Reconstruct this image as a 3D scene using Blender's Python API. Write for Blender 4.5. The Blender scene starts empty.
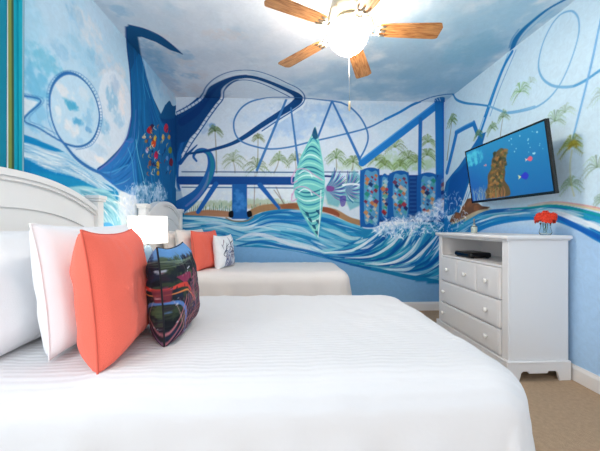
import bpy, bmesh, math, random
import numpy as np
from mathutils import Vector, Matrix, noise as mn
random.seed(4)
S = bpy.context.scene
COL = S.collection
PI = math.pi

# ------------------------------------------------------------------ room size (metres)
XL, XR, YB, YF, H = -1.388, 2.084, 3.865, -0.35, 2.74
CAM_Z = 1.115

# ------------------------------------------------------------------ colour and material helpers
def lin(h):
    v = [int(h[i:i+2], 16)/255 for i in (0, 2, 4)]
    return [c/12.92 if c <= .04045 else ((c+.055)/1.055)**2.4 for c in v]

def srgb(h):
    if not isinstance(h, str): return np.array(h, float)/255
    return np.array([int(h[i:i+2], 16)/255 for i in (0, 2, 4)])

def mat(name, color, rough=.6, metal=0, bump=0, bscale=200, var=0, vscale=8, spec=.5, sheen=0, stretch=(1, 1, 1), trans=0, emit=None, estr=0):
    m = bpy.data.materials.new(name); m.use_nodes = True
    nt = m.node_tree; n = nt.nodes; l = nt.links; b = n['Principled BSDF']
    c = lin(color) + [1]
    b.inputs['Base Color'].default_value = c
    b.inputs['Roughness'].default_value = rough
    b.inputs['Metallic'].default_value = metal
    b.inputs['Specular IOR Level'].default_value = spec
    if sheen: b.inputs['Sheen Weight'].default_value = sheen
    if trans: b.inputs['Transmission Weight'].default_value = trans
    if emit: b.inputs['Emission Color'].default_value = lin(emit) + [1]; b.inputs['Emission Strength'].default_value = estr
    tc = n.new('ShaderNodeTexCoord'); mp = n.new('ShaderNodeMapping'); mp.inputs['Scale'].default_value = stretch
    l.new(tc.outputs['Object'], mp.inputs['Vector'])
    if var:
        t = n.new('ShaderNodeTexNoise'); t.inputs['Scale'].default_value = vscale; t.inputs['Detail'].default_value = 5
        l.new(mp.outputs[0], t.inputs['Vector'])
        mx = n.new('ShaderNodeMix'); mx.data_type = 'RGBA'
        mx.inputs['A'].default_value = [x*(1-var) for x in c[:3]] + [1]
        mx.inputs['B'].default_value = [min(1, x*(1+var)) for x in c[:3]] + [1]
        l.new(t.outputs['Fac'], mx.inputs['Factor']); l.new(mx.outputs['Result'], b.inputs['Base Color'])
    if bump:
        t = n.new('ShaderNodeTexNoise'); t.inputs['Scale'].default_value = bscale; t.inputs['Detail'].default_value = 3
        l.new(mp.outputs[0], t.inputs['Vector'])
        bp = n.new('ShaderNodeBump'); bp.inputs['Strength'].default_value = bump; bp.inputs['Distance'].default_value = .005
        l.new(t.outputs['Fac'], bp.inputs['Height']); l.new(bp.outputs[0], b.inputs['Normal'])
    return m

def paint_mat(name, rough=.75, bump=.25, bscale=160, var=.05, emit=0):
    m = bpy.data.materials.new(name); m.use_nodes = True
    nt = m.node_tree; n = nt.nodes; l = nt.links; b = n['Principled BSDF']
    a = n.new('ShaderNodeAttribute'); a.attribute_name = 'paint'
    b.inputs['Roughness'].default_value = rough; b.inputs['Specular IOR Level'].default_value = .2
    tc = n.new('ShaderNodeTexCoord')
    t = n.new('ShaderNodeTexNoise'); t.inputs['Scale'].default_value = 22; t.inputs['Detail'].default_value = 6; t.inputs['Distortion'].default_value = 1.2
    l.new(tc.outputs['Object'], t.inputs['Vector'])
    mr = n.new('ShaderNodeMapRange'); mr.inputs['From Min'].default_value = .25; mr.inputs['From Max'].default_value = .75
    mr.inputs['To Min'].default_value = 1-var; mr.inputs['To Max'].default_value = 1+var
    l.new(t.outputs['Fac'], mr.inputs['Value'])
    vm = n.new('ShaderNodeVectorMath'); vm.operation = 'SCALE'
    l.new(a.outputs['Color'], vm.inputs[0]); l.new(mr.outputs[0], vm.inputs['Scale'])
    l.new(vm.outputs[0], b.inputs['Base Color'])
    if emit:
        l.new(vm.outputs[0], b.inputs['Emission Color']); b.inputs['Emission Strength'].default_value = emit
    if bump:
        t2 = n.new('ShaderNodeTexNoise'); t2.inputs['Scale'].default_value = bscale; t2.inputs['Detail'].default_value = 2
        l.new(tc.outputs['Object'], t2.inputs['Vector'])
        bp = n.new('ShaderNodeBump'); bp.inputs['Strength'].default_value = bump; bp.inputs['Distance'].default_value = .003
        l.new(t2.outputs['Fac'], bp.inputs['Height']); l.new(bp.outputs[0], b.inputs['Normal'])
    return m

# ------------------------------------------------------------------ object helpers
def link(o, parent=None):
    COL.objects.link(o)
    if parent: o.parent = parent
    return o

def obj(name, bm, m, parent=None, smooth=False, loc=(0, 0, 0), rot=(0, 0, 0)):
    me = bpy.data.meshes.new(name)
    bmesh.ops.recalc_face_normals(bm, faces=bm.faces)
    bm.to_mesh(me); bm.free()
    if m: me.materials.append(m)
    if smooth:
        for p in me.polygons: p.use_smooth = True
    o = bpy.data.objects.new(name, me); o.location = loc; o.rotation_euler = rot
    return link(o, parent)

def tag(o, label=None, cat=None, group=None, kind=None):
    if label: o['label'] = label
    if cat: o['category'] = cat
    if group: o['group'] = group
    if kind: o['kind'] = kind
    return o

def empty(name, loc, label, cat, group=None, rot=(0, 0, 0)):
    o = bpy.data.objects.new(name, None); o.location = loc; o.rotation_euler = rot; o.empty_display_size = .05
    link(o); return tag(o, label, cat, group)

def box(bm, x0, x1, y0, y1, z0, z1, bev=0, seg=2):
    r = bmesh.ops.create_cube(bm, size=1)
    vs = r['verts']
    for v in vs:
        v.co = Vector(((x0+x1)/2 + v.co.x*(x1-x0), (y0+y1)/2 + v.co.y*(y1-y0), (z0+z1)/2 + v.co.z*(z1-z0)))
    if bev:
        es = list({e for v in vs for e in v.link_edges})
        bmesh.ops.bevel(bm, geom=es, offset=bev, segments=seg, affect='EDGES', profile=.5)
    return bm

def bx(*a, **k):
    return box(bmesh.new(), *a, **k)

def lathe(prof, seg=24, bm=None, c=(0, 0, 0), cap=True):
    bm = bm or bmesh.new(); rings = []
    for r, z in prof:
        rings.append([bm.verts.new((c[0]+r*math.cos(2*PI*i/seg), c[1]+r*math.sin(2*PI*i/seg), c[2]+z)) for i in range(seg)])
    for a, b in zip(rings, rings[1:]):
        for i in range(seg): bm.faces.new((a[i], a[(i+1) % seg], b[(i+1) % seg], b[i]))
    if cap:
        bm.faces.new(rings[0]); bm.faces.new(rings[-1])
    return bm

def tube(pts, r, seg=8, bm=None):
    bm = bm or bmesh.new(); pts = [Vector(p) for p in pts]; rings = []
    for i, p in enumerate(pts):
        t = (pts[min(i+1, len(pts)-1)] - pts[max(i-1, 0)]).normalized()
        a = t.orthogonal().normalized(); b = t.cross(a)
        rr = r[i] if isinstance(r, (list, tuple)) else r
        if i and rings:
            pa = (rings[-1][0].co - pts[i-1]); pa = (pa - t*pa.dot(t)).normalized(); a = pa; b = t.cross(a)
        rings.append([bm.verts.new(p + (a*math.cos(2*PI*k/seg) + b*math.sin(2*PI*k/seg))*rr) for k in range(seg)])
    for a, b in zip(rings, rings[1:]):
        for i in range(seg): bm.faces.new((a[i], a[(i+1) % seg], b[(i+1) % seg], b[i]))
    bm.faces.new(rings[0]); bm.faces.new(rings[-1])
    return bm

def prism(poly, x0, x1, axis=0, bev=0, bm=None):
    """extrude a 2-D outline along an axis"""
    bm = bm or bmesh.new()
    def P(a, b, c):
        return {0: (c, a, b), 1: (a, c, b), 2: (a, b, c)}[axis]
    A = [bm.verts.new(P(a, b, x0)) for a, b in poly]; B = [bm.verts.new(P(a, b, x1)) for a, b in poly]
    n = len(poly); f0 = bm.faces.new(A); f1 = bm.faces.new(B)
    for i in range(n): bm.faces.new((A[i], A[(i+1) % n], B[(i+1) % n], B[i]))
    if bev:
        es = [e for f in (f0, f1) for e in f.edges]
        bmesh.ops.bevel(bm, geom=es, offset=bev, segments=2, affect='EDGES')
    return bm

# ------------------------------------------------------------------ painter: brush strokes onto a grid of wall points (metres)
def catmull(pts, n=6, closed=False):
    P = np.array(pts, float)
    if len(P) < 3 and not closed: return P
    k = len(P); out = []
    rng = range(k) if closed else range(k-1)
    for i in rng:
        p0 = P[(i-1) % k] if (closed or i > 0) else 2*P[0]-P[1]
        p1 = P[i]; p2 = P[(i+1) % k]
        p3 = P[(i+2) % k] if (closed or i+2 < k) else 2*P[-1]-P[-2]
        for j in range(n):
            t = j/n
            out.append(.5*((2*p1)+(-p0+p2)*t+(2*p0-5*p1+4*p2-p3)*t*t+(-p0+3*p1-3*p2+p3)*t**3))
    if not closed: out.append(P[-1])
    return np.array(out)

def vnoise(x, y, seed=0):
    rng = np.random.RandomState(seed); T = rng.rand(64, 64)
    xi = np.floor(x).astype(int); yi = np.floor(y).astype(int); fx = x-xi; fy = y-yi
    fx = fx*fx*(3-2*fx); fy = fy*fy*(3-2*fy)
    g = lambda a, b: T[a % 64, b % 64]
    return (g(xi, yi)*(1-fx)+g(xi+1, yi)*fx)*(1-fy)+(g(xi, yi+1)*(1-fx)+g(xi+1, yi+1)*fx)*fy

def fbm(x, y, seed=0, o=4):
    s = 0; a = .5
    for i in range(o): s = s+a*vnoise(x*2**i, y*2**i, seed+i); a /= 2
    return s/(1-.5**o)

class Canvas:
    def __init__(self, us, vs, base, aa=.007):
        self.us = np.array(us); self.vs = np.array(vs); self.aa = aa
        self.U, self.V = np.meshgrid(self.us, self.vs)
        self.col = np.zeros(self.U.shape+(3,)) + srgb(base)
    def win(self, u0, u1, v0, v1):
        i0, i1 = np.searchsorted(self.us, (u0, u1)); j0, j1 = np.searchsorted(self.vs, (v0, v1))
        return slice(j0, j1), slice(i0, i1)
    def blend(self, w, a, c):
        a = a[..., None]; self.col[w] = self.col[w]*(1-a)+c*a
    def poly(self, pts, color, al=1, smooth=1, soft=0):
        P = catmull(pts, 5, True) if smooth else np.array(pts, float)
        pad = soft+self.aa*2
        w = self.win(P[:, 0].min()-pad, P[:, 0].max()+pad, P[:, 1].min()-pad, P[:, 1].max()+pad)
        U = self.U[w]; V = self.V[w]
        if U.size == 0: return
        ins = np.zeros(U.shape, bool); d2 = np.full(U.shape, 1e9)
        for (x0, y0), (x1, y1) in zip(P, np.roll(P, -1, 0)):
            if y0 != y1:
                ins ^= ((y0 > V) != (y1 > V)) & (U < (x1-x0)*(V-y0)/(y1-y0)+x0)
            dx, dy = x1-x0, y1-y0; l = dx*dx+dy*dy
            if l == 0: continue
            t = np.clip(((U-x0)*dx+(V-y0)*dy)/l, 0, 1)
            d2 = np.minimum(d2, (U-x0-t*dx)**2+(V-y0-t*dy)**2)
        d = np.sqrt(d2); d = np.where(ins, d, -d)
        s = max(soft, self.aa)
        self.blend(w, np.clip(.5+d/s, 0, 1)*al, srgb(color))
    def line(self, pts, color, ws, al=1, smooth=True):
        Q = np.column_stack([np.array(pts, float), np.array(ws, float)])
        if smooth: Q = catmull(Q, 6)
        Q[:, 2] = np.maximum(Q[:, 2], 1e-4)
        pad = Q[:, 2].max()/2+self.aa*2
        W = self.win(Q[:, 0].min()-pad, Q[:, 0].max()+pad, Q[:, 1].min()-pad, Q[:, 1].max()+pad)
        if self.U[W].size == 0: return
        M = np.zeros(self.U[W].shape); j0, i0 = W[0].start, W[1].start
        for (x0, y0, w0), (x1, y1, w1) in zip(Q, Q[1:]):
            p = max(w0, w1)/2+self.aa*1.5
            w = self.win(min(x0, x1)-p, max(x0, x1)+p, min(y0, y1)-p, max(y0, y1)+p)
            U = self.U[w]; V = self.V[w]
            if U.size == 0: continue
            dx, dy = x1-x0, y1-y0; l = dx*dx+dy*dy+1e-12
            t = np.clip(((U-x0)*dx+(V-y0)*dy)/l, 0, 1)
            d = np.sqrt((U-x0-t*dx)**2+(V-y0-t*dy)**2); hw = (w0+(w1-w0)*t)/2
            c = np.clip(.5+(hw-d)/self.aa, 0, 1)*np.clip(hw*2/self.aa+.15, 0, 1)
            m = M[w[0].start-j0:w[0].stop-j0, w[1].start-i0:w[1].stop-i0]
            np.maximum(m, c, out=m)
        self.blend(W, M*al, srgb(color))
    def blob(self, c, r, color, al):
        k = 1.7
        w = self.win(c[0]-r[0]*k, c[0]+r[0]*k, c[1]-r[1]*k, c[1]+r[1]*k)
        U = self.U[w]; V = self.V[w]
        if U.size == 0: return
        q = ((U-c[0])/r[0])**2+((V-c[1])/r[1])**2
        s = 2.2/max(.08, min(r))
        n = fbm(U*s+31, V*s+57, int(abs(c[0]*91+c[1]*57)) % 1000)
        f = np.clip(1.25-q*.75+(n-.5)*2.2*np.clip(1.4-q*.3, 0, 1.4), 0, 1)*np.clip(2.6-q, 0, 1)
        self.blend(w, f*al*(.65+.7*np.clip(n-.15, 0, .5)), srgb(color))
    def flow(self, cols, n, w, guides, al, seed, ln):
        rng = random.Random(seed); N = 40
        G = []
        for g in guides:
            c = catmull(g, 12); s = np.linspace(0, len(c)-1, N); i = s.astype(int).clip(0, len(c)-2); f = (s-i)[:, None]
            G.append(c[i]*(1-f)+c[i+1]*f)
        for _ in range(n):
            q = rng.random()*(len(G)-1); k = min(int(q), len(G)-2); f = q-k
            C = G[k]*(1-f)+G[k+1]*f; drift = rng.uniform(-.25, .25)*(G[k+1]-G[k])
            L = max(5, int(N*ln*rng.uniform(.5, 1.4))); a = rng.randint(-3, N-4); b = min(N, a+L); a = max(0, a)
            if b-a < 4: continue
            t = np.linspace(0, 1, b-a)[:, None]
            seg = (C[a:b]+drift[a:b]*t)[::2]
            ww = w*rng.uniform(.4, 1.6)*np.sin(np.linspace(.15, PI-.15, len(seg)))
            self.line(seg, rng.choice(cols), ww, al*rng.uniform(.5, 1.1) if al < .9 else al, smooth=True)
    def spray(self, cols, n, size, pts, al, seed):
        rng = random.Random(seed); P = catmull(pts, 4, True)
        x0, y0 = P.min(0); x1, y1 = P.max(0); k = 0; tries = 0
        while k < n and tries < n*8:
            tries += 1
            x = rng.uniform(x0, x1); y = rng.uniform(y0, y1); ins = False
            for (a, b), (c, d) in zip(P, np.roll(P, -1, 0)):
                if (b > y) != (d > y) and x < (c-a)*(y-b)/(d-b)+a: ins = not ins
            if not ins: continue
            k += 1
            s = size*rng.uniform(.35, 1.1); a0 = rng.uniform(.2, PI-.2); turn = rng.uniform(-2.6, 2.6); p = [(x, y)]; a = a0
            for i in range(4):
                p.append((p[-1][0]+math.cos(a)*s*.35, p[-1][1]+math.sin(a)*s*.35)); a += turn*.4
            self.line(p, rng.choice(cols), [s*.14, s*.26, s*.24, s*.18, s*.07], al*rng.uniform(.6, 1), smooth=True)
    def palm(self, color, c, size, base, al, seed, tw):
        rng = random.Random(seed); b = srgb(color)
        def hx(k): return tuple(255*min(1, max(0, v*k)) for v in b)
        if base:
            mid = ((c[0]+base[0])/2+size*.05, (c[1]+base[1])/2)
            self.line([c, mid, base], '7a7660', [tw, tw*1.2, tw*1.5], al*.9)
        n = 11
        for i in range(n):
            a = -.5+(PI+1.0)*i/(n-1)+rng.uniform(-.12, .12)
            r = size*rng.uniform(.75, 1.15)
            e = (c[0]+math.cos(a)*r, c[1]+math.sin(a)*r*.75-abs(math.cos(a))*r*.35)
            m = (c[0]+math.cos(a)*r*.5, c[1]+math.sin(a)*r*.6+r*.1)
            self.line([c, m, e], hx(rng.uniform(.62, 1.0)), [tw*1.0, tw*1.3, tw*.4], al*rng.uniform(.5, .9))
            for t in (.35, .5, .65, .8, .95):
                q = ((1-t)**2*c[0]+2*t*(1-t)*m[0]+t*t*e[0], (1-t)**2*c[1]+2*t*(1-t)*m[1]+t*t*e[1])
                for sg in (-1, 1):
                    aa = a+sg*1.0-.3*math.cos(a)
                    self.line([q, (q[0]+math.cos(aa)*size*.2, q[1]+math.sin(aa)*size*.2-size*.06)], hx(rng.uniform(.65, 1.1)), [tw*.7, tw*.25], al*.5, smooth=False)
    def run(self, prims):
        for p in prims:
            k = p[0]
            if k == 'P': self.poly(p[2], p[1], p[3], p[4], p[5])
            elif k == 'L': self.line(p[2], p[1], p[3], p[4])
            elif k == 'B': self.blob(p[2], p[3], p[1], p[4])
            elif k == 'F': self.flow(*p[1:])
            elif k == 'S': self.spray(*p[1:])
            elif k == 'T': self.palm(p[1], p[2], p[3], p[4], p[5], p[6], p[7])
    def enrich(self, k=1.13, sat=1.0):
        """deeper pigment: more contrast and saturation in the paint"""
        g = self.col.mean(2, keepdims=True); c = g+(self.col-g)*sat; self.col = ((c-.68)*k+.68)
    def colors(self):
        c = np.clip(self.col, 0, 1); l = np.where(c <= .04045, c/12.92, ((c+.055)/1.055)**2.4)
        return np.concatenate([l, np.ones(l.shape[:2]+(1,))], 2).reshape(-1, 4).astype(np.float32)

def grid_mesh(name, cv, place, m, hole=None, parent=None, smooth=False, flip=False):
    """mesh sheet whose points carry the canvas paint; place(U,V) -> (n,3) coordinates"""
    nv, nu = cv.U.shape
    co = place(cv.U.ravel(), cv.V.ravel()).astype(np.float32)
    j, i = np.meshgrid(np.arange(nv-1), np.arange(nu-1), indexing='ij')
    a = (j*nu+i).ravel(); q = np.column_stack([a, a+1, a+1+nu, a+nu])
    if flip: q = q[:, ::-1]
    if hole:
        uc = (cv.us[i.ravel()]+cv.us[i.ravel()+1])/2; vc = (cv.vs[j.ravel()]+cv.vs[j.ravel()+1])/2
        q = q[~((uc > hole[0]) & (uc < hole[1]) & (vc > hole[2]) & (vc < hole[3]))]
    me = bpy.data.meshes.new(name)
    me.vertices.add(len(co)); me.vertices.foreach_set('co', co.ravel())
    me.loops.add(q.size); me.loops.foreach_set('vertex_index', q.ravel().astype(np.int32))
    me.polygons.add(len(q)); me.polygons.foreach_set('loop_start', np.arange(0, q.size, 4, dtype=np.int32))
    me.polygons.foreach_set('loop_total', np.full(len(q), 4, np.int32))
    me.update(calc_edges=True)
    at = me.color_attributes.new('paint', 'FLOAT_COLOR', 'POINT'); at.data.foreach_set('color', cv.colors().ravel())
    me.materials.append(m)
    if smooth: me.polygons.foreach_set('use_smooth', np.ones(len(q), bool))
    o = bpy.data.objects.new(name, me); return link(o, parent)

def ramp(lo, mid, hi, coarse, fine):
    """coordinates coarse from lo to mid, fine from mid to hi"""
    return np.concatenate([np.arange(lo, mid, coarse), np.linspace(mid, hi, int((hi-mid)/fine)+1)])

# ------------------------------------------------------------------ the mural, in wall metres: L and R walls (y, z), B wall (x, z), C ceiling (x, y)
MURAL = {
 'L': [
  ('B',(164,204,224),(1.697,2.177),(0.108,0.163),0.8),
  ('B',(183,208,225),(1.913,2.379),(0.23,0.158),0.7),
  ('B',(116,184,214),(1.729,1.893),(0.098,0.099),0.9),
  ('B',(109,184,210),(1.798,2.07),(0.123,0.069),0.7),
  ('B',(156,198,220),(2.143,2.295),(0.18,0.102),0.7),
  ('B',(188,207,223),(2.311,2.651),(0.183,0.164),0.6),
  ('B',(207,211,220),(2.439,2.344),(0.173,0.111),0.7),
  ('B',(217,219,224),(2.552,2.195),(0.157,0.132),0.7),
  ('B',(168,196,216),(2.466,2.278),(0.086,0.064),0.5),
  ('B',(165,197,220),(3.137,2.808),(0.193,0.164),0.7),
  ('B',(143,185,214),(3.255,2.713),(0.207,0.17),0.6),
  ('B',(180,202,219),(3.519,3.018),(0.244,0.135),0.6),
  ('B',(188,198,214),(3.607,2.772),(0.223,0.142),0.7),
  ('B',(134,191,220),(1.729,1.727),(0.098,0.077),0.8),
  ('B',(220,217,220),(2.439,2.265),(0.128,0.062),0.6),
  ('B',(220,217,220),(2.582,2.418),(0.094,0.049),0.6),
  ('B',(220,217,220),(3.381,3.185),(0.256,0.16),0.6),
  ('B',(220,217,220),(3.731,3.233),(0.24,0.138),0.6),
  ('B',(220,217,220),(4.008,2.828),(0.279,0.121),0.6),
  ('B',(220,217,220),(4.71,3.241),(0.454,0.208),0.6),
  ('B',(220,217,220),(4.203,3.368),(0.357,0.194),0.6),
  ('B',(220,217,220),(2.196,2.502),(0.139,0.091),0.6),
  ('B',(220,217,220),(4.926,3.551),(0.641,0.321),0.6),
  ('B',(220,217,220),(6.923,5.465),(3.358,2.13),0.6),
  ('B',(127,179,210),(2.045,2.502),(0.068,0.066),0.4),
  ('B',(127,179,210),(1.913,2.195),(0.077,0.045),0.4),
  ('B',(127,179,210),(2.612,2.926),(0.131,0.093),0.4),
  ('B',(127,179,210),(4.203,3.464),(0.456,0.259),0.4),
  ('B',(127,179,210),(3.519,2.926),(0.212,0.111),0.4),
  ('B',(127,179,210),(4.419,3.282),(0.451,0.225),0.4),
  ('B',(127,179,210),(2.466,2.182),(0.056,0.064),0.4),
  ('B',(127,179,210),(3.137,2.91),(0.094,0.102),0.4),
  ('B',(127,179,210),(2.252,2.32),(0.096,0.053),0.4),
  ('P',(213,222,231),[(2.017,1.606),(2.143,1.561),(2.275,1.538),(2.412,1.627),(2.582,1.764),(2.693,1.95),(2.76,2.151),(2.709,2.325),(2.522,2.371),(2.36,2.273),(2.287,2.08),(2.299,1.914),(2.252,1.752),(2.143,1.658)],0.9,1,0.019),
  ('B',(143,188,214),(2.466,2.118),(0.071,0.096),0.75),
  ('B',(160,198,220),(2.552,2.005),(0.076,0.066),0.75),
  ('B',(140,188,214),(2.36,1.883),(0.065,0.061),0.75),
  ('B',(183,208,224),(2.287,1.673),(0.099,0.037),0.75),
  ('B',(178,198,216),(2.508,2.258),(0.059,0.065),0.75),
  ('B',(198,219,230),(2.412,1.783),(0.068,0.039),0.75),
  ('B',(239,230,226),(2.311,1.605),(0.075,0.023),0.75),
  ('B',(232,226,226),(2.612,2.179),(0.048,0.118),0.75),
  ('P',(188,214,229),[(1.835,1.866),(1.858,1.953),(1.913,2.035),(1.981,2.088),(2.073,2.114),(2.175,2.109),(2.252,2.058),(2.299,1.974),(2.299,1.9),(2.275,1.818),(2.218,1.728),(2.143,1.679),(2.064,1.644),(1.981,1.628),(1.913,1.659),(1.865,1.723),(1.835,1.795)],0.9,1,0.006),
  ('B',(79,169,203),(2.008,1.894),(0.065,0.032),0.9),
  ('B',(85,165,205),(2.083,1.804),(0.05,0.027),0.8),
  ('B',(222,223,226),(1.964,1.959),(0.071,0.038),0.8),
  ('B',(207,219,228),(2.143,2.018),(0.053,0.042),0.7),
  ('B',(226,227,230),(2.017,1.736),(0.066,0.052),0.8),
  ('B',(141,191,220),(2.175,1.856),(0.054,0.07),0.7),
  ('B',(228,232,236),(1.897,1.807),(0.024,0.061),0.7),
  ('B',(95,156,203),(2.185,1.789),(0.033,0.021),0.7),
  ('B',(156,200,221),(2.218,1.979),(0.034,0.043),0.7),
  ('B',(157,195,220),(2.073,1.687),(0.06,0.02),0.7),
  ('P',(17,136,188),[(1.346,1.565),(1.647,1.597),(1.798,1.591),(1.947,1.575),(2.093,1.517),(2.311,1.448),(2.552,1.392),(2.552,1.202),(2.311,1.081),(1.913,1.087),(1.346,1.096)],1,1,0.004),
  ('P',(223,227,230),[(1.647,1.786),(1.749,1.807),(1.659,1.691)],0.8,0,0.005),
  ('P',(156,198,220),[(1.346,1.522),(1.647,1.555),(1.835,1.554),(1.964,1.573),(2.093,1.517),(2.311,1.448),(2.494,1.394),(2.252,1.395),(2.093,1.429),(1.955,1.439),(1.873,1.437),(1.763,1.451),(1.647,1.476),(1.346,1.48)],1,1,0.006),
  ('F',[(230,236,239),(195,215,226),(127,179,211),(240,238,238),(90,156,198),(169,199,218)],120,0.0091,[[(1.43,1.535),(1.647,1.549),(1.835,1.548),(1.999,1.537),(2.196,1.48),(2.466,1.399)],[(1.43,1.503),(1.647,1.481),(1.798,1.453),(1.955,1.445),(2.113,1.432),(2.311,1.38)]],0.8,3,0.3),
  ('S',[(242,242,242),(230,235,238),(207,223,232)],60,0.019,[(1.659,1.516),(1.798,1.504),(1.964,1.478),(2.196,1.438),(2.218,1.398),(1.999,1.434),(1.835,1.424),(1.659,1.463)],0.8,5),
  ('P',(44,151,192),[(1.697,1.406),(1.913,1.42),(2.143,1.416),(2.218,1.384),(2.045,1.356),(1.835,1.36)],0.7,1,0.011),
  ('P',(159,208,218),[(1.93,1.335),(2.093,1.382),(2.252,1.388),(2.466,1.367),(2.743,1.119),(2.743,0.897),(2.264,1.192),(2.093,1.287)],1,1,0.012),
  ('F',[(238,241,241),(142,195,212),(79,157,184),(223,233,236),(111,177,200),(245,241,236),(185,219,227)],140,0.012,[[(2.073,1.372),(2.311,1.365),(2.582,1.329),(2.927,1.12)],[(2.093,1.341),(2.287,1.274),(2.466,1.143),(2.612,0.907)],[(2.133,1.318),(2.241,1.198),(2.36,1.065),(2.466,0.823)]],0.8,7,0.4),
  ('P',(90,174,219),[(2.323,1.111),(2.466,1.127),(2.612,0.992),(2.552,0.813),(2.36,0.928)],0.9,1,0.008),
  ('P',(242,239,237),[(2.552,1.359),(2.832,1.479),(3.137,1.519),(3.607,1.581),(3.731,1.426),(3.381,1.22),(2.832,0.981),(2.644,1.059)],0.6,1,0.025),
  ('P',(27,90,136),[(2.676,2.84),(2.726,2.891),(3.028,3.054),(3.381,3.207),(3.731,3.318),(4.084,3.41),(3.668,3.22),(3.279,3.079),(2.967,2.936),(2.888,2.887),(2.947,2.751),(3.05,2.61),(3.183,2.47),(3.33,2.392),(3.408,2.356),(3.137,2.092),(2.76,2.151),(2.743,2.457),(2.693,2.668)],1,0,0.0),
  ('P',(27,106,156),[(2.76,2.51),(2.927,2.787),(3.05,2.61),(3.183,2.47),(3.304,2.382),(3.408,2.356),(3.519,2.5),(3.637,2.584),(3.731,2.512),(3.864,2.513),(4.926,3.082),(5.426,3.034),(4.419,2.383),(4.123,2.108),(4.008,1.949),(3.864,1.754),(3.83,1.598),(4.084,1.483),(4.33,1.463),(4.33,1.25),(2.927,1.206),(2.832,1.424),(2.612,1.408),(2.466,1.447),(2.348,1.484),(2.275,1.531),(2.412,1.611),(2.552,1.723),(2.676,1.858),(2.76,2.08)],1,0,0.0),
  ('P',(58,127,192),[(2.275,1.531),(2.412,1.611),(2.552,1.723),(2.676,1.85),(2.814,1.879),(2.869,1.428),(2.612,1.408),(2.466,1.447),(2.348,1.484)],0.9,1,0.007),
  ('P',(20,79,132),[(3.381,2.302),(3.731,2.5),(3.864,2.513),(4.926,3.082),(5.426,3.034),(4.419,2.383),(4.123,2.108),(3.935,1.894),(3.731,2.036),(3.607,2.241)],0.9,1,0.022),
  ('F',[(26,92,156),(45,134,191),(24,120,180),(22,79,144),(58,152,201)],90,0.0145,[[(2.778,2.881),(2.814,2.538),(2.796,2.165),(2.778,1.797),(2.927,1.358)],[(2.927,2.863),(3.093,2.38),(3.183,2.106),(3.183,1.691),(3.279,1.281)],[(2.947,2.799),(3.33,2.316),(3.668,2.14),(3.731,1.67),(3.797,1.283)]],0.6,11,0.35),
  ('F',[(15,79,140),(42,140,192),(90,111,176),(28,122,180),(127,192,218)],60,0.0097,[[(2.311,1.522),(2.466,1.591),(2.612,1.704),(2.743,1.877),(2.814,2.099)],[(2.36,1.478),(2.552,1.558),(2.743,1.699),(2.888,1.919),(2.927,2.12)],[(2.494,1.434),(2.676,1.511),(2.85,1.648),(3.007,1.855),(3.05,2.064)]],0.55,12,0.4),
  ('L',(14,71,127),[(2.947,2.223),(2.987,2.044),(3.137,1.887),(3.183,1.608)],[0.0058,0.0156,0.0164,0.0062],0.6),
  ('L',(14,71,127),[(3.33,2.262),(3.381,2.059),(3.33,1.827),(3.435,1.625)],[0.0065,0.0177,0.0174,0.0067],0.6),
  ('L',(14,71,127),[(3.668,2.404),(3.731,2.159),(3.637,1.894),(3.699,1.641)],[0.0072,0.0195,0.019,0.0073],0.6),
  ('L',(87,169,207),[(2.709,1.797),(2.778,1.707),(2.814,1.55),(2.869,1.428)],[0.0141,0.0145,0.0146,0.0149],0.9),
  ('L',(111,185,212),[(2.85,1.908),(2.888,1.778),(2.967,1.632),(3.05,1.488)],[0.0148,0.015,0.0155,0.0159],0.9),
  ('L',(79,163,201),[(2.987,2.676),(3.007,2.54),(3.137,2.419)],[0.0117,0.0118,0.0123],0.8),
  ('L',(18,63,124),[(2.676,2.84),(2.693,2.668),(2.743,2.457),(2.778,2.158),(2.726,1.943),(2.612,1.789),(2.412,1.619),(2.287,1.533)],[0.0139,0.014,0.0143,0.0145,0.0142,0.0136,0.0125,0.0118],0.8),
  ('L',(108,118,180),[(2.76,2.08),(2.709,1.92),(2.582,1.748),(2.466,1.639),(2.299,1.528)],[0.0144,0.0141,0.0134,0.0128,0.0119],0.9),
  ('L',(93,120,186),[(2.66,1.845),(2.796,1.883),(2.832,2.041),(2.85,2.186)],[0.0121,0.0127,0.0129,0.013],0.8),
  ('L',(86,160,207),[(2.323,1.51),(2.466,1.543),(2.597,1.6),(2.709,1.648)],[0.0113,0.012,0.0126,0.0132],0.8),
  ('L',(60,111,178),[(2.466,1.447),(2.439,1.506),(2.48,1.593)],[0.0096,0.0095,0.0096],0.8),
  ('L',(18,63,124),[(2.726,2.891),(3.028,3.054),(3.381,3.207),(3.731,3.318),(4.084,3.41)],[0.0142,0.0158,0.0177,0.0195,0.0214],0.8),
  ('P',(27,95,142),[(3.381,2.302),(3.435,2.388),(3.577,2.547),(3.668,2.608),(3.763,2.586),(3.971,2.695),(4.084,2.727),(3.864,2.589),(3.797,2.45)],1,1,0.0),
  ('P',(181,40,60),[(3.065,2.069),(3.126,2.125),(3.19,2.12),(3.164,2.063),(3.089,2.047)],0.95,1,0.0),
  ('P',(58,44,80),[(3.137,2.133),(3.183,2.169),(3.231,2.17),(3.211,2.136),(3.156,2.122)],0.95,1,0.0),
  ('P',(217,84,44),[(3.162,1.966),(3.219,2.023),(3.277,2.01),(3.253,1.948),(3.185,1.939)],0.95,1,0.0),
  ('P',(216,181,74),[(3.219,2.034),(3.255,2.076),(3.292,2.065),(3.277,2.019),(3.233,2.013)],0.95,1,0.0),
  ('P',(232,216,184),[(3.126,2.017),(3.16,2.042),(3.195,2.042),(3.181,2.017),(3.14,2.009)],0.95,1,0.0),
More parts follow.
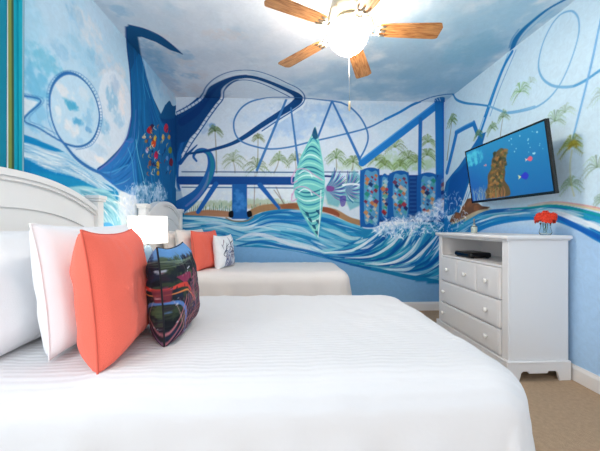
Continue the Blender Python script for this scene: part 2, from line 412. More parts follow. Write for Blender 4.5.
  ('P',(196,42,85),[(3.231,1.858),(3.279,1.912),(3.33,1.894),(3.309,1.833),(3.25,1.829)],0.95,1,0.0),
  ('P',(216,168,54),[(3.272,1.761),(3.317,1.813),(3.363,1.792),(3.344,1.732),(3.29,1.73)],0.95,1,0.0),
  ('P',(138,90,72),[(3.102,1.747),(3.137,1.785),(3.174,1.771),(3.159,1.728),(3.116,1.725)],0.95,1,0.0),
  ('P',(200,192,216),[(3.041,1.863),(3.071,1.901),(3.102,1.887),(3.089,1.845),(3.053,1.842)],0.95,1,0.0),
  ('P',(200,184,154),[(2.967,1.97),(3.007,1.998),(3.05,1.999),(3.033,1.974),(2.983,1.962)],0.95,1,0.0),
  ('P',(156,122,80),[(3.02,1.946),(3.05,1.972),(3.08,1.968),(3.068,1.942),(3.032,1.935)],0.95,1,0.0),
  ('P',(197,56,74),[(3.485,2.225),(3.547,2.298),(3.613,2.282),(3.586,2.205),(3.51,2.192)],0.95,1,0.0),
  ('P',(212,180,108),[(3.427,2.106),(3.462,2.15),(3.499,2.137),(3.484,2.088),(3.441,2.083)],0.95,1,0.0),
  ('P',(200,152,72),[(3.598,2.156),(3.637,2.196),(3.677,2.188),(3.661,2.146),(3.613,2.138)],0.95,1,0.0),
  ('P',(124,138,60),[(3.607,2.005),(3.668,2.061),(3.731,2.049),(3.705,1.989),(3.631,1.979)],0.95,1,0.0),
  ('P',(122,36,52),[(3.637,1.87),(3.699,1.932),(3.763,1.912),(3.737,1.842),(3.661,1.837)],0.95,1,0.0),
  ('P',(106,147,196),[(3.539,1.896),(3.577,1.932),(3.616,1.921),(3.6,1.881),(3.554,1.877)],0.95,1,0.0),
  ('P',(90,143,192),[(3.571,1.786),(3.607,1.822),(3.643,1.809),(3.628,1.767),(3.585,1.765)],0.95,1,0.0),
  ('P',(192,152,56),[(3.297,1.68),(3.33,1.712),(3.363,1.699),(3.35,1.663),(3.31,1.661)],0.95,1,0.0),
  ('P',(32,48,92),[(3.156,1.882),(3.183,1.901),(3.211,1.899),(3.2,1.88),(3.167,1.874)],0.95,1,0.0),
  ('L',(200,176,96),[(3.611,2.089),(3.57,2.054),(3.564,2.029)],[0.0059,0.0152,0.0058],0.8),
  ('L',(20,48,92),[(3.227,2.105),(3.194,2.074),(3.246,2.069)],[0.0053,0.0135,0.0053],0.8),
  ('L',(216,208,192),[(3.272,1.728),(3.238,1.701),(3.252,1.682)],[0.0053,0.0137,0.0053],0.8),
  ('L',(138,42,58),[(3.222,1.778),(3.189,1.75),(3.261,1.744)],[0.0053,0.0135,0.0053],0.8),
  ('L',(47,122,156),[(3.19,1.903),(3.157,1.874),(3.19,1.861)],[0.0052,0.0134,0.0052],0.8),
  ('L',(192,112,58),[(3.524,2.131),(3.484,2.096),(3.479,2.072)],[0.0058,0.0148,0.0057],0.8),
  ('L',(32,60,112),[(3.204,2.068),(3.171,2.038),(3.223,2.032)],[0.0052,0.0134,0.0053],0.8),
  ('L',(200,176,96),[(3.223,1.714),(3.19,1.687),(3.204,1.669)],[0.0053,0.0135,0.0052],0.8),
  ('L',(20,48,92),[(3.266,1.787),(3.232,1.759),(3.306,1.752)],[0.0053,0.0137,0.0054],0.8),
  ('L',(216,208,192),[(3.041,2.029),(3.012,2.0),(3.041,1.989)],[0.005,0.0128,0.005],0.8),
  ('L',(138,42,58),[(3.546,1.884),(3.505,1.852),(3.5,1.828)],[0.0058,0.0149,0.0057],0.8),
  ('L',(47,122,156),[(3.31,1.768),(3.275,1.74),(3.33,1.729)],[0.0054,0.0139,0.0054],0.8),
  ('L',(192,112,58),[(3.212,1.874),(3.18,1.845),(3.194,1.828)],[0.0052,0.0135,0.0052],0.8),
  ('L',(32,60,112),[(3.156,1.828),(3.125,1.8),(3.193,1.795)],[0.0051,0.0132,0.0052],0.8),
  ('L',(200,176,96),[(3.126,1.918),(3.095,1.889),(3.126,1.877)],[0.0051,0.0131,0.0051],0.8),
  ('L',(20,48,92),[(3.604,2.26),(3.562,2.224),(3.556,2.198)],[0.0059,0.0151,0.0058],0.8),
  ('L',(216,208,192),[(3.364,1.941),(3.328,1.91),(3.385,1.902)],[0.0055,0.0141,0.0055],0.8),
  ('L',(138,42,58),[(3.11,1.998),(3.08,1.969),(3.093,1.953)],[0.0051,0.013,0.005],0.8),
  ('L',(47,122,156),[(3.289,1.75),(3.254,1.722),(3.329,1.714)],[0.0054,0.0138,0.0054],0.8),
  ('L',(192,112,58),[(3.119,1.733),(3.088,1.707),(3.119,1.692)],[0.0051,0.0131,0.0051],0.8),
  ('L',(32,60,112),[(3.487,1.944),(3.448,1.912),(3.442,1.888)],[0.0057,0.0146,0.0056],0.8),
  ('L',(200,176,96),[(3.178,1.953),(3.146,1.923),(3.197,1.916)],[0.0052,0.0133,0.0052],0.8),
  ('L',(20,48,92),[(3.226,1.773),(3.193,1.745),(3.207,1.727)],[0.0053,0.0135,0.0052],0.8),
  ('L',(216,208,192),[(3.252,2.17),(3.219,2.138),(3.292,2.14)],[0.0053,0.0136,0.0054],0.8),
  ('L',(138,42,58),[(3.314,2.067),(3.279,2.036),(3.314,2.024)],[0.0054,0.0139,0.0054],0.8),
  ('L',(47,122,156),[(3.656,2.022),(3.613,1.987),(3.607,1.962)],[0.006,0.0154,0.0059],0.8),
  ('L',(192,112,58),[(3.101,1.657),(3.071,1.632),(3.119,1.62)],[0.0051,0.013,0.0051],0.8),
  ('L',(32,60,112),[(3.199,2.076),(3.166,2.045),(3.18,2.029)],[0.0052,0.0134,0.0052],0.8),
  ('L',(200,176,96),[(3.131,1.841),(3.099,1.813),(3.167,1.808)],[0.0051,0.0131,0.0052],0.8),
  ('L',(20,48,92),[(3.216,2.041),(3.183,2.01),(3.216,1.999)],[0.0052,0.0135,0.0052],0.8),
  ('L',(216,208,192),[(3.488,2.096),(3.449,2.063),(3.443,2.038)],[0.0057,0.0146,0.0056],0.8),
  ('L',(138,42,58),[(3.31,1.922),(3.275,1.892),(3.33,1.883)],[0.0054,0.0139,0.0054],0.8),
  ('L',(47,122,156),[(3.219,2.15),(3.186,2.118),(3.2,2.102)],[0.0053,0.0135,0.0052],0.8),
  ('L',(192,112,58),[(3.159,2.047),(3.127,2.017),(3.196,2.017)],[0.0052,0.0133,0.0052],0.8),
  ('L',(32,60,112),[(3.196,2.054),(3.163,2.024),(3.196,2.012)],[0.0052,0.0134,0.0052],0.8),
  ('L',(200,176,96),[(3.449,2.079),(3.411,2.046),(3.405,2.023)],[0.0056,0.0145,0.0056],0.8),
  ('L',(20,48,92),[(3.229,2.163),(3.196,2.131),(3.249,2.127)],[0.0053,0.0136,0.0053],0.8),
  ('L',(216,208,192),[(3.279,1.843),(3.245,1.814),(3.259,1.796)],[0.0053,0.0138,0.0053],0.8),
  ('L',(138,42,58),[(3.379,1.846),(3.342,1.816),(3.421,1.81)],[0.0055,0.0142,0.0056],0.8),
  ('L',(47,122,156),[(3.048,1.665),(3.019,1.64),(3.048,1.626)],[0.005,0.0128,0.005],0.8),
  ('L',(192,112,58),[(3.708,1.784),(3.664,1.752),(3.658,1.727)],[0.0061,0.0156,0.006],0.8),
  ('L',(32,60,112),[(3.192,1.784),(3.16,1.757),(3.211,1.746)],[0.0052,0.0134,0.0052],0.8),
  ('L',(200,176,96),[(3.005,1.817),(2.977,1.791),(2.989,1.774)],[0.0049,0.0126,0.0049],0.8),
  ('L',(20,48,92),[(3.307,1.787),(3.272,1.758),(3.348,1.752)],[0.0054,0.0139,0.0055],0.8),
  ('L',(216,208,192),[(3.167,1.943),(3.135,1.914),(3.167,1.902)],[0.0052,0.0133,0.0052],0.8),
  ('L',(138,42,58),[(3.684,2.259),(3.64,2.221),(3.634,2.196)],[0.006,0.0155,0.0059],0.8),
  ('L',(47,122,156),[(3.017,1.956),(2.988,1.929),(3.034,1.922)],[0.0049,0.0127,0.0049],0.8),
  ('L',(192,112,58),[(3.353,2.221),(3.317,2.187),(3.333,2.171)],[0.0055,0.0141,0.0054],0.8),
  ('L',(32,60,112),[(3.239,1.79),(3.205,1.762),(3.278,1.755)],[0.0053,0.0136,0.0053],0.8),
  ('L',(200,176,96),[(3.199,1.992),(3.167,1.963),(3.199,1.951)],[0.0052,0.0134,0.0052],0.8),
  ('L',(20,48,92),[(3.593,1.754),(3.552,1.723),(3.546,1.699)],[0.0059,0.0151,0.0058],0.8),
  ('L',(216,208,192),[(3.225,1.969),(3.191,1.939),(3.244,1.931)],[0.0053,0.0135,0.0053],0.8),
  ('L',(138,42,58),[(3.192,2.144),(3.159,2.113),(3.173,2.096)],[0.0052,0.0134,0.0052],0.8),
  ('L',(47,122,156),[(3.215,2.095),(3.182,2.064),(3.254,2.064)],[0.0052,0.0135,0.0053],0.8),
  ('L',(192,112,58),[(3.16,2.141),(3.128,2.11),(3.16,2.099)],[0.0052,0.0133,0.0052],0.8),
  ('L',(32,60,112),[(3.546,2.018),(3.506,1.985),(3.5,1.961)],[0.0058,0.0149,0.0057],0.8),
  ('L',(200,176,96),[(3.185,2.108),(3.153,2.078),(3.204,2.073)],[0.0052,0.0134,0.0052],0.8),
  ('L',(20,48,92),[(3.545,1.997),(3.505,1.964),(3.522,1.945)],[0.0058,0.0149,0.0058],0.8),
  ('L',(216,208,192),[(3.198,1.679),(3.165,1.653),(3.236,1.644)],[0.0052,0.0134,0.0053],0.8),
  ('L',(138,42,58),[(3.092,1.907),(3.061,1.879),(3.092,1.866)],[0.005,0.013,0.005],0.8),
  ('B',(222,232,244),(2.778,1.345),(0.129,0.09),0.6),
  ('B',(222,232,244),(2.967,1.4),(0.148,0.097),0.6),
  ('B',(222,232,244),(3.183,1.442),(0.147,0.093),0.6),
  ('B',(222,232,244),(3.408,1.466),(0.139,0.089),0.6),
  ('B',(222,232,244),(2.709,1.251),(0.141,0.088),0.6),
  ('S',[(233,238,246),(207,220,240),(180,201,234),(255,255,255)],330,0.042,[(2.612,1.348),(2.709,1.463),(2.927,1.51),(3.183,1.567),(3.381,1.573),(3.547,1.527),(3.607,1.392),(3.381,1.242),(2.743,1.146)],0.85,21),
  ('S',[(255,255,255),(230,236,242)],60,0.032,[(2.466,1.359),(2.743,1.432),(2.927,1.31),(2.832,0.981),(2.612,1.034)],0.7,22),
  ('L',(53,114,173),[(1.831,1.818),(1.835,1.89),(1.865,1.969),(1.921,2.042),(1.99,2.092),(2.083,2.116),(2.175,2.102),(2.252,2.051),(2.299,1.966),(2.299,1.885),(2.264,1.792),(2.207,1.718),(2.133,1.666),(2.054,1.638),(1.964,1.63)],[0.0129,0.0141,0.0156,0.0185,0.0192,0.0161,0.014,0.0146,0.0149,0.0149,0.0146,0.0143,0.0138,0.0132,0.0126],1),
  ('L',(53,114,173),[(1.831,1.818),(1.85,1.742),(1.897,1.667),(1.964,1.617),(2.054,1.562),(2.175,1.526),(2.311,1.508),(2.452,1.492)],[0.0118,0.0119,0.0146,0.019,0.0232,0.0246,0.0224,0.0199],1),
  ('L',(53,114,173),[(1.635,1.797),(1.77,1.822),(1.659,1.68),(1.749,1.664),(1.873,1.642),(1.964,1.63)],[0.0094,0.0102,0.0096,0.0101,0.0108,0.0114],1),
  ('L',(79,134,185),[(1.813,1.799),(1.813,1.892),(1.85,1.98),(1.913,2.053),(1.99,2.108),(2.093,2.141),(2.196,2.133),(2.287,2.08),(2.335,1.988),(2.335,1.897),(2.299,1.795),(2.229,1.702),(2.143,1.651),(2.054,1.618)],[0.0041,0.0041,0.0042,0.0043,0.0045,0.0047,0.005,0.0052,0.0053,0.0053,0.0052,0.005,0.0048,0.0046],0.9),
  ('L',(79,134,185),[(1.813,1.799),(1.827,1.722),(1.881,1.644)],[0.0041,0.0041,0.0042],0.8),
  ('L',(79,134,185),[(1.635,1.81),(1.791,1.836),(1.69,1.694),(1.777,1.682),(1.897,1.667)],[0.0042,0.0046,0.0043,0.0046,0.0049],0.9),
  ('L',(47,105,165),[(1.813,1.82),(1.832,1.828)],[0.0035,0.0035],0.8),
  ('L',(47,105,165),[(1.812,1.841),(1.832,1.849)],[0.0035,0.0035],0.8),
  ('L',(47,105,165),[(1.812,1.861),(1.831,1.869)],[0.0035,0.0035],0.8),
  ('L',(47,105,165),[(1.812,1.881),(1.831,1.89)],[0.0035,0.0035],0.8),
  ('L',(47,105,165),[(1.817,1.904),(1.835,1.906)],[0.0035,0.0035],0.8),
  ('L',(47,105,165),[(1.826,1.924),(1.844,1.926)],[0.0035,0.0036],0.8),
  ('L',(47,105,165),[(1.835,1.943),(1.853,1.945)],[0.0035,0.0036],0.8),
  ('L',(47,105,165),[(1.844,1.963),(1.862,1.965)],[0.0036,0.0036],0.8),
  ('L',(47,105,165),[(1.858,1.985),(1.872,1.981)],[0.0036,0.0036],0.8),
  ('L',(47,105,165),[(1.872,2.004),(1.887,2.0)],[0.0036,0.0036],0.8),
  ('L',(47,105,165),[(1.887,2.022),(1.902,2.019)],[0.0036,0.0037],0.8),
  ('L',(47,105,165),[(1.902,2.041),(1.917,2.038)],[0.0037,0.0037],0.8),
  ('L',(47,105,165),[(1.923,2.062),(1.929,2.049)],[0.0037,0.0037],0.8),
  ('L',(47,105,165),[(1.941,2.074),(1.947,2.062)],[0.0037,0.0038],0.8),
  ('L',(47,105,165),[(1.959,2.087),(1.965,2.074)],[0.0038,0.0038],0.8),
  ('L',(47,105,165),[(1.978,2.1),(1.984,2.087)],[0.0038,0.0038],0.8),
  ('L',(47,105,165),[(2.005,2.114),(1.998,2.094)],[0.0039,0.0039],0.8),
  ('L',(47,105,165),[(2.029,2.121),(2.022,2.101)],[0.0039,0.0039],0.8),
  ('L',(47,105,165),[(2.054,2.128),(2.046,2.108)],[0.004,0.004],0.8),
  ('L',(47,105,165),[(2.079,2.135),(2.071,2.115)],[0.004,0.004],0.8),
  ('L',(47,105,165),[(2.108,2.138),(2.091,2.116)],[0.0041,0.004],0.8),
  ('L',(47,105,165),[(2.132,2.135),(2.115,2.113)],[0.0041,0.0041],0.8),
  ('L',(47,105,165),[(2.157,2.133),(2.139,2.111)],[0.0042,0.0041],0.8),
  ('L',(47,105,165),[(2.182,2.13),(2.164,2.108)],[0.0042,0.0042],0.8),
  ('L',(47,105,165),[(2.208,2.122),(2.184,2.101)],[0.0043,0.0042],0.8),
  ('L',(47,105,165),[(2.229,2.109),(2.204,2.088)],[0.0043,0.0043],0.8),
  ('L',(47,105,165),[(2.25,2.096),(2.225,2.075)],[0.0044,0.0043],0.8),
  ('L',(47,105,165),[(2.271,2.083),(2.246,2.062)],[0.0044,0.0044],0.8),
  ('L',(47,105,165),[(2.29,2.063),(2.261,2.046)],[0.0044,0.0044],0.8),
  ('L',(47,105,165),[(2.302,2.041),(2.272,2.024)],[0.0045,0.0044],0.8),
  ('L',(47,105,165),[(2.314,2.019),(2.284,2.002)],[0.0045,0.0044],0.8),
  ('L',(47,105,165),[(2.326,1.997),(2.296,1.98)],[0.0045,0.0045],0.8),
  ('L',(47,105,165),[(2.333,1.972),(2.301,1.96)],[0.0045,0.0045],0.8),
  ('L',(47,105,165),[(2.333,1.951),(2.301,1.939)],[0.0045,0.0045],0.8),
  ('L',(47,105,165),[(2.333,1.929),(2.301,1.918)],[0.0045,0.0045],0.8),
  ('L',(47,105,165),[(2.333,1.907),(2.301,1.896)],[0.0045,0.0045],0.8),
  ('L',(47,105,165),[(2.328,1.881),(2.297,1.876)],[0.0045,0.0045],0.8),
  ('L',(47,105,165),[(2.319,1.857),(2.288,1.852)],[0.0045,0.0044],0.8),
  ('L',(47,105,165),[(2.31,1.832),(2.28,1.827)],[0.0045,0.0044],0.8),
  ('L',(47,105,165),[(2.3,1.808),(2.271,1.804)],[0.0045,0.0044],0.8),
  ('L',(47,105,165),[(2.286,1.782),(2.26,1.784)],[0.0044,0.0044],0.8),
  ('L',(47,105,165),[(2.27,1.761),(2.244,1.763)],[0.0044,0.0044],0.8),
  ('L',(47,105,165),[(2.254,1.739),(2.229,1.742)],[0.0044,0.0043],0.8),
  ('L',(47,105,165),[(2.238,1.719),(2.214,1.722)],[0.0043,0.0043],0.8),
  ('L',(47,105,165),[(2.215,1.697),(2.201,1.709)],[0.0043,0.0043],0.8),
  ('L',(47,105,165),[(2.195,1.684),(2.18,1.695)],[0.0043,0.0042],0.8),
  ('L',(47,105,165),[(2.175,1.67),(2.16,1.682)],[0.0042,0.0042],0.8),
  ('L',(47,105,165),[(2.155,1.657),(2.141,1.669)],[0.0042,0.0041],0.8),
  ('L',(20,80,143),[(4.008,1.935),(4.245,2.082),(4.512,2.233),(4.762,2.374)],[0.0525,0.0417,0.0296,0.0156],0.9),
 ],
 'B': [
  ('P',(27,106,156),[(-1.943,3.069),(-1.833,3.323),(-1.759,3.01),(-1.685,2.76),(-1.624,2.597),(-1.574,2.522),(-1.525,2.637),(-1.475,2.676),(-1.438,2.563),(-1.388,2.513),(-1.089,2.658),(-0.989,2.482),(-1.214,2.224),(-1.301,2.046),(-1.338,1.919),(-1.388,1.754),(-1.401,1.602),(-1.314,1.463),(-1.239,1.426),(-1.239,1.235),(-1.833,1.235),(-1.894,1.536),(-2.054,1.548),(-2.176,1.635),(-2.285,1.722),(-2.358,1.821),(-2.224,1.91),(-2.102,2.037),(-2.005,2.188),(-1.943,2.466)],1,0,0.0),
  ('P',(20,79,132),[(-1.586,2.472),(-1.438,2.55),(-1.388,2.513),(-1.089,2.658),(-0.989,2.482),(-1.214,2.224),(-1.301,2.046),(-1.363,1.881),(-1.438,2.07),(-1.487,2.322)],0.9,1,0.025),
  ('F',[(15,74,134),(42,127,186),(26,102,168),(58,95,168)],50,0.0202,[[(-1.363,2.475),(-1.338,2.261),(-1.376,2.007),(-1.388,1.754),(-1.363,1.374)],[(-1.139,2.555),(-1.214,2.3),(-1.314,2.046),(-1.363,1.691),(-1.264,1.362)]],0.55,14,0.4),
  ('B',(162,191,222),(0.053,2.409),(0.323,0.154),0.8),
  ('B',(179,203,226),(-0.075,2.471),(0.516,0.102),0.6),
  ('B',(191,210,228),(0.767,2.42),(0.184,0.207),0.6),
  ('B',(164,195,224),(0.571,2.547),(0.262,0.13),0.6),
  ('B',(198,212,226),(-0.458,2.529),(0.191,0.128),0.6),
  ('B',(211,220,228),(-0.901,2.076),(0.252,0.153),0.7),
  ('B',(156,184,214),(-1.026,2.354),(0.1,0.076),0.6),
  ('B',(111,156,196),(-0.926,2.381),(0.038,0.038),0.7),
  ('B',(219,223,227),(-0.585,1.888),(0.638,0.102),0.6),
  ('B',(197,216,228),(1.494,2.432),(0.335,0.197),0.7),
  ('B',(212,221,228),(0.833,2.096),(0.263,0.13),0.6),
  ('B',(207,219,226),(1.694,2.238),(0.202,0.158),0.6),
  ('B',(159,187,216),(0.312,2.633),(0.521,0.065),0.5),
  ('B',(221,228,228),(-1.089,1.439),(0.377,0.153),0.7),
  ('B',(221,230,232),(-0.075,1.507),(0.322,0.103),0.7),
  ('B',(183,208,226),(1.228,2.624),(0.333,0.079),0.6),
  ('B',(169,196,156),(1.361,1.972),(0.24,0.105),0.6),
  ('B',(159,191,141),(1.628,1.909),(0.268,0.079),0.6),
  ('B',(178,200,164),(1.963,2.004),(0.162,0.158),0.6),
  ('B',(182,202,166),(0.833,1.901),(0.158,0.078),0.5),
  ('B',(185,203,176),(0.702,1.511),(0.21,0.156),0.6),
  ('B',(163,183,154),(-0.838,1.376),(0.38,0.051),0.7),
  ('B',(168,187,158),(-0.331,1.403),(0.384,0.051),0.7),
  ('B',(183,154,120),(-0.267,1.352),(0.385,0.038),0.5),
  ('T',(109,138,82),(-0.901,2.318),0.102,(-0.882,1.783),0.6,1,0.0127),
  ('T',(127,141,90),(-0.356,2.236),0.077,(-0.369,1.788),0.525,2,0.0128),
  ('T',(127,154,102),(-0.674,1.938),0.179,(-0.649,1.785),0.45,3,0.0128),
  ('T',(118,149,90),(-0.369,1.864),0.167,(-0.382,1.749),0.562,4,0.0128),
  ('T',(125,154,96),(-0.088,1.957),0.141,(-0.152,1.789),0.525,5,0.0129),
  ('T',(125,154,96),(0.118,1.959),0.129,(0.131,1.792),0.45,6,0.0129),
  ('T',(111,150,80),(0.65,1.991),0.156,(0.65,1.809),0.562,7,0.013),
  ('T',(122,156,88),(0.872,1.941),0.13,(0.859,1.837),0.562,8,0.013),
  ('T',(134,163,92),(1.175,1.97),0.144,None,0.562,20,0.0131),
  ('T',(134,163,92),(1.428,2.143),0.157,None,0.562,21,0.0131),
  ('T',(134,163,92),(1.601,2.001),0.144,None,0.562,22,0.0131),
  ('T',(134,163,92),(1.869,2.214),0.118,None,0.562,23,0.0132),
  ('T',(134,163,92),(1.855,2.043),0.132,None,0.562,24,0.0132),
  ('T',(134,163,92),(1.708,1.949),0.131,None,0.562,25,0.0131),
  ('T',(134,163,92),(1.295,1.906),0.118,None,0.562,26,0.0131),
  ('T',(134,163,92),(1.494,1.895),0.118,None,0.562,27,0.0131),
  ('T',(134,163,92),(2.112,1.98),0.119,None,0.562,28,0.0132),
  ('T',(126,163,94),(2.193,2.496),0.119,(2.125,1.98),0.6,31,0.0132),
  ('L',(95,138,120),[(-1.214,1.286),(-1.226,1.337)],[0.0101,0.0101],0.7),
  ('L',(124,143,90),[(-1.197,1.286),(-1.197,1.375)],[0.0101,0.0101],0.7),
  ('L',(79,132,120),[(-1.18,1.286),(-1.168,1.324)],[0.0101,0.0101],0.7),
  ('L',(138,154,106),[(-1.163,1.286),(-1.176,1.4)],[0.0101,0.0101],0.7),
  ('L',(95,138,120),[(-1.146,1.286),(-1.146,1.35)],[0.0102,0.0102],0.7),
  ('L',(124,143,90),[(-1.13,1.286),(-1.117,1.363)],[0.0102,0.0102],0.7),
  ('L',(79,132,120),[(-1.113,1.286),(-1.125,1.312)],[0.0102,0.0102],0.7),
  ('L',(138,154,106),[(-1.096,1.286),(-1.096,1.337)],[0.0102,0.0102],0.7),
  ('L',(95,138,120),[(-1.079,1.286),(-1.066,1.375)],[0.0102,0.0102],0.7),
  ('L',(124,143,90),[(-1.062,1.286),(-1.075,1.325)],[0.0102,0.0102],0.7),
  ('L',(79,132,120),[(-1.045,1.287),(-1.045,1.401)],[0.0102,0.0102],0.7),
  ('L',(138,154,106),[(-1.028,1.287),(-1.016,1.35)],[0.0102,0.0102],0.7),
  ('L',(95,138,120),[(-1.011,1.287),(-1.024,1.363)],[0.0102,0.0102],0.7),
  ('L',(124,143,90),[(-0.994,1.287),(-0.994,1.312)],[0.0102,0.0102],0.7),
  ('L',(79,132,120),[(-0.977,1.287),(-0.965,1.338)],[0.0102,0.0102],0.7),
  ('L',(138,154,106),[(-0.96,1.287),(-0.973,1.376)],[0.0102,0.0102],0.7),
  ('L',(95,138,120),[(-0.944,1.287),(-0.944,1.325)],[0.0102,0.0102],0.7),
  ('L',(124,143,90),[(-0.927,1.287),(-0.914,1.401)],[0.0102,0.0102],0.7),
  ('L',(79,132,120),[(-0.91,1.287),(-0.922,1.35)],[0.0102,0.0102],0.7),
  ('L',(138,154,106),[(-0.893,1.287),(-0.893,1.363)],[0.0102,0.0102],0.7),
  ('L',(95,138,120),[(-0.876,1.287),(-0.863,1.312)],[0.0102,0.0102],0.7),
  ('L',(124,143,90),[(-0.859,1.287),(-0.871,1.338)],[0.0102,0.0102],0.7),
  ('L',(79,132,120),[(-0.842,1.287),(-0.842,1.376)],[0.0102,0.0102],0.7),
  ('L',(138,154,106),[(-0.825,1.287),(-0.812,1.325)],[0.0102,0.0102],0.7),
  ('L',(95,138,120),[(-0.808,1.287),(-0.82,1.402)],[0.0102,0.0102],0.7),
  ('L',(124,143,90),[(-0.791,1.287),(-0.791,1.351)],[0.0102,0.0102],0.7),
  ('L',(79,132,120),[(-0.774,1.287),(-0.761,1.364)],[0.0102,0.0102],0.7),
  ('L',(138,154,106),[(-0.757,1.287),(-0.769,1.313)],[0.0102,0.0102],0.7),
  ('L',(95,138,120),[(-0.74,1.287),(-0.74,1.338)],[0.0102,0.0102],0.7),
  ('L',(124,143,90),[(-0.722,1.287),(-0.71,1.377)],[0.0102,0.0102],0.7),
  ('L',(79,132,120),[(-0.705,1.287),(-0.718,1.325)],[0.0102,0.0102],0.7),
  ('L',(138,154,106),[(-0.688,1.287),(-0.688,1.402)],[0.0102,0.0102],0.7),
  ('L',(95,138,120),[(-0.443,1.288),(-0.43,1.352)],[0.0102,0.0102],0.7),
  ('L',(124,143,90),[(-0.426,1.288),(-0.439,1.365)],[0.0102,0.0102],0.7),
  ('L',(79,132,120),[(-0.409,1.288),(-0.409,1.313)],[0.0102,0.0102],0.7),
  ('L',(138,154,106),[(-0.392,1.288),(-0.379,1.339)],[0.0102,0.0102],0.7),
  ('L',(95,138,120),[(-0.374,1.288),(-0.387,1.378)],[0.0102,0.0102],0.7),
  ('L',(124,143,90),[(-0.357,1.288),(-0.357,1.326)],[0.0103,0.0103],0.7),
  ('L',(79,132,120),[(-0.34,1.288),(-0.327,1.403)],[0.0103,0.0103],0.7),
  ('L',(138,154,106),[(-0.323,1.288),(-0.335,1.352)],[0.0103,0.0103],0.7),
  ('L',(95,138,120),[(-0.305,1.288),(-0.305,1.365)],[0.0103,0.0103],0.7),
  ('L',(124,143,90),[(-0.288,1.288),(-0.275,1.314)],[0.0103,0.0103],0.7),
  ('L',(79,132,120),[(-0.271,1.288),(-0.284,1.339)],[0.0103,0.0103],0.7),
  ('L',(138,154,106),[(-0.254,1.288),(-0.254,1.378)],[0.0103,0.0103],0.7),
  ('L',(95,138,120),[(-0.237,1.288),(-0.224,1.327)],[0.0103,0.0103],0.7),
  ('L',(124,143,90),[(-0.219,1.288),(-0.232,1.404)],[0.0103,0.0103],0.7),
  ('L',(79,132,120),[(-0.202,1.288),(-0.202,1.352)],[0.0103,0.0103],0.7),
  ('L',(138,154,106),[(-0.185,1.288),(-0.172,1.365)],[0.0103,0.0103],0.7),
  ('L',(95,138,120),[(-0.167,1.288),(-0.18,1.314)],[0.0103,0.0103],0.7),
  ('L',(124,143,90),[(-0.15,1.288),(-0.15,1.34)],[0.0103,0.0103],0.7),
  ('L',(79,132,120),[(-0.133,1.288),(-0.12,1.378)],[0.0103,0.0103],0.7),
  ('L',(138,154,106),[(-0.116,1.288),(-0.128,1.327)],[0.0103,0.0103],0.7),
  ('L',(95,138,120),[(-0.098,1.289),(-0.098,1.404)],[0.0103,0.0103],0.7),
  ('L',(124,143,90),[(-0.081,1.289),(-0.068,1.353)],[0.0103,0.0103],0.7),
  ('L',(79,132,120),[(-0.064,1.289),(-0.076,1.366)],[0.0103,0.0103],0.7),
  ('L',(138,154,106),[(-0.046,1.289),(-0.046,1.314)],[0.0103,0.0103],0.7),
  ('L',(95,138,120),[(-0.029,1.289),(-0.016,1.34)],[0.0103,0.0103],0.7),
  ('L',(124,143,90),[(-0.012,1.289),(-0.024,1.379)],[0.0103,0.0103],0.7),
  ('L',(79,132,120),[(0.006,1.289),(0.006,1.327)],[0.0103,0.0103],0.7),
  ('L',(138,154,106),[(0.023,1.289),(0.036,1.405)],[0.0103,0.0103],0.7),
  ('L',(138,127,120),[(-0.395,1.8),(-0.407,1.339)],[0.0128,0.0128],0.7),
  ('L',(138,127,120),[(-0.126,1.61),(-0.024,1.379)],[0.0128,0.0129],0.7),
  ('L',(138,127,120),[(-0.152,1.571),(0.002,1.366)],[0.0128,0.0129],0.7),
  ('P',(169,120,90),[(-1.264,1.273),(-1.026,1.312),(-0.775,1.3),(-0.686,1.275),(-0.686,1.223),(-1.026,1.236),(-1.264,1.223)],0.9,1,0.013),
  ('P',(163,128,94),[(-0.522,1.262),(-0.382,1.352),(-0.203,1.391),(-0.011,1.392),(0.182,1.405),(0.182,1.289),(-0.075,1.314),(-0.305,1.288),(-0.458,1.224)],0.95,1,0.013),
  ('P',(163,128,94),[(0.415,1.354),(0.637,1.329),(0.833,1.225),(0.991,1.174),(1.017,1.108),(0.833,1.147),(0.637,1.238),(0.415,1.29)],0.95,1,0.013),
  ('P',(138,74,56),[(0.441,1.354),(0.571,1.342),(0.689,1.277),(0.676,1.225),(0.571,1.264),(0.441,1.316)],0.8,1,0.013),
  ('P',(138,82,56),[(-0.062,1.379),(0.079,1.405),(0.156,1.379),(0.156,1.341),(-0.024,1.327)],0.6,1,0.013),
  ('P',(47,136,180),[(-1.71,1.273),(-1.264,1.248),(-0.901,1.223),(-0.585,1.172),(-0.395,1.249),(-0.203,1.308),(0.053,1.327),(0.312,1.289),(0.506,1.277),(0.702,1.199),(0.912,1.108),(1.123,1.069),(1.494,1.135),(1.829,1.24),(2.098,1.386),(2.438,1.387),(2.438,0.313),(1.99,0.37),(1.628,0.452),(1.308,0.514),(0.951,0.575),(0.637,0.655),(0.325,0.734),(0.053,0.793),(-0.331,0.833),(-0.623,0.847),(-1.089,0.905),(-1.71,0.932)],1,1,0.0),
  ('F',[(38,118,180),(63,156,198),(111,188,211),(169,212,224),(42,134,191),(31,112,176),(207,226,234),(74,166,200),(223,230,234),(140,198,218)],300,0.0304,[[(-1.388,1.235),(-0.901,1.198),(-0.522,1.147),(-0.203,1.275),(0.182,1.289),(0.571,1.212),(0.991,1.043)],[(-1.388,1.109),(-0.901,1.134),(-0.522,1.032),(-0.139,1.083),(0.247,1.031),(0.571,0.888),(0.912,0.796)],[(-1.388,1.007),(-0.901,1.02),(-0.585,0.93),(-0.203,0.955),(0.182,0.863),(0.506,0.746),(0.859,0.64)],[(-1.388,0.944),(-0.901,0.93),(-0.585,0.866),(-0.203,0.865),(0.182,0.799),(0.571,0.694),(0.885,0.614)]],0.75,31,0.3),
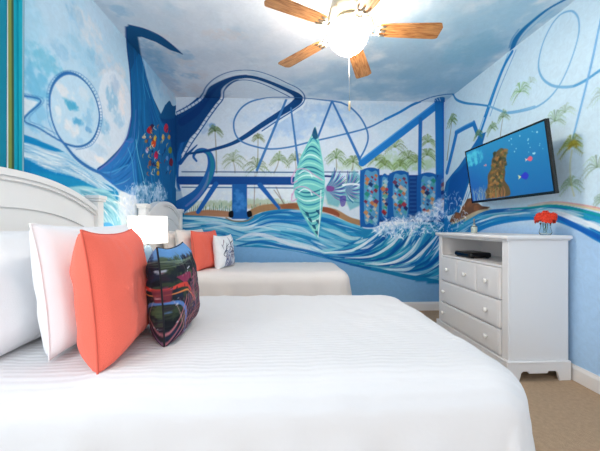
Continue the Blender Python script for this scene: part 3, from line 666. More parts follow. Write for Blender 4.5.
  ('L',(214,221,230),[(-0.636,0.93),(-0.433,1.006),(-0.203,0.967),(0.053,0.877),(0.312,0.824)],[0.0128,0.0384,0.0513,0.0386,0.0129],0.8),
  ('L',(199,221,230),[(-1.026,1.071),(-0.775,1.109),(-0.522,1.083),(-0.305,1.096),(-0.075,1.044)],[0.0127,0.0319,0.0384,0.0256,0.0129],0.7),
  ('L',(211,227,234),[(-0.395,1.083),(-0.139,1.134),(0.182,1.083),(0.376,0.979)],[0.0128,0.0385,0.0387,0.0129],0.6),
  ('L',(23,101,168),[(-0.623,0.853),(-0.331,0.904),(-0.011,0.838),(0.338,0.773),(0.637,0.681),(0.964,0.588)],[0.0192,0.0385,0.0386,0.0323,0.0389,0.026],0.8),
  ('L',(21,96,160),[(-0.305,1.262),(-0.011,1.289),(0.182,1.238),(0.441,1.199),(0.767,1.07)],[0.0256,0.0386,0.0516,0.0388,0.026],0.5),
  ('L',(188,217,224),[(0.467,1.083),(0.637,1.031),(0.833,0.953),(0.991,0.952)],[0.0129,0.0519,0.052,0.026],0.8),
  ('F',[(23,103,173),(63,163,198),(143,203,216),(207,227,234),(39,135,189),(18,91,156),(233,238,241),(85,176,200),(42,143,174)],360,0.0336,[[(0.415,0.798),(0.767,0.836),(0.991,0.952),(1.175,1.108)],[(0.519,0.72),(0.991,0.718),(1.295,0.86),(1.521,1.108)],[(0.676,0.667),(1.228,0.599),(1.628,0.741),(1.896,1.135)],[(0.859,0.601),(1.494,0.493),(1.896,0.595),(2.247,1.029)],[(1.123,0.561),(1.694,0.439),(2.031,0.409),(2.465,0.631)]],0.8,33,0.45),
  ('L',(238,242,244),[(0.571,0.772),(0.859,0.796),(1.096,0.926),(1.281,1.082)],[0.0078,0.0286,0.0339,0.0131],0.8),
  ('L',(238,242,244),[(0.767,0.693),(1.123,0.717),(1.388,0.873),(1.547,1.056)],[0.0078,0.0287,0.034,0.0131],0.8),
  ('L',(238,242,244),[(1.361,0.585),(1.654,0.662),(1.869,0.845),(2.031,1.029)],[0.0078,0.0289,0.0342,0.0132],0.8),
  ('L',(238,242,244),[(1.03,0.613),(1.388,0.624),(1.628,0.767),(1.761,0.951)],[0.0078,0.0288,0.0341,0.0131],0.8),
  ('L',(18,86,156),[(0.676,0.732),(0.991,0.757),(1.228,0.913),(1.388,1.056)],[0.0078,0.0313,0.0392,0.0131],0.8),
  ('L',(18,86,156),[(1.202,0.586),(1.547,0.636),(1.815,0.845),(1.923,0.977)],[0.0078,0.0315,0.0395,0.0132],0.8),
  ('L',(18,86,156),[(1.547,0.505),(1.815,0.556),(2.004,0.687),(2.166,0.871)],[0.0079,0.0316,0.0396,0.0132],0.8),
  ('L',(18,86,156),[(0.964,0.64),(1.281,0.69),(1.494,0.846),(1.601,0.977)],[0.0078,0.0314,0.0393,0.0131],0.8),
  ('L',(27,127,174),[(0.833,0.602),(1.162,0.547),(1.494,0.466),(1.829,0.398),(2.166,0.342)],[0.013,0.0392,0.0524,0.0658,0.0528],0.9),
  ('L',(21,95,158),[(0.637,0.668),(0.833,0.615),(1.096,0.561)],[0.0195,0.026,0.0261],0.8),
  ('L',(36,80,127),[(-1.314,1.795),(-0.712,1.798),(0.182,1.8)],[0.0127,0.0128,0.0129],1),
  ('L',(201,214,222),[(-1.314,1.765),(-0.585,1.767),(0.144,1.769)],[0.0329,0.0332,0.0335],0.8),
  ('L',(29,82,146),[(-1.338,1.691),(-0.585,1.694),(0.156,1.694)],[0.0949,0.0958,0.0967],1),
  ('L',(18,63,134),[(-1.338,1.64),(0.156,1.645)],[0.0152,0.0155],0.8),
  ('L',(31,79,134),[(-1.314,1.6),(-0.585,1.599),(0.144,1.598)],[0.0127,0.0128,0.0129],0.9),
  ('L',(214,221,224),[(-1.314,1.62),(0.144,1.622)],[0.0203,0.0206],0.7),
  ('L',(36,80,127),[(0.467,1.807),(0.938,1.811)],[0.0116,0.0117],1),
  ('L',(36,64,122),[(0.467,1.756),(0.637,1.75)],[0.0259,0.0259],1),
  ('L',(223,230,234),[(0.767,1.641),(0.964,1.642)],[0.0195,0.0195],1),
  ('L',(36,64,122),[(0.702,1.459),(0.964,1.408)],[0.0156,0.0156],1),
  ('P',(42,104,168),[(-0.686,1.645),(-0.496,1.646),(-0.496,1.275),(-0.458,1.224),(-0.484,1.198),(-0.686,1.198),(-0.712,1.236),(-0.686,1.287)],1,0,0.0),
  ('B',(79,147,208),(-0.611,1.505),(0.051,0.064),0.6),
  ('B',(79,147,208),(-0.547,1.377),(0.051,0.064),0.6),
  ('B',(79,147,208),(-0.636,1.338),(0.051,0.063),0.6),
  ('B',(79,147,208),(-0.573,1.441),(0.051,0.064),0.6),
  ('P',(23,28,36),[(-0.724,1.287),(-0.674,1.3),(-0.674,1.223),(-0.724,1.223)],1,1,0.0),
  ('P',(23,28,36),[(-0.496,1.288),(-0.446,1.301),(-0.433,1.237),(-0.484,1.224)],1,1,0.0),
  ('L',(139,122,99),[(-0.762,1.211),(-0.661,1.172),(-0.509,1.173),(-0.42,1.224)],[0.0178,0.0179,0.0179,0.0179],0.9),
  ('L',(42,104,173),[(-0.888,1.643),(-1.114,1.286)],[0.0636,0.0508],1),
  ('L',(42,104,173),[(-0.331,1.634),(-0.088,1.34)],[0.0641,0.0386],1),
  ('L',(43,106,169),[(-1.438,1.298),(-1.264,1.4),(-1.114,1.528),(-1.001,1.693),(-0.945,1.872),(-0.97,2.018),(-1.051,2.072),(-1.133,2.054),(-1.17,1.99),(-1.133,1.934)],[0.1896,0.1647,0.1206,0.1144,0.1018,0.0763,0.0572,0.0444,0.0317,0.0254],1),
  ('L',(47,141,156),[(-1.051,1.566),(-0.97,1.719),(-0.932,1.885),(-0.964,2.012),(-1.051,2.064),(-1.126,2.048)],[0.0254,0.0509,0.0509,0.0382,0.0254,0.0152],0.75),
  ('L',(138,134,188),[(-1.264,1.362),(-1.114,1.489),(-1.014,1.642),(-0.976,1.795)],[0.0253,0.0381,0.0318,0.0127],0.55),
  ('L',(20,80,143),[(-1.338,1.906),(-1.264,1.996),(-1.189,2.073),(-1.126,2.137)],[0.0506,0.038,0.0254,0.0127],0.9),
  ('L',(26,79,132),[(-1.363,2.349),(-1.189,2.478),(-1.014,2.659),(-0.913,2.814),(-0.762,2.938),(-0.585,3.012),(-0.407,3.01),(-0.203,2.951),(0.002,2.865),(0.131,2.804),(0.163,2.746),(0.092,2.667),(-0.075,2.555),(-0.305,2.404),(-0.509,2.26),(-0.686,2.161),(-0.901,2.089),(-1.089,2.048),(-1.264,2.021)],[0.3796,0.3171,0.2669,0.2163,0.1402,0.0894,0.0768,0.0719,0.0772,0.1031,0.1096,0.0902,0.0707,0.0641,0.0576,0.0447,0.0382,0.0305,0.0253],1),
  ('L',(18,62,121),[(-1.314,2.426),(-1.139,2.555),(-1.014,2.71),(-0.888,2.865),(-0.712,2.984),(-0.509,3.04)],[0.1013,0.0888,0.0635,0.0382,0.0255,0.0192],0.5),
  ('L',(213,223,232),[(-1.414,2.512),(-1.253,2.598),(-1.078,2.722),(-1.002,2.856),(-0.902,2.96),(-0.751,3.04),(-0.574,3.079),(-0.37,3.075),(-0.166,3.016),(0.039,2.924),(0.181,2.856),(0.252,2.767),(0.233,2.677),(0.129,2.591),(-0.064,2.465),(-0.294,2.308)],[0.0304,0.0304,0.0305,0.0305,0.0305,0.0306,0.0307,0.0307,0.0308,0.0309,0.031,0.031,0.031,0.0309,0.0309,0.0308],0.9),
  ('L',(213,223,232),[(-1.304,2.008),(-1.204,2.174),(-1.104,2.321),(-0.991,2.494),(-0.891,2.636),(-0.815,2.739),(-0.803,2.842),(-0.74,2.92),(-0.626,2.98),(-0.474,2.983),(-0.295,2.936),(-0.091,2.844),(0.038,2.782)],[0.0329,0.033,0.033,0.0331,0.0331,0.0331,0.0331,0.0153,0.0153,0.0154,0.0154,0.0154,0.0154],0.9),
  ('L',(42,94,152),[(-1.425,2.531),(-1.264,2.616),(-1.089,2.74),(-1.014,2.875),(-0.913,2.979),(-0.762,3.059),(-0.585,3.098),(-0.382,3.094),(-0.178,3.035),(0.028,2.943),(0.169,2.875),(0.24,2.786),(0.221,2.696),(0.118,2.61),(-0.075,2.484),(-0.305,2.327)],[0.0126,0.0127,0.0127,0.0127,0.0127,0.0127,0.0128,0.0128,0.0128,0.0129,0.0129,0.0129,0.0129,0.0129,0.0129,0.0128],1),
  ('L',(42,94,152),[(-1.289,1.995),(-1.189,2.161),(-1.089,2.309),(-0.976,2.482),(-0.876,2.624),(-0.8,2.727),(-0.787,2.829),(-0.724,2.907),(-0.611,2.967),(-0.458,2.971),(-0.28,2.923),(-0.075,2.831),(0.053,2.77)],[0.0139,0.014,0.014,0.014,0.014,0.014,0.014,0.014,0.0141,0.0141,0.0141,0.0141,0.0142],1),
  ('L',(42,94,152),[(-1.388,2.551),(-1.358,2.494)],[0.0076,0.0076],0.8),
  ('L',(42,94,152),[(-1.345,2.579),(-1.315,2.522)],[0.0076,0.0076],0.8),
  ('L',(42,94,152),[(-1.301,2.606),(-1.271,2.55)],[0.0076,0.0076],0.8),
  ('L',(42,94,152),[(-1.258,2.634),(-1.228,2.578)],[0.0076,0.0076],0.8),
  ('L',(42,94,152),[(-1.214,2.662),(-1.184,2.605)],[0.0076,0.0076],0.8),
  ('L',(42,94,152),[(-1.17,2.69),(-1.14,2.633)],[0.0076,0.0076],0.8),
  ('L',(42,94,152),[(-1.126,2.717),(-1.096,2.661)],[0.0076,0.0076],0.8),
  ('L',(42,94,152),[(-1.083,2.745),(-1.053,2.689)],[0.0076,0.0076],0.8),
  ('L',(42,94,152),[(-1.039,2.773),(-1.009,2.717)],[0.0076,0.0076],0.8),
  ('L',(42,94,152),[(-1.307,2.065),(-1.264,2.046)],[0.0076,0.0076],0.8),
  ('L',(42,94,152),[(-1.27,2.12),(-1.226,2.102)],[0.0076,0.0076],0.8),
  ('L',(42,94,152),[(-1.233,2.176),(-1.189,2.157)],[0.0076,0.0076],0.8),
  ('L',(42,94,152),[(-1.195,2.231),(-1.151,2.213)],[0.0076,0.0076],0.8),
  ('L',(42,94,152),[(-1.158,2.286),(-1.114,2.268)],[0.0076,0.0076],0.8),
  ('L',(42,94,152),[(-1.12,2.342),(-1.076,2.324)],[0.0076,0.0076],0.8),
  ('L',(42,94,152),[(-1.083,2.398),(-1.039,2.379)],[0.0076,0.0076],0.8),
  ('L',(42,94,152),[(-1.045,2.453),(-1.001,2.435)],[0.0076,0.0076],0.8),
  ('L',(42,94,152),[(-1.008,2.509),(-0.964,2.491)],[0.0076,0.0076],0.8),
  ('L',(42,94,152),[(-0.97,2.565),(-0.926,2.546)],[0.0076,0.0076],0.8),
  ('L',(42,94,152),[(-0.932,2.621),(-0.888,2.602)],[0.0076,0.0076],0.8),
  ('L',(42,94,152),[(-0.894,2.676),(-0.85,2.658)],[0.0076,0.0076],0.8),
  ('L',(42,94,152),[(-0.857,2.732),(-0.813,2.714)],[0.0076,0.0076],0.8),
  ('L',(74,127,181),[(0.715,2.712),(0.506,2.74),(0.182,2.762),(-0.075,2.765),(-0.267,2.75),(-0.458,2.695),(-0.585,2.597),(-0.661,2.449),(-0.649,2.296),(-0.573,2.195),(-0.42,2.133),(-0.203,2.097),(0.053,2.126),(0.312,2.194),(0.571,2.255),(0.899,2.338),(1.096,2.4),(1.295,2.501),(1.494,2.602),(1.641,2.69),(1.761,2.745),(1.923,2.807),(2.098,2.844),(2.206,2.853)],[0.0208,0.0207,0.0206,0.0206,0.0205,0.0205,0.0204,0.0204,0.0204,0.0204,0.0205,0.0205,0.0206,0.0207,0.0207,0.0208,0.0209,0.0209,0.021,0.021,0.021,0.0211,0.0211,0.0211],1),
  ('L',(47,127,192),[(1.295,2.501),(1.494,2.602),(1.641,2.69),(1.761,2.745)],[0.0314,0.0314,0.0315,0.0315],1),
  ('L',(47,118,176),[(1.641,2.69),(1.761,2.745),(1.923,2.807),(2.098,2.844),(2.206,2.853)],[0.0263,0.0263,0.0263,0.0264,0.0264],1),
  ('L',(74,127,181),[(0.715,2.712),(0.833,2.655),(0.964,2.528),(1.05,2.373),(1.07,2.243),(1.03,2.112),(0.951,1.968)],[0.0221,0.0221,0.0221,0.0222,0.0222,0.0222,0.0221],1),
  ('L',(74,127,181),[(0.008,2.743),(-0.369,1.826)],[0.0283,0.0333],1),
  ('L',(74,127,181),[(0.066,2.628),(0.163,1.882)],[0.0232,0.0284],1),
  ('L',(63,120,180),[(0.598,2.729),(0.389,2.195)],[0.0259,0.0259],1),
  ('L',(63,120,180),[(0.598,2.729),(0.781,2.356),(0.978,1.942)],[0.0233,0.0312,0.0391],1),
  ('L',(47,128,196),[(0.991,1.929),(1.494,2.314),(1.99,2.703)],[0.0912,0.0917,0.0923],1),
  ('L',(90,164,216),[(0.978,1.974),(1.467,2.353),(1.963,2.729)],[0.0182,0.0183,0.0184],0.8),
  ('L',(49,114,180),[(1.768,2.515),(1.755,1.792)],[0.05,0.0447],1),
  ('L',(40,119,182),[(2.024,2.783),(2.031,2.243),(2.037,1.768)],[0.1253,0.1253,0.1253],1),
  ('L',(28,98,172),[(2.078,2.784),(2.085,1.768)],[0.0264,0.0264],0.6),
  ('L',(207,224,236),[(1.896,2.8),(1.936,2.755)],[0.0092,0.0092],0.9),
  ('L',(207,224,236),[(1.936,2.801),(1.97,2.756)],[0.0092,0.0092],0.9),
  ('L',(207,224,236),[(1.977,2.802),(2.004,2.756)],[0.0092,0.0092],0.9),
  ('L',(207,224,236),[(2.017,2.803),(2.037,2.757)],[0.0092,0.0092],0.9),
  ('L',(47,128,194),[(2.125,1.821),(2.193,2.086),(2.254,2.338)],[0.0726,0.0727,0.0727],1),
  ('P',(124,201,198),[(0.383,2.401),(0.325,2.271),(0.26,2.141),(0.195,2.012),(0.144,1.856),(0.105,1.701),(0.098,1.572),(0.131,1.444),(0.182,1.315),(0.247,1.199),(0.325,1.07),(0.415,0.94),(0.448,1.16),(0.48,1.38),(0.5,1.51),(0.506,1.704),(0.487,1.898),(0.454,2.092),(0.428,2.221)],1,0,0.0),
  ('L',(38,128,152),[(0.355,2.278),(0.367,2.343),(0.381,2.337),(0.394,2.279)],[0.0052,0.0168,0.0207,0.0065],0.85),
  ('L',(214,240,234),[(0.33,2.225),(0.353,2.29),(0.38,2.284),(0.407,2.226)],[0.0052,0.0168,0.0207,0.0065],0.85),
  ('L',(52,140,172),[(0.304,2.172),(0.338,2.237),(0.378,2.231),(0.418,2.173)],[0.0052,0.0168,0.0207,0.0065],0.85),
  ('L',(168,226,212),[(0.277,2.118),(0.323,2.183),(0.376,2.178),(0.429,2.12)],[0.0052,0.0168,0.0207,0.0065],0.85),
  ('L',(30,104,140),[(0.251,2.065),(0.307,2.13),(0.374,2.125),(0.44,2.067)],[0.0052,0.0168,0.0207,0.0065],0.85),
  ('L',(38,128,152),[(0.224,2.012),(0.292,2.077),(0.37,2.072),(0.449,2.014)],[0.0052,0.0168,0.0207,0.0065],0.85),
  ('L',(214,240,234),[(0.201,1.959),(0.278,2.024),(0.368,2.019),(0.458,1.961)],[0.0052,0.0168,0.0207,0.0065],0.85),
  ('L',(52,140,172),[(0.184,1.906),(0.268,1.971),(0.367,1.966),(0.467,1.908)],[0.0052,0.0168,0.0207,0.0065],0.85),
  ('L',(168,226,212),[(0.166,1.853),(0.258,1.918),(0.366,1.913),(0.475,1.855)],[0.0052,0.0168,0.0207,0.0065],0.85),
  ('L',(30,104,140),[(0.15,1.8),(0.249,1.865),(0.364,1.86),(0.48,1.802)],[0.0052,0.0168,0.0207,0.0065],0.85),
  ('L',(38,128,152),[(0.137,1.747),(0.241,1.812),(0.363,1.807),(0.486,1.749)],[0.0052,0.0168,0.0207,0.0065],0.85),
  ('L',(214,240,234),[(0.124,1.694),(0.234,1.759),(0.362,1.754),(0.491,1.696)],[0.0052,0.0168,0.0207,0.0065],0.85),
  ('L',(52,140,172),[(0.116,1.641),(0.229,1.706),(0.36,1.701),(0.492,1.643)],[0.0052,0.0168,0.0207,0.0065],0.85),
  ('L',(168,226,212),[(0.114,1.588),(0.226,1.653),(0.358,1.648),(0.491,1.59)],[0.0052,0.0168,0.0207,0.0065],0.85),
  ('L',(30,104,140),[(0.113,1.593),(0.225,1.542),(0.357,1.548),(0.489,1.595)],[0.0052,0.0168,0.0207,0.0065],0.85),
  ('L',(38,128,152),[(0.126,1.54),(0.234,1.489),(0.36,1.495),(0.487,1.542)],[0.0052,0.0168,0.0207,0.0065],0.85),
  ('L',(214,240,234),[(0.139,1.488),(0.241,1.436),(0.36,1.442),(0.48,1.489)],[0.0052,0.0168,0.0207,0.0065],0.85),
  ('L',(52,140,172),[(0.157,1.435),(0.252,1.383),(0.362,1.389),(0.472,1.436)],[0.0052,0.0168,0.0207,0.0065],0.85),
  ('L',(168,226,212),[(0.179,1.382),(0.264,1.331),(0.364,1.336),(0.464,1.383)],[0.0052,0.0168,0.0207,0.0065],0.85),
  ('L',(30,104,140),[(0.202,1.329),(0.278,1.278),(0.367,1.283),(0.456,1.33)],[0.0052,0.0168,0.0207,0.0065],0.85),
  ('L',(38,128,152),[(0.231,1.276),(0.296,1.225),(0.372,1.23),(0.448,1.277)],[0.0052,0.0168,0.0207,0.0065],0.85),
  ('L',(214,240,234),[(0.261,1.223),(0.314,1.172),(0.377,1.177),(0.44,1.224)],[0.0052,0.0168,0.0207,0.0065],0.85),
  ('L',(52,140,172),[(0.292,1.171),(0.334,1.119),(0.383,1.124),(0.433,1.171)],[0.0052,0.0168,0.0207,0.0065],0.85),
  ('L',(168,226,212),[(0.324,1.118),(0.354,1.066),(0.39,1.071),(0.425,1.118)],[0.0052,0.0168,0.0207,0.0065],0.85),
  ('P',(36,87,124),[(0.376,2.388),(0.338,2.284),(0.376,2.233),(0.415,2.26)],0.9,1,0.0),
  ('P',(29,79,112),[(0.247,1.289),(0.286,1.283),(0.299,1.231),(0.266,1.251)],0.85,1,0.0),
  ('P',(29,79,112),[(0.286,1.212),(0.325,1.205),(0.338,1.154),(0.305,1.173)],0.85,1,0.0),
  ('P',(29,79,112),[(0.338,1.121),(0.376,1.115),(0.389,1.063),(0.357,1.083)],0.85,1,0.0),
  ('P',(29,79,112),[(0.376,1.044),(0.415,1.037),(0.428,0.986),(0.396,1.005)],0.85,1,0.0),
  ('P',(29,79,112),[(0.389,1.315),(0.428,1.309),(0.441,1.257),(0.409,1.277)],0.85,1,0.0),
  ('P',(29,79,112),[(0.389,1.186),(0.428,1.18),(0.441,1.128),(0.409,1.147)],0.85,1,0.0),
  ('L',(207,165,200),[(0.079,1.727),(0.131,1.83),(0.247,1.844),(0.35,1.781),(0.467,1.704)],[0.0129,0.0129,0.0129,0.0129,0.0129],0.9),
  ('L',(233,242,242),[(0.169,1.779),(0.234,1.818),(0.312,1.793),(0.338,1.742)],[0.0155,0.0155,0.0155,0.0155],0.8),
  ('L',(207,165,200),[(0.144,1.689),(0.079,1.662),(0.079,1.753)],[0.0155,0.0155,0.0155],0.9),
  ('L',(207,165,200),[(0.079,1.495),(0.131,1.598),(0.247,1.612),(0.35,1.548),(0.467,1.471)],[0.0129,0.0129,0.0129,0.0129,0.0129],0.9),
  ('L',(233,242,242),[(0.169,1.547),(0.234,1.586),(0.312,1.561),(0.338,1.509)],[0.0155,0.0155,0.0155,0.0155],0.8),
  ('L',(207,165,200),[(0.144,1.457),(0.079,1.431),(0.079,1.521)],[0.0155,0.0155,0.0155],0.9),
  ('L',(230,242,242),[(0.454,1.574),(0.441,1.251),(0.415,0.966)],[0.0116,0.0116,0.0116],0.9),
  ('P',(111,176,188),[(0.493,1.575),(0.624,1.783),(0.767,1.654),(0.885,1.837),(0.991,1.734),(0.978,1.382),(0.833,1.316),(0.754,1.498),(0.676,1.355),(0.545,1.394)],0.8,0,0.026),
  ('L',(63,127,176),[(0.536,1.581),(0.599,1.507),(0.674,1.466)],[0.0065,0.0143,0.0078],0.85),
  ('L',(214,230,234),[(0.537,1.581),(0.618,1.491),(0.709,1.445)],[0.0065,0.0143,0.0078],0.85),
  ('L',(122,90,160),[(0.537,1.582),(0.638,1.477),(0.746,1.426)],[0.0065,0.0143,0.0078],0.85),
  ('L',(90,95,164),[(0.538,1.583),(0.616,1.506),(0.702,1.469)],[0.0065,0.0143,0.0078],0.85),
  ('L',(111,169,156),[(0.538,1.583),(0.636,1.493),(0.74,1.452)],[0.0065,0.0143,0.0078],0.85),
  ('L',(159,211,214),[(0.539,1.584),(0.612,1.52),(0.693,1.491)],[0.0065,0.0143,0.0078],0.85),
  ('L',(31,90,144),[(0.539,1.584),(0.634,1.508),(0.731,1.476)],[0.0065,0.0143,0.0078],0.85),
  ('L',(63,127,176),[(0.54,1.585),(0.655,1.497),(0.77,1.463)],[0.0065,0.0143,0.0078],0.85),
  ('L',(214,230,234),[(0.54,1.586),(0.629,1.522),(0.721,1.498)],[0.0065,0.0143,0.0078],0.85),
  ('L',(122,90,160),[(0.541,1.586),(0.652,1.512),(0.76,1.487)],[0.0065,0.0143,0.0078],0.85),
  ('L',(90,95,164),[(0.541,1.587),(0.624,1.535),(0.708,1.518)],[0.0065,0.0143,0.0078],0.85),
  ('L',(111,169,156),[(0.542,1.588),(0.647,1.526),(0.748,1.509)],[0.0065,0.0143,0.0078],0.85),
  ('L',(159,211,214),[(0.542,1.588),(0.67,1.518),(0.789,1.502)],[0.0065,0.0143,0.0078],0.85),
  ('L',(31,90,144),[(0.543,1.589),(0.64,1.539),(0.734,1.53)],[0.0065,0.0143,0.0078],0.85),
  ('L',(63,127,176),[(0.543,1.59),(0.664,1.533),(0.775,1.525)],[0.0065,0.0143,0.0078],0.85),
  ('L',(214,230,234),[(0.543,1.59),(0.633,1.552),(0.719,1.548)],[0.0065,0.0143,0.0078],0.85),
  ('L',(122,90,160),[(0.543,1.591),(0.657,1.546),(0.76,1.545)],[0.0065,0.0143,0.0078],0.85),
  ('L',(90,95,164),[(0.544,1.592),(0.681,1.542),(0.801,1.544)],[0.0065,0.0143,0.0078],0.85),
  ('L',(111,169,156),[(0.544,1.593),(0.648,1.558),(0.743,1.563)],[0.0065,0.0143,0.0078],0.85),
  ('L',(159,211,214),[(0.544,1.593),(0.673,1.555),(0.784,1.564)],[0.0065,0.0143,0.0078],0.85),
  ('L',(31,90,144),[(0.545,1.594),(0.639,1.569),(0.725,1.579)],[0.0065,0.0143,0.0078],0.85),
  ('L',(63,127,176),[(0.545,1.595),(0.663,1.568),(0.766,1.582)],[0.0065,0.0143,0.0078],0.85),
  ('L',(214,230,234),[(0.545,1.596),(0.688,1.567),(0.806,1.587)],[0.0065,0.0143,0.0078],0.85),
  ('L',(122,90,160),[(0.545,1.596),(0.653,1.578),(0.746,1.597)],[0.0065,0.0143,0.0078],0.85),
  ('L',(90,95,164),[(0.545,1.597),(0.678,1.579),(0.787,1.605)],[0.0065,0.0143,0.0078],0.85),
  ('L',(111,169,156),[(0.545,1.598),(0.643,1.588),(0.726,1.61)],[0.0065,0.0143,0.0078],0.85),
  ('L',(159,211,214),[(0.545,1.599),(0.667,1.59),(0.766,1.619)],[0.0065,0.0143,0.0078],0.85),
  ('L',(31,90,144),[(0.545,1.6),(0.691,1.593),(0.805,1.631)],[0.0065,0.0143,0.0078],0.85),
  ('L',(63,127,176),[(0.545,1.6),(0.655,1.599),(0.744,1.631)],[0.0065,0.0143,0.0078],0.85),
  ('L',(214,230,234),[(0.545,1.601),(0.679,1.603),(0.783,1.645)],[0.0065,0.0143,0.0078],0.85),
  ('L',(122,90,160),[(0.545,1.602),(0.643,1.606),(0.722,1.641)],[0.0065,0.0143,0.0078],0.85),
  ('L',(90,95,164),[(0.545,1.603),(0.667,1.612),(0.76,1.656)],[0.0065,0.0143,0.0078],0.85),
  ('L',(111,169,156),[(0.545,1.603),(0.691,1.619),(0.798,1.674)],[0.0065,0.0143,0.0078],0.85),
  ('L',(159,211,214),[(0.545,1.604),(0.654,1.619),(0.737,1.665)],[0.0065,0.0143,0.0078],0.85),
  ('L',(31,90,144),[(0.545,1.605),(0.677,1.627),(0.774,1.684)],[0.0065,0.0143,0.0078],0.85),
  ('L',(63,127,176),[(0.545,1.606),(0.641,1.625),(0.714,1.671)],[0.0065,0.0143,0.0078],0.85),
  ('L',(214,230,234),[(0.545,1.607),(0.664,1.634),(0.749,1.692)],[0.0065,0.0143,0.0078],0.85),
  ('L',(122,90,160),[(0.545,1.607),(0.686,1.645),(0.783,1.715)],[0.0065,0.0143,0.0078],0.85),
  ('L',(90,95,164),[(0.544,1.608),(0.65,1.639),(0.725,1.697)],[0.0065,0.0143,0.0078],0.85),
  ('L',(111,169,156),[(0.544,1.609),(0.672,1.651),(0.758,1.721)],[0.0065,0.0143,0.0078],0.85),
  ('L',(159,211,214),[(0.544,1.61),(0.636,1.643),(0.701,1.7)],[0.0065,0.0143,0.0078],0.85),
  ('L',(31,90,144),[(0.544,1.61),(0.657,1.656),(0.733,1.725)],[0.0065,0.0143,0.0078],0.85),
  ('L',(63,127,176),[(0.543,1.611),(0.677,1.669),(0.763,1.753)],[0.0065,0.0143,0.0078],0.85),
  ('L',(214,230,234),[(0.543,1.612),(0.642,1.659),(0.708,1.727)],[0.0065,0.0143,0.0078],0.85),
  ('L',(122,90,160),[(0.543,1.612),(0.662,1.673),(0.737,1.756)],[0.0065,0.0143,0.0078],0.85),
  ('L',(90,95,164),[(0.542,1.613),(0.628,1.66),(0.684,1.726)],[0.0065,0.0143,0.0078],0.85),
  ('L',(111,169,156),[(0.542,1.614),(0.647,1.676),(0.711,1.756)],[0.0065,0.0143,0.0078],0.85),
  ('L',(159,211,214),[(0.541,1.615),(0.665,1.692),(0.737,1.788)],[0.0065,0.0143,0.0078],0.85),
  ('L',(31,90,144),[(0.541,1.615),(0.632,1.677),(0.687,1.754)],[0.0065,0.0143,0.0078],0.85),
  ('L',(63,127,176),[(0.541,1.616),(0.65,1.694),(0.711,1.787)],[0.0065,0.0143,0.0078],0.85),
  ('L',(214,230,234),[(0.54,1.616),(0.618,1.676),(0.663,1.749)],[0.0065,0.0143,0.0078],0.85),
  ('L',(122,90,160),[(0.54,1.617),(0.634,1.694),(0.686,1.783)],[0.0065,0.0143,0.0078],0.85),
  ('L',(90,95,164),[(0.539,1.618),(0.65,1.713),(0.706,1.819)],[0.0065,0.0143,0.0078],0.85),
  ('L',(111,169,156),[(0.539,1.618),(0.62,1.693),(0.662,1.777)],[0.0065,0.0143,0.0078],0.85),
  ('L',(159,211,214),[(0.538,1.619),(0.634,1.712),(0.68,1.813)],[0.0065,0.0143,0.0078],0.85),
  ('L',(31,90,144),[(0.537,1.619),(0.605,1.69),(0.639,1.769)],[0.0065,0.0143,0.0078],0.85),
  ('L',(63,127,176),[(0.537,1.62),(0.619,1.71),(0.656,1.806)],[0.0065,0.0143,0.0078],0.85),
  ('L',(214,230,234),[(0.536,1.62),(0.631,1.732),(0.671,1.844)],[0.0065,0.0143,0.0078],0.85),
  ('L',(122,90,160),[(0.536,1.621),(0.604,1.707),(0.633,1.796)],[0.0065,0.0143,0.0078],0.85),
  ('L',(90,95,164),[(0.535,1.621),(0.616,1.728),(0.646,1.835)],[0.0065,0.0143,0.0078],0.85),
  ('L',(111,169,156),[(0.534,1.622),(0.591,1.702),(0.612,1.785)],[0.0065,0.0143,0.0078],0.85),
  ('L',(159,211,214),[(0.534,1.622),(0.601,1.724),(0.623,1.824)],[0.0065,0.0143,0.0078],0.85),
  ('L',(31,90,144),[(0.533,1.623),(0.61,1.747),(0.632,1.864)],[0.0065,0.0143,0.0078],0.85),
  ('L',(63,127,176),[(0.532,1.623),(0.587,1.718),(0.602,1.811)],[0.0065,0.0143,0.0078],0.85),
  ('L',(111,169,156),[(0.774,1.577),(0.792,1.51),(0.832,1.457)],[0.0065,0.0143,0.0078],0.85),
  ('L',(159,211,214),[(0.775,1.577),(0.802,1.494),(0.851,1.432)],[0.0065,0.0143,0.0078],0.85),
  ('L',(31,90,144),[(0.776,1.578),(0.813,1.478),(0.873,1.408)],[0.0065,0.0143,0.0078],0.85),
  ('L',(63,127,176),[(0.777,1.578),(0.807,1.505),(0.857,1.453)],[0.0065,0.0143,0.0078],0.85),
  ('L',(214,230,234),[(0.778,1.579),(0.819,1.49),(0.881,1.431)],[0.0065,0.0143,0.0078],0.85),
  ('L',(122,90,160),[(0.779,1.579),(0.811,1.517),(0.861,1.473)],[0.0065,0.0143,0.0078],0.85),
  ('L',(90,95,164),[(0.78,1.58),(0.824,1.503),(0.885,1.453)],[0.0065,0.0143,0.0078],0.85),
  ('L',(111,169,156),[(0.781,1.58),(0.838,1.49),(0.912,1.434)],[0.0065,0.0143,0.0078],0.85),
  ('L',(159,211,214),[(0.782,1.581),(0.827,1.516),(0.887,1.474)],[0.0065,0.0143,0.0078],0.85),
  ('L',(31,90,144),[(0.783,1.581),(0.841,1.503),(0.914,1.458)],[0.0065,0.0143,0.0078],0.85),
  ('L',(63,127,176),[(0.784,1.582),(0.828,1.528),(0.886,1.495)],[0.0065,0.0143,0.0078],0.85),
  ('L',(214,230,234),[(0.785,1.583),(0.843,1.517),(0.914,1.48)],[0.0065,0.0143,0.0078],0.85),
  ('L',(122,90,160),[(0.786,1.583),(0.86,1.507),(0.944,1.467)],[0.0065,0.0143,0.0078],0.85),
  ('L',(90,95,164),[(0.786,1.584),(0.843,1.53),(0.911,1.502)],[0.0065,0.0143,0.0078],0.85),
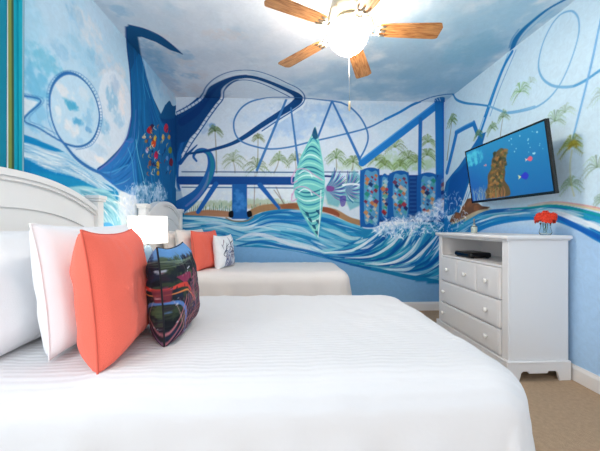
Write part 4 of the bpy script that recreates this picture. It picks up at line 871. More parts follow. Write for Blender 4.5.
  ('L',(111,169,156),[(0.787,1.585),(0.86,1.521),(0.941,1.491)],[0.0065,0.0143,0.0078],0.85),
  ('L',(159,211,214),[(0.788,1.586),(0.842,1.542),(0.906,1.522)],[0.0065,0.0143,0.0078],0.85),
  ('L',(31,90,144),[(0.788,1.587),(0.859,1.534),(0.936,1.513)],[0.0065,0.0143,0.0078],0.85),
  ('L',(63,127,176),[(0.789,1.588),(0.878,1.528),(0.968,1.506)],[0.0065,0.0143,0.0078],0.85),
  ('L',(214,230,234),[(0.79,1.588),(0.857,1.547),(0.929,1.533)],[0.0065,0.0143,0.0078],0.85),
  ('L',(122,90,160),[(0.79,1.589),(0.875,1.541),(0.961,1.529)],[0.0065,0.0143,0.0078],0.85),
  ('L',(90,95,164),[(0.791,1.59),(0.853,1.559),(0.919,1.552)],[0.0065,0.0143,0.0078],0.85),
  ('L',(111,169,156),[(0.791,1.591),(0.872,1.555),(0.952,1.549)],[0.0065,0.0143,0.0078],0.85),
  ('L',(159,211,214),[(0.792,1.592),(0.891,1.552),(0.984,1.55)],[0.0065,0.0143,0.0078],0.85),
  ('L',(31,90,144),[(0.792,1.593),(0.867,1.566),(0.94,1.568)],[0.0065,0.0143,0.0078],0.85),
  ('L',(63,127,176),[(0.792,1.594),(0.886,1.565),(0.972,1.57)],[0.0065,0.0143,0.0078],0.85),
  ('L',(214,230,234),[(0.793,1.595),(0.86,1.577),(0.927,1.584)],[0.0065,0.0143,0.0078],0.85),
  ('L',(122,90,160),[(0.793,1.596),(0.879,1.577),(0.959,1.588)],[0.0065,0.0143,0.0078],0.85),
  ('L',(90,95,164),[(0.793,1.597),(0.899,1.578),(0.991,1.595)],[0.0065,0.0143,0.0078],0.85),
  ('L',(111,169,156),[(0.793,1.598),(0.872,1.588),(0.944,1.604)],[0.0065,0.0143,0.0078],0.85),
  ('L',(159,211,214),[(0.794,1.6),(0.891,1.59),(0.975,1.613)],[0.0065,0.0143,0.0078],0.85),
  ('L',(31,90,144),[(0.794,1.601),(0.864,1.597),(0.927,1.617)],[0.0065,0.0143,0.0078],0.85),
  ('L',(63,127,176),[(0.794,1.602),(0.882,1.6),(0.958,1.628)],[0.0065,0.0143,0.0078],0.85),
  ('L',(214,230,234),[(0.794,1.603),(0.901,1.606),(0.987,1.641)],[0.0065,0.0143,0.0078],0.85),
  ('L',(122,90,160),[(0.794,1.604),(0.873,1.609),(0.94,1.64)],[0.0065,0.0143,0.0078],0.85),
  ('L',(90,95,164),[(0.794,1.605),(0.891,1.616),(0.968,1.655)],[0.0065,0.0143,0.0078],0.85),
  ('L',(111,169,156),[(0.793,1.606),(0.863,1.617),(0.921,1.649)],[0.0065,0.0143,0.0078],0.85),
  ('L',(159,211,214),[(0.793,1.607),(0.88,1.624),(0.949,1.666)],[0.0065,0.0143,0.0078],0.85),
  ('L',(31,90,144),[(0.793,1.608),(0.898,1.633),(0.975,1.685)],[0.0065,0.0143,0.0078],0.85),
  ('L',(63,127,176),[(0.793,1.609),(0.869,1.631),(0.928,1.674)],[0.0065,0.0143,0.0078],0.85),
  ('L',(214,230,234),[(0.792,1.61),(0.886,1.641),(0.953,1.695)],[0.0065,0.0143,0.0078],0.85),
  ('L',(122,90,160),[(0.792,1.611),(0.858,1.636),(0.908,1.68)],[0.0065,0.0143,0.0078],0.85),
  ('L',(90,95,164),[(0.792,1.612),(0.874,1.647),(0.932,1.702)],[0.0065,0.0143,0.0078],0.85),
  ('L',(111,169,156),[(0.791,1.613),(0.889,1.659),(0.953,1.726)],[0.0065,0.0143,0.0078],0.85),
  ('L',(159,211,214),[(0.791,1.614),(0.861,1.651),(0.91,1.706)],[0.0065,0.0143,0.0078],0.85),
  ('L',(31,90,144),[(0.79,1.615),(0.875,1.664),(0.93,1.731)],[0.0065,0.0143,0.0078],0.85),
  ('L',(63,127,176),[(0.79,1.616),(0.849,1.653),(0.889,1.707)],[0.0065,0.0143,0.0078],0.85),
  ('L',(214,230,234),[(0.789,1.617),(0.862,1.667),(0.907,1.733)],[0.0065,0.0143,0.0078],0.85),
  ('L',(122,90,160),[(0.788,1.618),(0.874,1.682),(0.924,1.761)],[0.0065,0.0143,0.0078],0.85),
  ('L',(90,95,164),[(0.788,1.619),(0.849,1.669),(0.886,1.732)],[0.0065,0.0143,0.0078],0.85),
  ('L',(111,169,156),[(0.787,1.619),(0.86,1.685),(0.9,1.761)],[0.0065,0.0143,0.0078],0.85),
  ('L',(159,211,214),[(0.786,1.62),(0.837,1.669),(0.865,1.729)],[0.0065,0.0143,0.0078],0.85),
  ('L',(31,90,144),[(0.786,1.621),(0.847,1.685),(0.877,1.759)],[0.0065,0.0143,0.0078],0.85),
  ('L',(63,127,176),[(0.785,1.622),(0.856,1.702),(0.888,1.789)],[0.0065,0.0143,0.0078],0.85),
  ('L',(214,230,234),[(0.784,1.622),(0.834,1.684),(0.856,1.754)],[0.0065,0.0143,0.0078],0.85),
  ('L',(122,90,160),[(0.783,1.623),(0.841,1.702),(0.864,1.784)],[0.0065,0.0143,0.0078],0.85),
  ('L',(90,95,164),[(0.782,1.624),(0.821,1.682),(0.836,1.746)],[0.0065,0.0143,0.0078],0.85),
  ('L',(111,169,156),[(0.781,1.624),(0.828,1.7),(0.843,1.777)],[0.0065,0.0143,0.0078],0.85),
  ('L',(159,211,214),[(0.78,1.625),(0.833,1.718),(0.846,1.809)],[0.0065,0.0143,0.0078],0.85),
  ('L',(31,90,144),[(0.779,1.625),(0.815,1.696),(0.823,1.768)],[0.0065,0.0143,0.0078],0.85),
  ('L',(63,127,176),[(0.778,1.626),(0.819,1.715),(0.824,1.8)],[0.0065,0.0143,0.0078],0.85),
  ('L',(214,230,234),[(0.777,1.626),(0.804,1.691),(0.805,1.757)],[0.0065,0.0143,0.0078],0.85),
  ('L',(122,90,160),[(0.776,1.627),(0.806,1.71),(0.805,1.789)],[0.0065,0.0143,0.0078],0.85),
  ('L',(90,95,164),[(0.775,1.627),(0.807,1.729),(0.801,1.821)],[0.0065,0.0143,0.0078],0.85),
  ('L',(111,169,156),[(0.774,1.627),(0.795,1.703),(0.787,1.776)],[0.0065,0.0143,0.0078],0.85),
  ('L',(230,236,240),[(0.741,1.641),(0.859,1.655),(0.978,1.642)],[0.026,0.026,0.026],0.9),
  ('P',(138,74,144),[(0.532,1.627),(0.624,1.614),(0.611,1.562),(0.532,1.562)],0.8,1,0.0),
  ('P',(90,79,160),[(0.702,1.485),(0.781,1.498),(0.767,1.381),(0.715,1.368)],0.7,1,0.0),
  ('P',(28,74,134),[(1.202,1.774),(2.031,1.781),(2.193,1.743),(2.193,1.161),(1.202,1.161)],1,0,0.0),
  ('P',(36,101,166),[(1.228,1.696),(1.255,1.762),(1.288,1.795),(1.321,1.775),(1.348,1.71),(1.348,1.239),(1.308,1.187),(1.268,1.187),(1.228,1.252)],1,1,0.0),
  ('P',(95,156,192),[(1.255,1.71),(1.315,1.736),(1.328,1.697),(1.328,1.265),(1.288,1.239),(1.255,1.278)],0.95,1,0.0),
  ('P',(201,194,176),[(1.264,1.691),(1.283,1.709),(1.311,1.688),(1.294,1.659)],0.8,0,0.01),
  ('P',(87,165,160),[(1.266,1.673),(1.293,1.698),(1.326,1.672),(1.303,1.634)],0.8,0,0.01),
  ('P',(159,196,212),[(1.269,1.691),(1.302,1.723),(1.341,1.692),(1.312,1.646)],0.8,0,0.01),
  ('P',(159,196,212),[(1.262,1.643),(1.274,1.654),(1.295,1.638),(1.285,1.618)],0.8,0,0.01),
  ('P',(47,138,112),[(1.264,1.625),(1.283,1.642),(1.31,1.621),(1.294,1.593)],0.8,0,0.01),
  ('P',(201,194,176),[(1.266,1.643),(1.292,1.668),(1.326,1.641),(1.303,1.604)],0.8,0,0.01),
  ('P',(208,112,60),[(1.229,1.594),(1.265,1.63),(1.307,1.596),(1.275,1.546)],0.8,0,0.01),
  ('P',(122,48,72),[(1.294,1.576),(1.306,1.587),(1.328,1.571),(1.317,1.551)],0.8,0,0.01),
  ('P',(176,48,60),[(1.296,1.595),(1.316,1.613),(1.343,1.591),(1.326,1.563)],0.8,0,0.01),
  ('P',(60,90,144),[(1.259,1.546),(1.288,1.575),(1.324,1.546),(1.299,1.504)],0.8,0,0.01),
  ('P',(210,138,74),[(1.261,1.528),(1.297,1.564),(1.34,1.529),(1.308,1.479)],0.8,0,0.01),
  ('P',(28,42,88),[(1.294,1.546),(1.306,1.557),(1.327,1.541),(1.317,1.521)],0.8,0,0.01),
  ('P',(47,138,112),[(1.256,1.498),(1.279,1.519),(1.309,1.495),(1.289,1.463)],0.8,0,0.01),
  ('P',(201,194,176),[(1.258,1.48),(1.288,1.508),(1.324,1.479),(1.299,1.438)],0.8,0,0.01),
  ('P',(87,165,160),[(1.261,1.498),(1.297,1.533),(1.339,1.499),(1.308,1.449)],0.8,0,0.01),
  ('P',(28,42,88),[(1.254,1.449),(1.269,1.464),(1.294,1.445),(1.28,1.421)],0.8,0,0.01),
  ('P',(224,176,144),[(1.256,1.431),(1.279,1.453),(1.309,1.429),(1.289,1.396)],0.8,0,0.01),
  ('P',(60,90,144),[(1.291,1.45),(1.32,1.478),(1.357,1.449),(1.331,1.408)],0.8,0,0.01),
  ('P',(60,90,144),[(1.284,1.401),(1.293,1.408),(1.311,1.395),(1.303,1.379)],0.8,0,0.01),
  ('P',(210,138,74),[(1.286,1.383),(1.302,1.397),(1.326,1.378),(1.312,1.354)],0.8,0,0.01),
  ('P',(28,42,88),[(1.288,1.401),(1.311,1.423),(1.341,1.399),(1.322,1.366)],0.8,0,0.01),
  ('P',(87,165,160),[(1.251,1.353),(1.283,1.385),(1.323,1.353),(1.294,1.307)],0.8,0,0.01),
  ('P',(159,196,212),[(1.284,1.335),(1.293,1.342),(1.311,1.328),(1.303,1.313)],0.8,0,0.01),
  ('P',(47,138,112),[(1.286,1.353),(1.302,1.367),(1.326,1.348),(1.312,1.324)],0.8,0,0.01),
  ('P',(176,48,60),[(1.248,1.304),(1.274,1.329),(1.307,1.303),(1.285,1.266)],0.8,0,0.01),
  ('P',(138,36,48),[(1.25,1.286),(1.283,1.318),(1.323,1.286),(1.294,1.241)],0.8,0,0.01),
  ('P',(208,112,60),[(1.283,1.305),(1.292,1.312),(1.31,1.298),(1.303,1.283)],0.8,0,0.01),
  ('L',(74,127,176),[(1.628,1.738),(1.708,1.739)],[0.0092,0.0092],0.7),
  ('L',(74,127,176),[(1.628,1.686),(1.708,1.686)],[0.0092,0.0092],0.7),
  ('L',(74,127,176),[(1.628,1.633),(1.708,1.634)],[0.0092,0.0092],0.7),
  ('L',(74,127,176),[(1.628,1.581),(1.708,1.581)],[0.0092,0.0092],0.7),
  ('L',(74,127,176),[(1.628,1.528),(1.708,1.529)],[0.0092,0.0092],0.7),
  ('L',(74,127,176),[(1.628,1.476),(1.708,1.476)],[0.0092,0.0092],0.7),
  ('L',(74,127,176),[(1.628,1.423),(1.708,1.424)],[0.0092,0.0092],0.7),
  ('L',(74,127,176),[(1.628,1.371),(1.708,1.371)],[0.0092,0.0092],0.7),
  ('L',(74,127,176),[(1.628,1.318),(1.708,1.319)],[0.0092,0.0092],0.7),
  ('L',(74,127,176),[(1.628,1.266),(1.708,1.266)],[0.0092,0.0092],0.7),
  ('P',(36,101,166),[(0.964,1.773),(0.991,1.838),(1.093,1.871),(1.195,1.853),(1.222,1.788),(1.222,1.148),(1.182,1.095),(1.004,1.095),(0.964,1.161)],1,1,0.0),
  ('P',(95,156,192),[(1.025,1.786),(1.119,1.813),(1.202,1.774),(1.202,1.174),(1.093,1.148),(1.025,1.187)],0.95,1,0.0),
  ('P',(176,48,60),[(1.026,1.768),(1.035,1.775),(1.053,1.762),(1.045,1.746)],0.8,0,0.01),
  ('P',(138,36,48),[(1.104,1.75),(1.12,1.764),(1.144,1.746),(1.13,1.722)],0.8,0,0.01),
  ('P',(208,112,60),[(1.15,1.769),(1.172,1.79),(1.202,1.766),(1.183,1.734)],0.8,0,0.01),
  ('P',(208,112,60),[(1.025,1.72),(1.058,1.752),(1.097,1.72),(1.068,1.675)],0.8,0,0.01),
  ('P',(122,48,72),[(1.101,1.702),(1.11,1.709),(1.128,1.696),(1.121,1.68)],0.8,0,0.01),
  ('P',(176,48,60),[(1.147,1.72),(1.163,1.735),(1.187,1.716),(1.174,1.692)],0.8,0,0.01),
  ('P',(210,138,74),[(1.023,1.671),(1.049,1.696),(1.082,1.67),(1.059,1.633)],0.8,0,0.01),
  ('P',(28,42,88),[(1.068,1.653),(1.101,1.685),(1.14,1.654),(1.112,1.608)],0.8,0,0.01),
  ('P',(224,176,144),[(1.145,1.672),(1.154,1.679),(1.172,1.666),(1.164,1.65)],0.8,0,0.01),
  ('P',(87,165,160),[(1.02,1.623),(1.039,1.641),(1.066,1.62),(1.05,1.591)],0.8,0,0.01),
  ('P',(159,196,212),[(1.066,1.605),(1.092,1.63),(1.125,1.604),(1.103,1.567)],0.8,0,0.01),
  ('P',(47,138,112),[(1.144,1.624),(1.177,1.656),(1.216,1.624),(1.188,1.579)],0.8,0,0.01),
  ('P',(122,48,72),[(1.05,1.575),(1.063,1.586),(1.083,1.57),(1.073,1.55)],0.8,0,0.01),
  ('P',(176,48,60),[(1.096,1.557),(1.115,1.575),(1.142,1.554),(1.126,1.525)],0.8,0,0.01),
  ('P',(138,36,48),[(1.142,1.576),(1.168,1.601),(1.201,1.574),(1.178,1.537)],0.8,0,0.01),
  ('P',(47,138,112),[(1.017,1.527),(1.053,1.562),(1.095,1.528),(1.064,1.478)],0.8,0,0.01),
  ('P',(201,194,176),[(1.093,1.509),(1.106,1.519),(1.127,1.503),(1.116,1.484)],0.8,0,0.01),
  ('P',(87,165,160),[(1.139,1.527),(1.158,1.545),(1.186,1.524),(1.169,1.495)],0.8,0,0.01),
  ('P',(87,165,160),[(1.015,1.478),(1.044,1.507),(1.08,1.478),(1.055,1.437)],0.8,0,0.01),
  ('P',(159,196,212),[(1.06,1.46),(1.097,1.496),(1.139,1.462),(1.107,1.412)],0.8,0,0.01),
  ('P',(47,138,112),[(1.137,1.479),(1.149,1.49),(1.17,1.474),(1.16,1.454)],0.8,0,0.01),
  ('P',(138,36,48),[(1.012,1.43),(1.035,1.452),(1.065,1.428),(1.045,1.395)],0.8,0,0.01),
  ('P',(208,112,60),[(1.09,1.412),(1.12,1.441),(1.156,1.412),(1.13,1.37)],0.8,0,0.01),
  ('P',(122,48,72),[(1.136,1.431),(1.172,1.466),(1.215,1.432),(1.183,1.382)],0.8,0,0.01),
  ('P',(224,176,144),[(1.042,1.382),(1.058,1.396),(1.082,1.378),(1.068,1.354)],0.8,0,0.01),
  ('P',(60,90,144),[(1.088,1.364),(1.11,1.385),(1.141,1.361),(1.121,1.329)],0.8,0,0.01),
  ('P',(210,138,74),[(1.134,1.382),(1.163,1.411),(1.199,1.382),(1.174,1.341)],0.8,0,0.01),
  ('P',(159,196,212),[(1.04,1.334),(1.049,1.341),(1.067,1.327),(1.059,1.312)],0.8,0,0.01),
  ('P',(47,138,112),[(1.085,1.316),(1.101,1.33),(1.125,1.311),(1.112,1.287)],0.8,0,0.01),
  ('P',(201,194,176),[(1.131,1.334),(1.154,1.355),(1.184,1.332),(1.164,1.299)],0.8,0,0.01),
  ('P',(210,138,74),[(1.007,1.286),(1.039,1.318),(1.078,1.286),(1.05,1.24)],0.8,0,0.01),
  ('P',(28,42,88),[(1.083,1.268),(1.092,1.275),(1.11,1.261),(1.103,1.246)],0.8,0,0.01),
  ('P',(224,176,144),[(1.161,1.286),(1.177,1.3),(1.201,1.281),(1.188,1.257)],0.8,0,0.01),
  ('P',(224,176,144),[(1.037,1.237),(1.063,1.262),(1.096,1.236),(1.073,1.199)],0.8,0,0.01),
  ('P',(60,90,144),[(1.082,1.219),(1.115,1.251),(1.154,1.219),(1.126,1.174)],0.8,0,0.01),
  ('P',(210,138,74),[(1.159,1.238),(1.168,1.245),(1.186,1.231),(1.178,1.216)],0.8,0,0.01),
  ('P',(201,194,176),[(1.034,1.189),(1.053,1.207),(1.08,1.186),(1.064,1.157)],0.8,0,0.01),
  ('P',(87,165,160),[(1.08,1.171),(1.106,1.196),(1.139,1.169),(1.116,1.132)],0.8,0,0.01),
  ('P',(159,196,212),[(1.126,1.189),(1.158,1.221),(1.198,1.189),(1.169,1.144)],0.8,0,0.01),
  ('P',(36,101,166),[(1.348,1.736),(1.374,1.802),(1.481,1.836),(1.587,1.817),(1.614,1.751),(1.614,1.227),(1.574,1.174),(1.388,1.174),(1.348,1.239)],1,1,0.0),
  ('P',(95,156,192),[(1.409,1.75),(1.507,1.777),(1.594,1.738),(1.594,1.253),(1.481,1.226),(1.409,1.266)],0.95,1,0.0),
  ('P',(138,36,48),[(1.424,1.732),(1.433,1.739),(1.451,1.725),(1.443,1.71)],0.8,0,0.01),
  ('P',(208,112,60),[(1.473,1.714),(1.489,1.728),(1.513,1.709),(1.499,1.685)],0.8,0,0.01),
  ('P',(122,48,72),[(1.522,1.732),(1.545,1.754),(1.575,1.73),(1.555,1.697)],0.8,0,0.01),
  ('P',(122,48,72),[(1.391,1.683),(1.424,1.715),(1.463,1.683),(1.434,1.638)],0.8,0,0.01),
  ('P',(176,48,60),[(1.47,1.665),(1.479,1.672),(1.497,1.659),(1.49,1.643)],0.8,0,0.01),
  ('P',(138,36,48),[(1.552,1.684),(1.568,1.698),(1.592,1.68),(1.579,1.655)],0.8,0,0.01),
  ('P',(28,42,88),[(1.421,1.635),(1.447,1.66),(1.48,1.633),(1.457,1.596)],0.8,0,0.01),
  ('P',(224,176,144),[(1.47,1.617),(1.503,1.649),(1.542,1.617),(1.513,1.571)],0.8,0,0.01),
  ('P',(60,90,144),[(1.549,1.636),(1.559,1.643),(1.577,1.629),(1.569,1.614)],0.8,0,0.01),
  ('P',(159,196,212),[(1.418,1.586),(1.437,1.604),(1.465,1.583),(1.448,1.554)],0.8,0,0.01),
  ('P',(47,138,112),[(1.467,1.568),(1.493,1.593),(1.527,1.567),(1.504,1.53)],0.8,0,0.01),
  ('P',(201,194,176),[(1.516,1.587),(1.549,1.619),(1.589,1.587),(1.56,1.541)],0.8,0,0.01),
  ('P',(176,48,60),[(1.416,1.538),(1.428,1.549),(1.449,1.532),(1.439,1.513)],0.8,0,0.01),
  ('P',(138,36,48),[(1.465,1.52),(1.484,1.538),(1.511,1.516),(1.495,1.488)],0.8,0,0.01),
  ('P',(208,112,60),[(1.514,1.538),(1.54,1.563),(1.573,1.537),(1.551,1.5)],0.8,0,0.01),
  ('P',(201,194,176),[(1.382,1.489),(1.419,1.525),(1.461,1.491),(1.429,1.441)],0.8,0,0.01),
  ('P',(87,165,160),[(1.495,1.471),(1.507,1.482),(1.528,1.466),(1.518,1.446)],0.8,0,0.01),
  ('P',(159,196,212),[(1.544,1.49),(1.563,1.508),(1.591,1.486),(1.574,1.458)],0.8,0,0.01),
  ('P',(159,196,212),[(1.413,1.441),(1.442,1.469),(1.479,1.44),(1.453,1.399)],0.8,0,0.01),
  ('P',(47,138,112),[(1.462,1.423),(1.498,1.458),(1.54,1.424),(1.509,1.374)],0.8,0,0.01),
  ('P',(201,194,176),[(1.541,1.441),(1.554,1.452),(1.575,1.436),(1.565,1.416)],0.8,0,0.01),
  ('P',(208,112,60),[(1.41,1.393),(1.433,1.414),(1.463,1.39),(1.443,1.357)],0.8,0,0.01),
  ('P',(122,48,72),[(1.459,1.374),(1.489,1.403),(1.525,1.374),(1.499,1.332)],0.8,0,0.01),
  ('P',(176,48,60),[(1.508,1.393),(1.545,1.429),(1.587,1.394),(1.555,1.344)],0.8,0,0.01),
  ('P',(60,90,144),[(1.408,1.344),(1.424,1.358),(1.448,1.34),(1.434,1.315)],0.8,0,0.01),
  ('P',(210,138,74),[(1.457,1.326),(1.479,1.347),(1.51,1.323),(1.49,1.29)],0.8,0,0.01),
  ('P',(28,42,88),[(1.538,1.344),(1.568,1.373),(1.604,1.344),(1.579,1.302)],0.8,0,0.01),
  ('P',(47,138,112),[(1.438,1.296),(1.447,1.303),(1.465,1.289),(1.457,1.274)],0.8,0,0.01),
  ('P',(201,194,176),[(1.487,1.277),(1.503,1.292),(1.527,1.273),(1.513,1.249)],0.8,0,0.01),
  ('P',(87,165,160),[(1.536,1.296),(1.559,1.317),(1.589,1.293),(1.569,1.26)],0.8,0,0.01),
  ('P',(36,101,166),[(1.721,1.713),(1.748,1.779),(1.855,1.813),(1.963,1.794),(1.99,1.728),(1.99,1.24),(1.95,1.187),(1.761,1.187),(1.721,1.253)],1,1,0.0),
  ('P',(95,156,192),[(1.783,1.726),(1.882,1.753),(1.97,1.715),(1.97,1.267),(1.855,1.24),(1.783,1.279)],0.95,1,0.0),
  ('P',(87,165,160),[(1.774,1.708),(1.793,1.726),(1.82,1.705),(1.804,1.676)],0.8,0,0.011),
  ('P',(159,196,212),[(1.856,1.69),(1.882,1.715),(1.916,1.689),(1.893,1.651)],0.8,0,0.011),
  ('P',(47,138,112),[(1.905,1.709),(1.939,1.741),(1.979,1.709),(1.949,1.663)],0.8,0,0.011),
  ('P',(47,138,112),[(1.804,1.66),(1.817,1.67),(1.838,1.654),(1.827,1.634)],0.8,0,0.011),
  ('P',(201,194,176),[(1.853,1.641),(1.873,1.659),(1.9,1.638),(1.884,1.609)],0.8,0,0.011),
  ('P',(87,165,160),[(1.903,1.66),(1.929,1.685),(1.963,1.659),(1.94,1.621)],0.8,0,0.011),
  ('P',(122,48,72),[(1.77,1.611),(1.807,1.647),(1.85,1.612),(1.818,1.562)],0.8,0,0.011),
  ('P',(176,48,60),[(1.851,1.593),(1.863,1.603),(1.885,1.587),(1.874,1.567)],0.8,0,0.011),
  ('P',(138,36,48),[(1.9,1.611),(1.92,1.629),(1.947,1.608),(1.931,1.579)],0.8,0,0.011),
  ('P',(210,138,74),[(1.768,1.562),(1.798,1.591),(1.834,1.561),(1.808,1.52)],0.8,0,0.011),
  ('P',(28,42,88),[(1.817,1.544),(1.854,1.58),(1.897,1.545),(1.865,1.495)],0.8,0,0.011),
  ('P',(224,176,144),[(1.931,1.563),(1.943,1.574),(1.965,1.557),(1.954,1.537)],0.8,0,0.011),
  ('P',(201,194,176),[(1.798,1.513),(1.821,1.535),(1.852,1.511),(1.832,1.478)],0.8,0,0.011),
  ('P',(87,165,160),[(1.848,1.495),(1.878,1.524),(1.914,1.495),(1.888,1.453)],0.8,0,0.011),
  ('P',(159,196,212),[(1.897,1.514),(1.934,1.55),(1.977,1.515),(1.945,1.465)],0.8,0,0.011),
  ('P',(224,176,144),[(1.796,1.465),(1.812,1.479),(1.836,1.46),(1.823,1.436)],0.8,0,0.011),
  ('P',(60,90,144),[(1.845,1.447),(1.868,1.468),(1.899,1.444),(1.879,1.411)],0.8,0,0.011),
  ('P',(210,138,74),[(1.895,1.465),(1.925,1.494),(1.961,1.465),(1.935,1.423)],0.8,0,0.011),
  ('P',(210,138,74),[(1.793,1.416),(1.802,1.423),(1.821,1.41),(1.813,1.394)],0.8,0,0.011),
  ('P',(28,42,88),[(1.843,1.398),(1.859,1.412),(1.883,1.393),(1.87,1.369)],0.8,0,0.011),
  ('P',(224,176,144),[(1.892,1.417),(1.915,1.438),(1.946,1.414),(1.926,1.381)],0.8,0,0.011),
  ('P',(159,196,212),[(1.76,1.367),(1.793,1.4),(1.833,1.368),(1.804,1.322)],0.8,0,0.011),
  ('P',(47,138,112),[(1.873,1.349),(1.882,1.356),(1.901,1.343),(1.893,1.327)],0.8,0,0.011),
  ('P',(201,194,176),[(1.923,1.368),(1.939,1.382),(1.963,1.363),(1.949,1.339)],0.8,0,0.011),
  ('P',(138,36,48),[(1.79,1.319),(1.817,1.344),(1.85,1.317),(1.827,1.28)],0.8,0,0.011),
  ('P',(208,112,60),[(1.84,1.301),(1.873,1.333),(1.913,1.301),(1.884,1.255)],0.8,0,0.011),
  ('P',(122,48,72),[(1.92,1.319),(1.929,1.326),(1.948,1.313),(1.94,1.297)],0.8,0,0.011),
  ('P',(46,111,180),[(1.99,1.741),(2.166,1.769),(2.193,1.254),(1.99,1.214)],0.8,1,0.0),
  ('P',(106,138,184),[(2.044,1.715),(2.085,1.742),(2.112,1.689),(2.058,1.676)],0.7,1,0.0),
  ('P',(138,74,80),[(2.044,1.662),(2.085,1.689),(2.112,1.636),(2.058,1.623)],0.7,1,0.0),
  ('P',(184,168,144),[(2.044,1.61),(2.085,1.636),(2.112,1.584),(2.058,1.57)],0.7,1,0.0),
  ('P',(42,58,112),[(2.044,1.557),(2.085,1.583),(2.112,1.531),(2.058,1.517)],0.7,1,0.0),
  ('P',(106,138,184),[(2.044,1.504),(2.085,1.531),(2.112,1.478),(2.058,1.465)],0.7,1,0.0),
  ('P',(138,74,80),[(2.044,1.451),(2.085,1.478),(2.112,1.425),(2.058,1.412)],0.7,1,0.0),
  ('P',(184,168,144),[(2.044,1.399),(2.085,1.425),(2.112,1.372),(2.058,1.359)],0.7,1,0.0),
  ('P',(42,58,112),[(2.044,1.346),(2.085,1.372),(2.112,1.32),(2.058,1.306)],0.7,1,0.0),
  ('B',(227,236,246),(1.295,1.082),(0.119,0.078),0.75),
  ('B',(227,236,246),(1.467,1.135),(0.12,0.079),0.75),
  ('B',(227,236,246),(1.654,1.161),(0.161,0.079),0.75),
  ('B',(227,236,246),(1.869,1.227),(0.135,0.079),0.75),
  ('B',(227,236,246),(2.058,1.346),(0.108,0.106),0.75),
  ('B',(227,236,246),(2.234,1.452),(0.108,0.119),0.75),
  ('S',[(255,255,255),(255,255,255),(232,238,246),(195,214,240),(157,191,228),(223,232,244)],520,0.055,[(1.149,1.03),(1.202,1.161),(1.388,1.2),(1.628,1.2),(1.829,1.293),(2.031,1.451),(2.247,1.558),(2.438,1.585),(2.438,1.122),(2.031,1.029),(1.561,0.951),(1.281,0.952)],0.85,41),
  ('S',[(42,134,192),(31,111,180)],60,0.046,[(1.361,1.004),(1.761,1.108),(2.166,1.293),(2.301,1.122),(1.896,0.95)],0.7,42),
 ],
 'R': [
  ('T',(126,163,94),(3.673,2.427),0.113,(3.79,1.963),0.76,31,0.0126),
  ('L',(47,128,194),[(3.79,1.808),(3.673,2.038),(3.574,2.246)],[0.0712,0.0691,0.0672],1),
  ('L',(47,128,194),[(3.584,2.255),(3.399,2.256),(3.241,2.249)],[0.0613,0.0582,0.0556],1),
  ('L',(47,128,194),[(3.241,2.255),(3.129,2.023),(3.032,1.819)],[0.0556,0.0537,0.0521],1),
  ('L',(111,176,222),[(3.584,2.28),(3.399,2.28),(3.25,2.274)],[0.0147,0.014,0.0134],0.8),
  ('P',(36,119,180),[(3.814,1.682),(3.673,1.762),(3.521,1.832),(3.361,1.938),(3.232,2.019),(3.129,2.098),(3.032,2.09),(3.129,1.905),(3.268,1.67),(3.38,1.433),(3.5,1.277),(3.766,1.237),(3.967,1.325)],1,0,0.0),
  ('P',(27,95,168),[(3.719,1.693),(3.5,1.78),(3.304,1.88),(3.232,1.841),(3.342,1.636),(3.5,1.373),(3.766,1.34)],0.8,1,0.013),
  ('L',(42,134,196),[(2.672,2.716),(2.774,2.64),(2.883,2.5),(2.986,2.342),(3.129,2.12)],[0.0332,0.0383,0.0437,0.0513,0.0591],1),
  ('L',(90,168,212),[(2.722,2.726),(2.828,2.591),(2.941,2.426),(3.032,2.277)],[0.0094,0.0097,0.0101,0.0104],0.7),
  ('L',(47,127,188),[(2.624,2.706),(2.828,2.455),(2.971,2.234)],[0.0073,0.0078,0.0082],0.8),
  ('L',(223,232,239),[(3.129,1.926),(3.268,1.67),(3.419,1.414),(3.5,1.277)],[0.0236,0.0247,0.0258,0.0264],0.9),
  ('L',(48,112,172),[(3.064,1.952),(3.214,1.661),(3.38,1.376),(3.459,1.275)],[0.0105,0.011,0.0116,0.0118],0.9),
  ('L',(223,232,239),[(3.064,2.247),(3.18,2.07)],[0.0168,0.0175],0.8),
  ('L',(63,143,196),[(3.65,2.756),(3.574,2.655),(3.399,2.542),(3.163,2.429),(2.986,2.342)],[0.0225,0.0269,0.0256,0.0195,0.0185],1),
  ('L',(127,180,214),[(2.986,2.342),(2.828,2.235),(2.722,2.172),(2.578,2.131),(2.417,2.103),(2.301,2.118),(2.221,2.161),(2.163,2.218),(2.107,2.308),(2.061,2.413),(2.039,2.499),(2.043,2.587),(2.073,2.655),(2.115,2.695),(2.187,2.717),(2.265,2.685),(2.338,2.596),(2.377,2.487),(2.377,2.397),(2.338,2.304),(2.265,2.221),(2.179,2.165),(2.076,2.125),(1.989,2.126)],[0.0185,0.0195,0.0207,0.0178,0.0167,0.016,0.0139,0.012,0.0117,0.0115,0.0114,0.0114,0.0116,0.0118,0.0122,0.0126,0.013,0.0148,0.0165,0.0178,0.0189,0.0197,0.0203,0.0209],1),
  ('L',(95,163,208),[(2.076,2.125),(1.989,2.126),(1.884,2.148),(1.671,2.178)],[0.0145,0.0181,0.0198,0.0177],1),
  ('L',(95,163,208),[(2.722,2.181),(2.578,2.144),(2.417,2.116)],[0.0094,0.0089,0.0084],0.8),
  ('L',(124,177,218),[(1.859,2.617),(1.903,2.431),(1.962,2.182),(2.084,1.751)],[0.013,0.0147,0.0165,0.016],1),
  ('T',(143,194,122),(2.578,2.305),0.116,None,0.807,51,0.0062),
  ('T',(156,197,150),(2.458,2.336),0.068,None,0.285,66,0.0051),
  ('T',(147,185,138),(2.23,1.925),0.116,None,0.712,52,0.0062),
  ('T',(159,192,144),(2.146,1.963),0.082,None,0.475,53,0.0052),
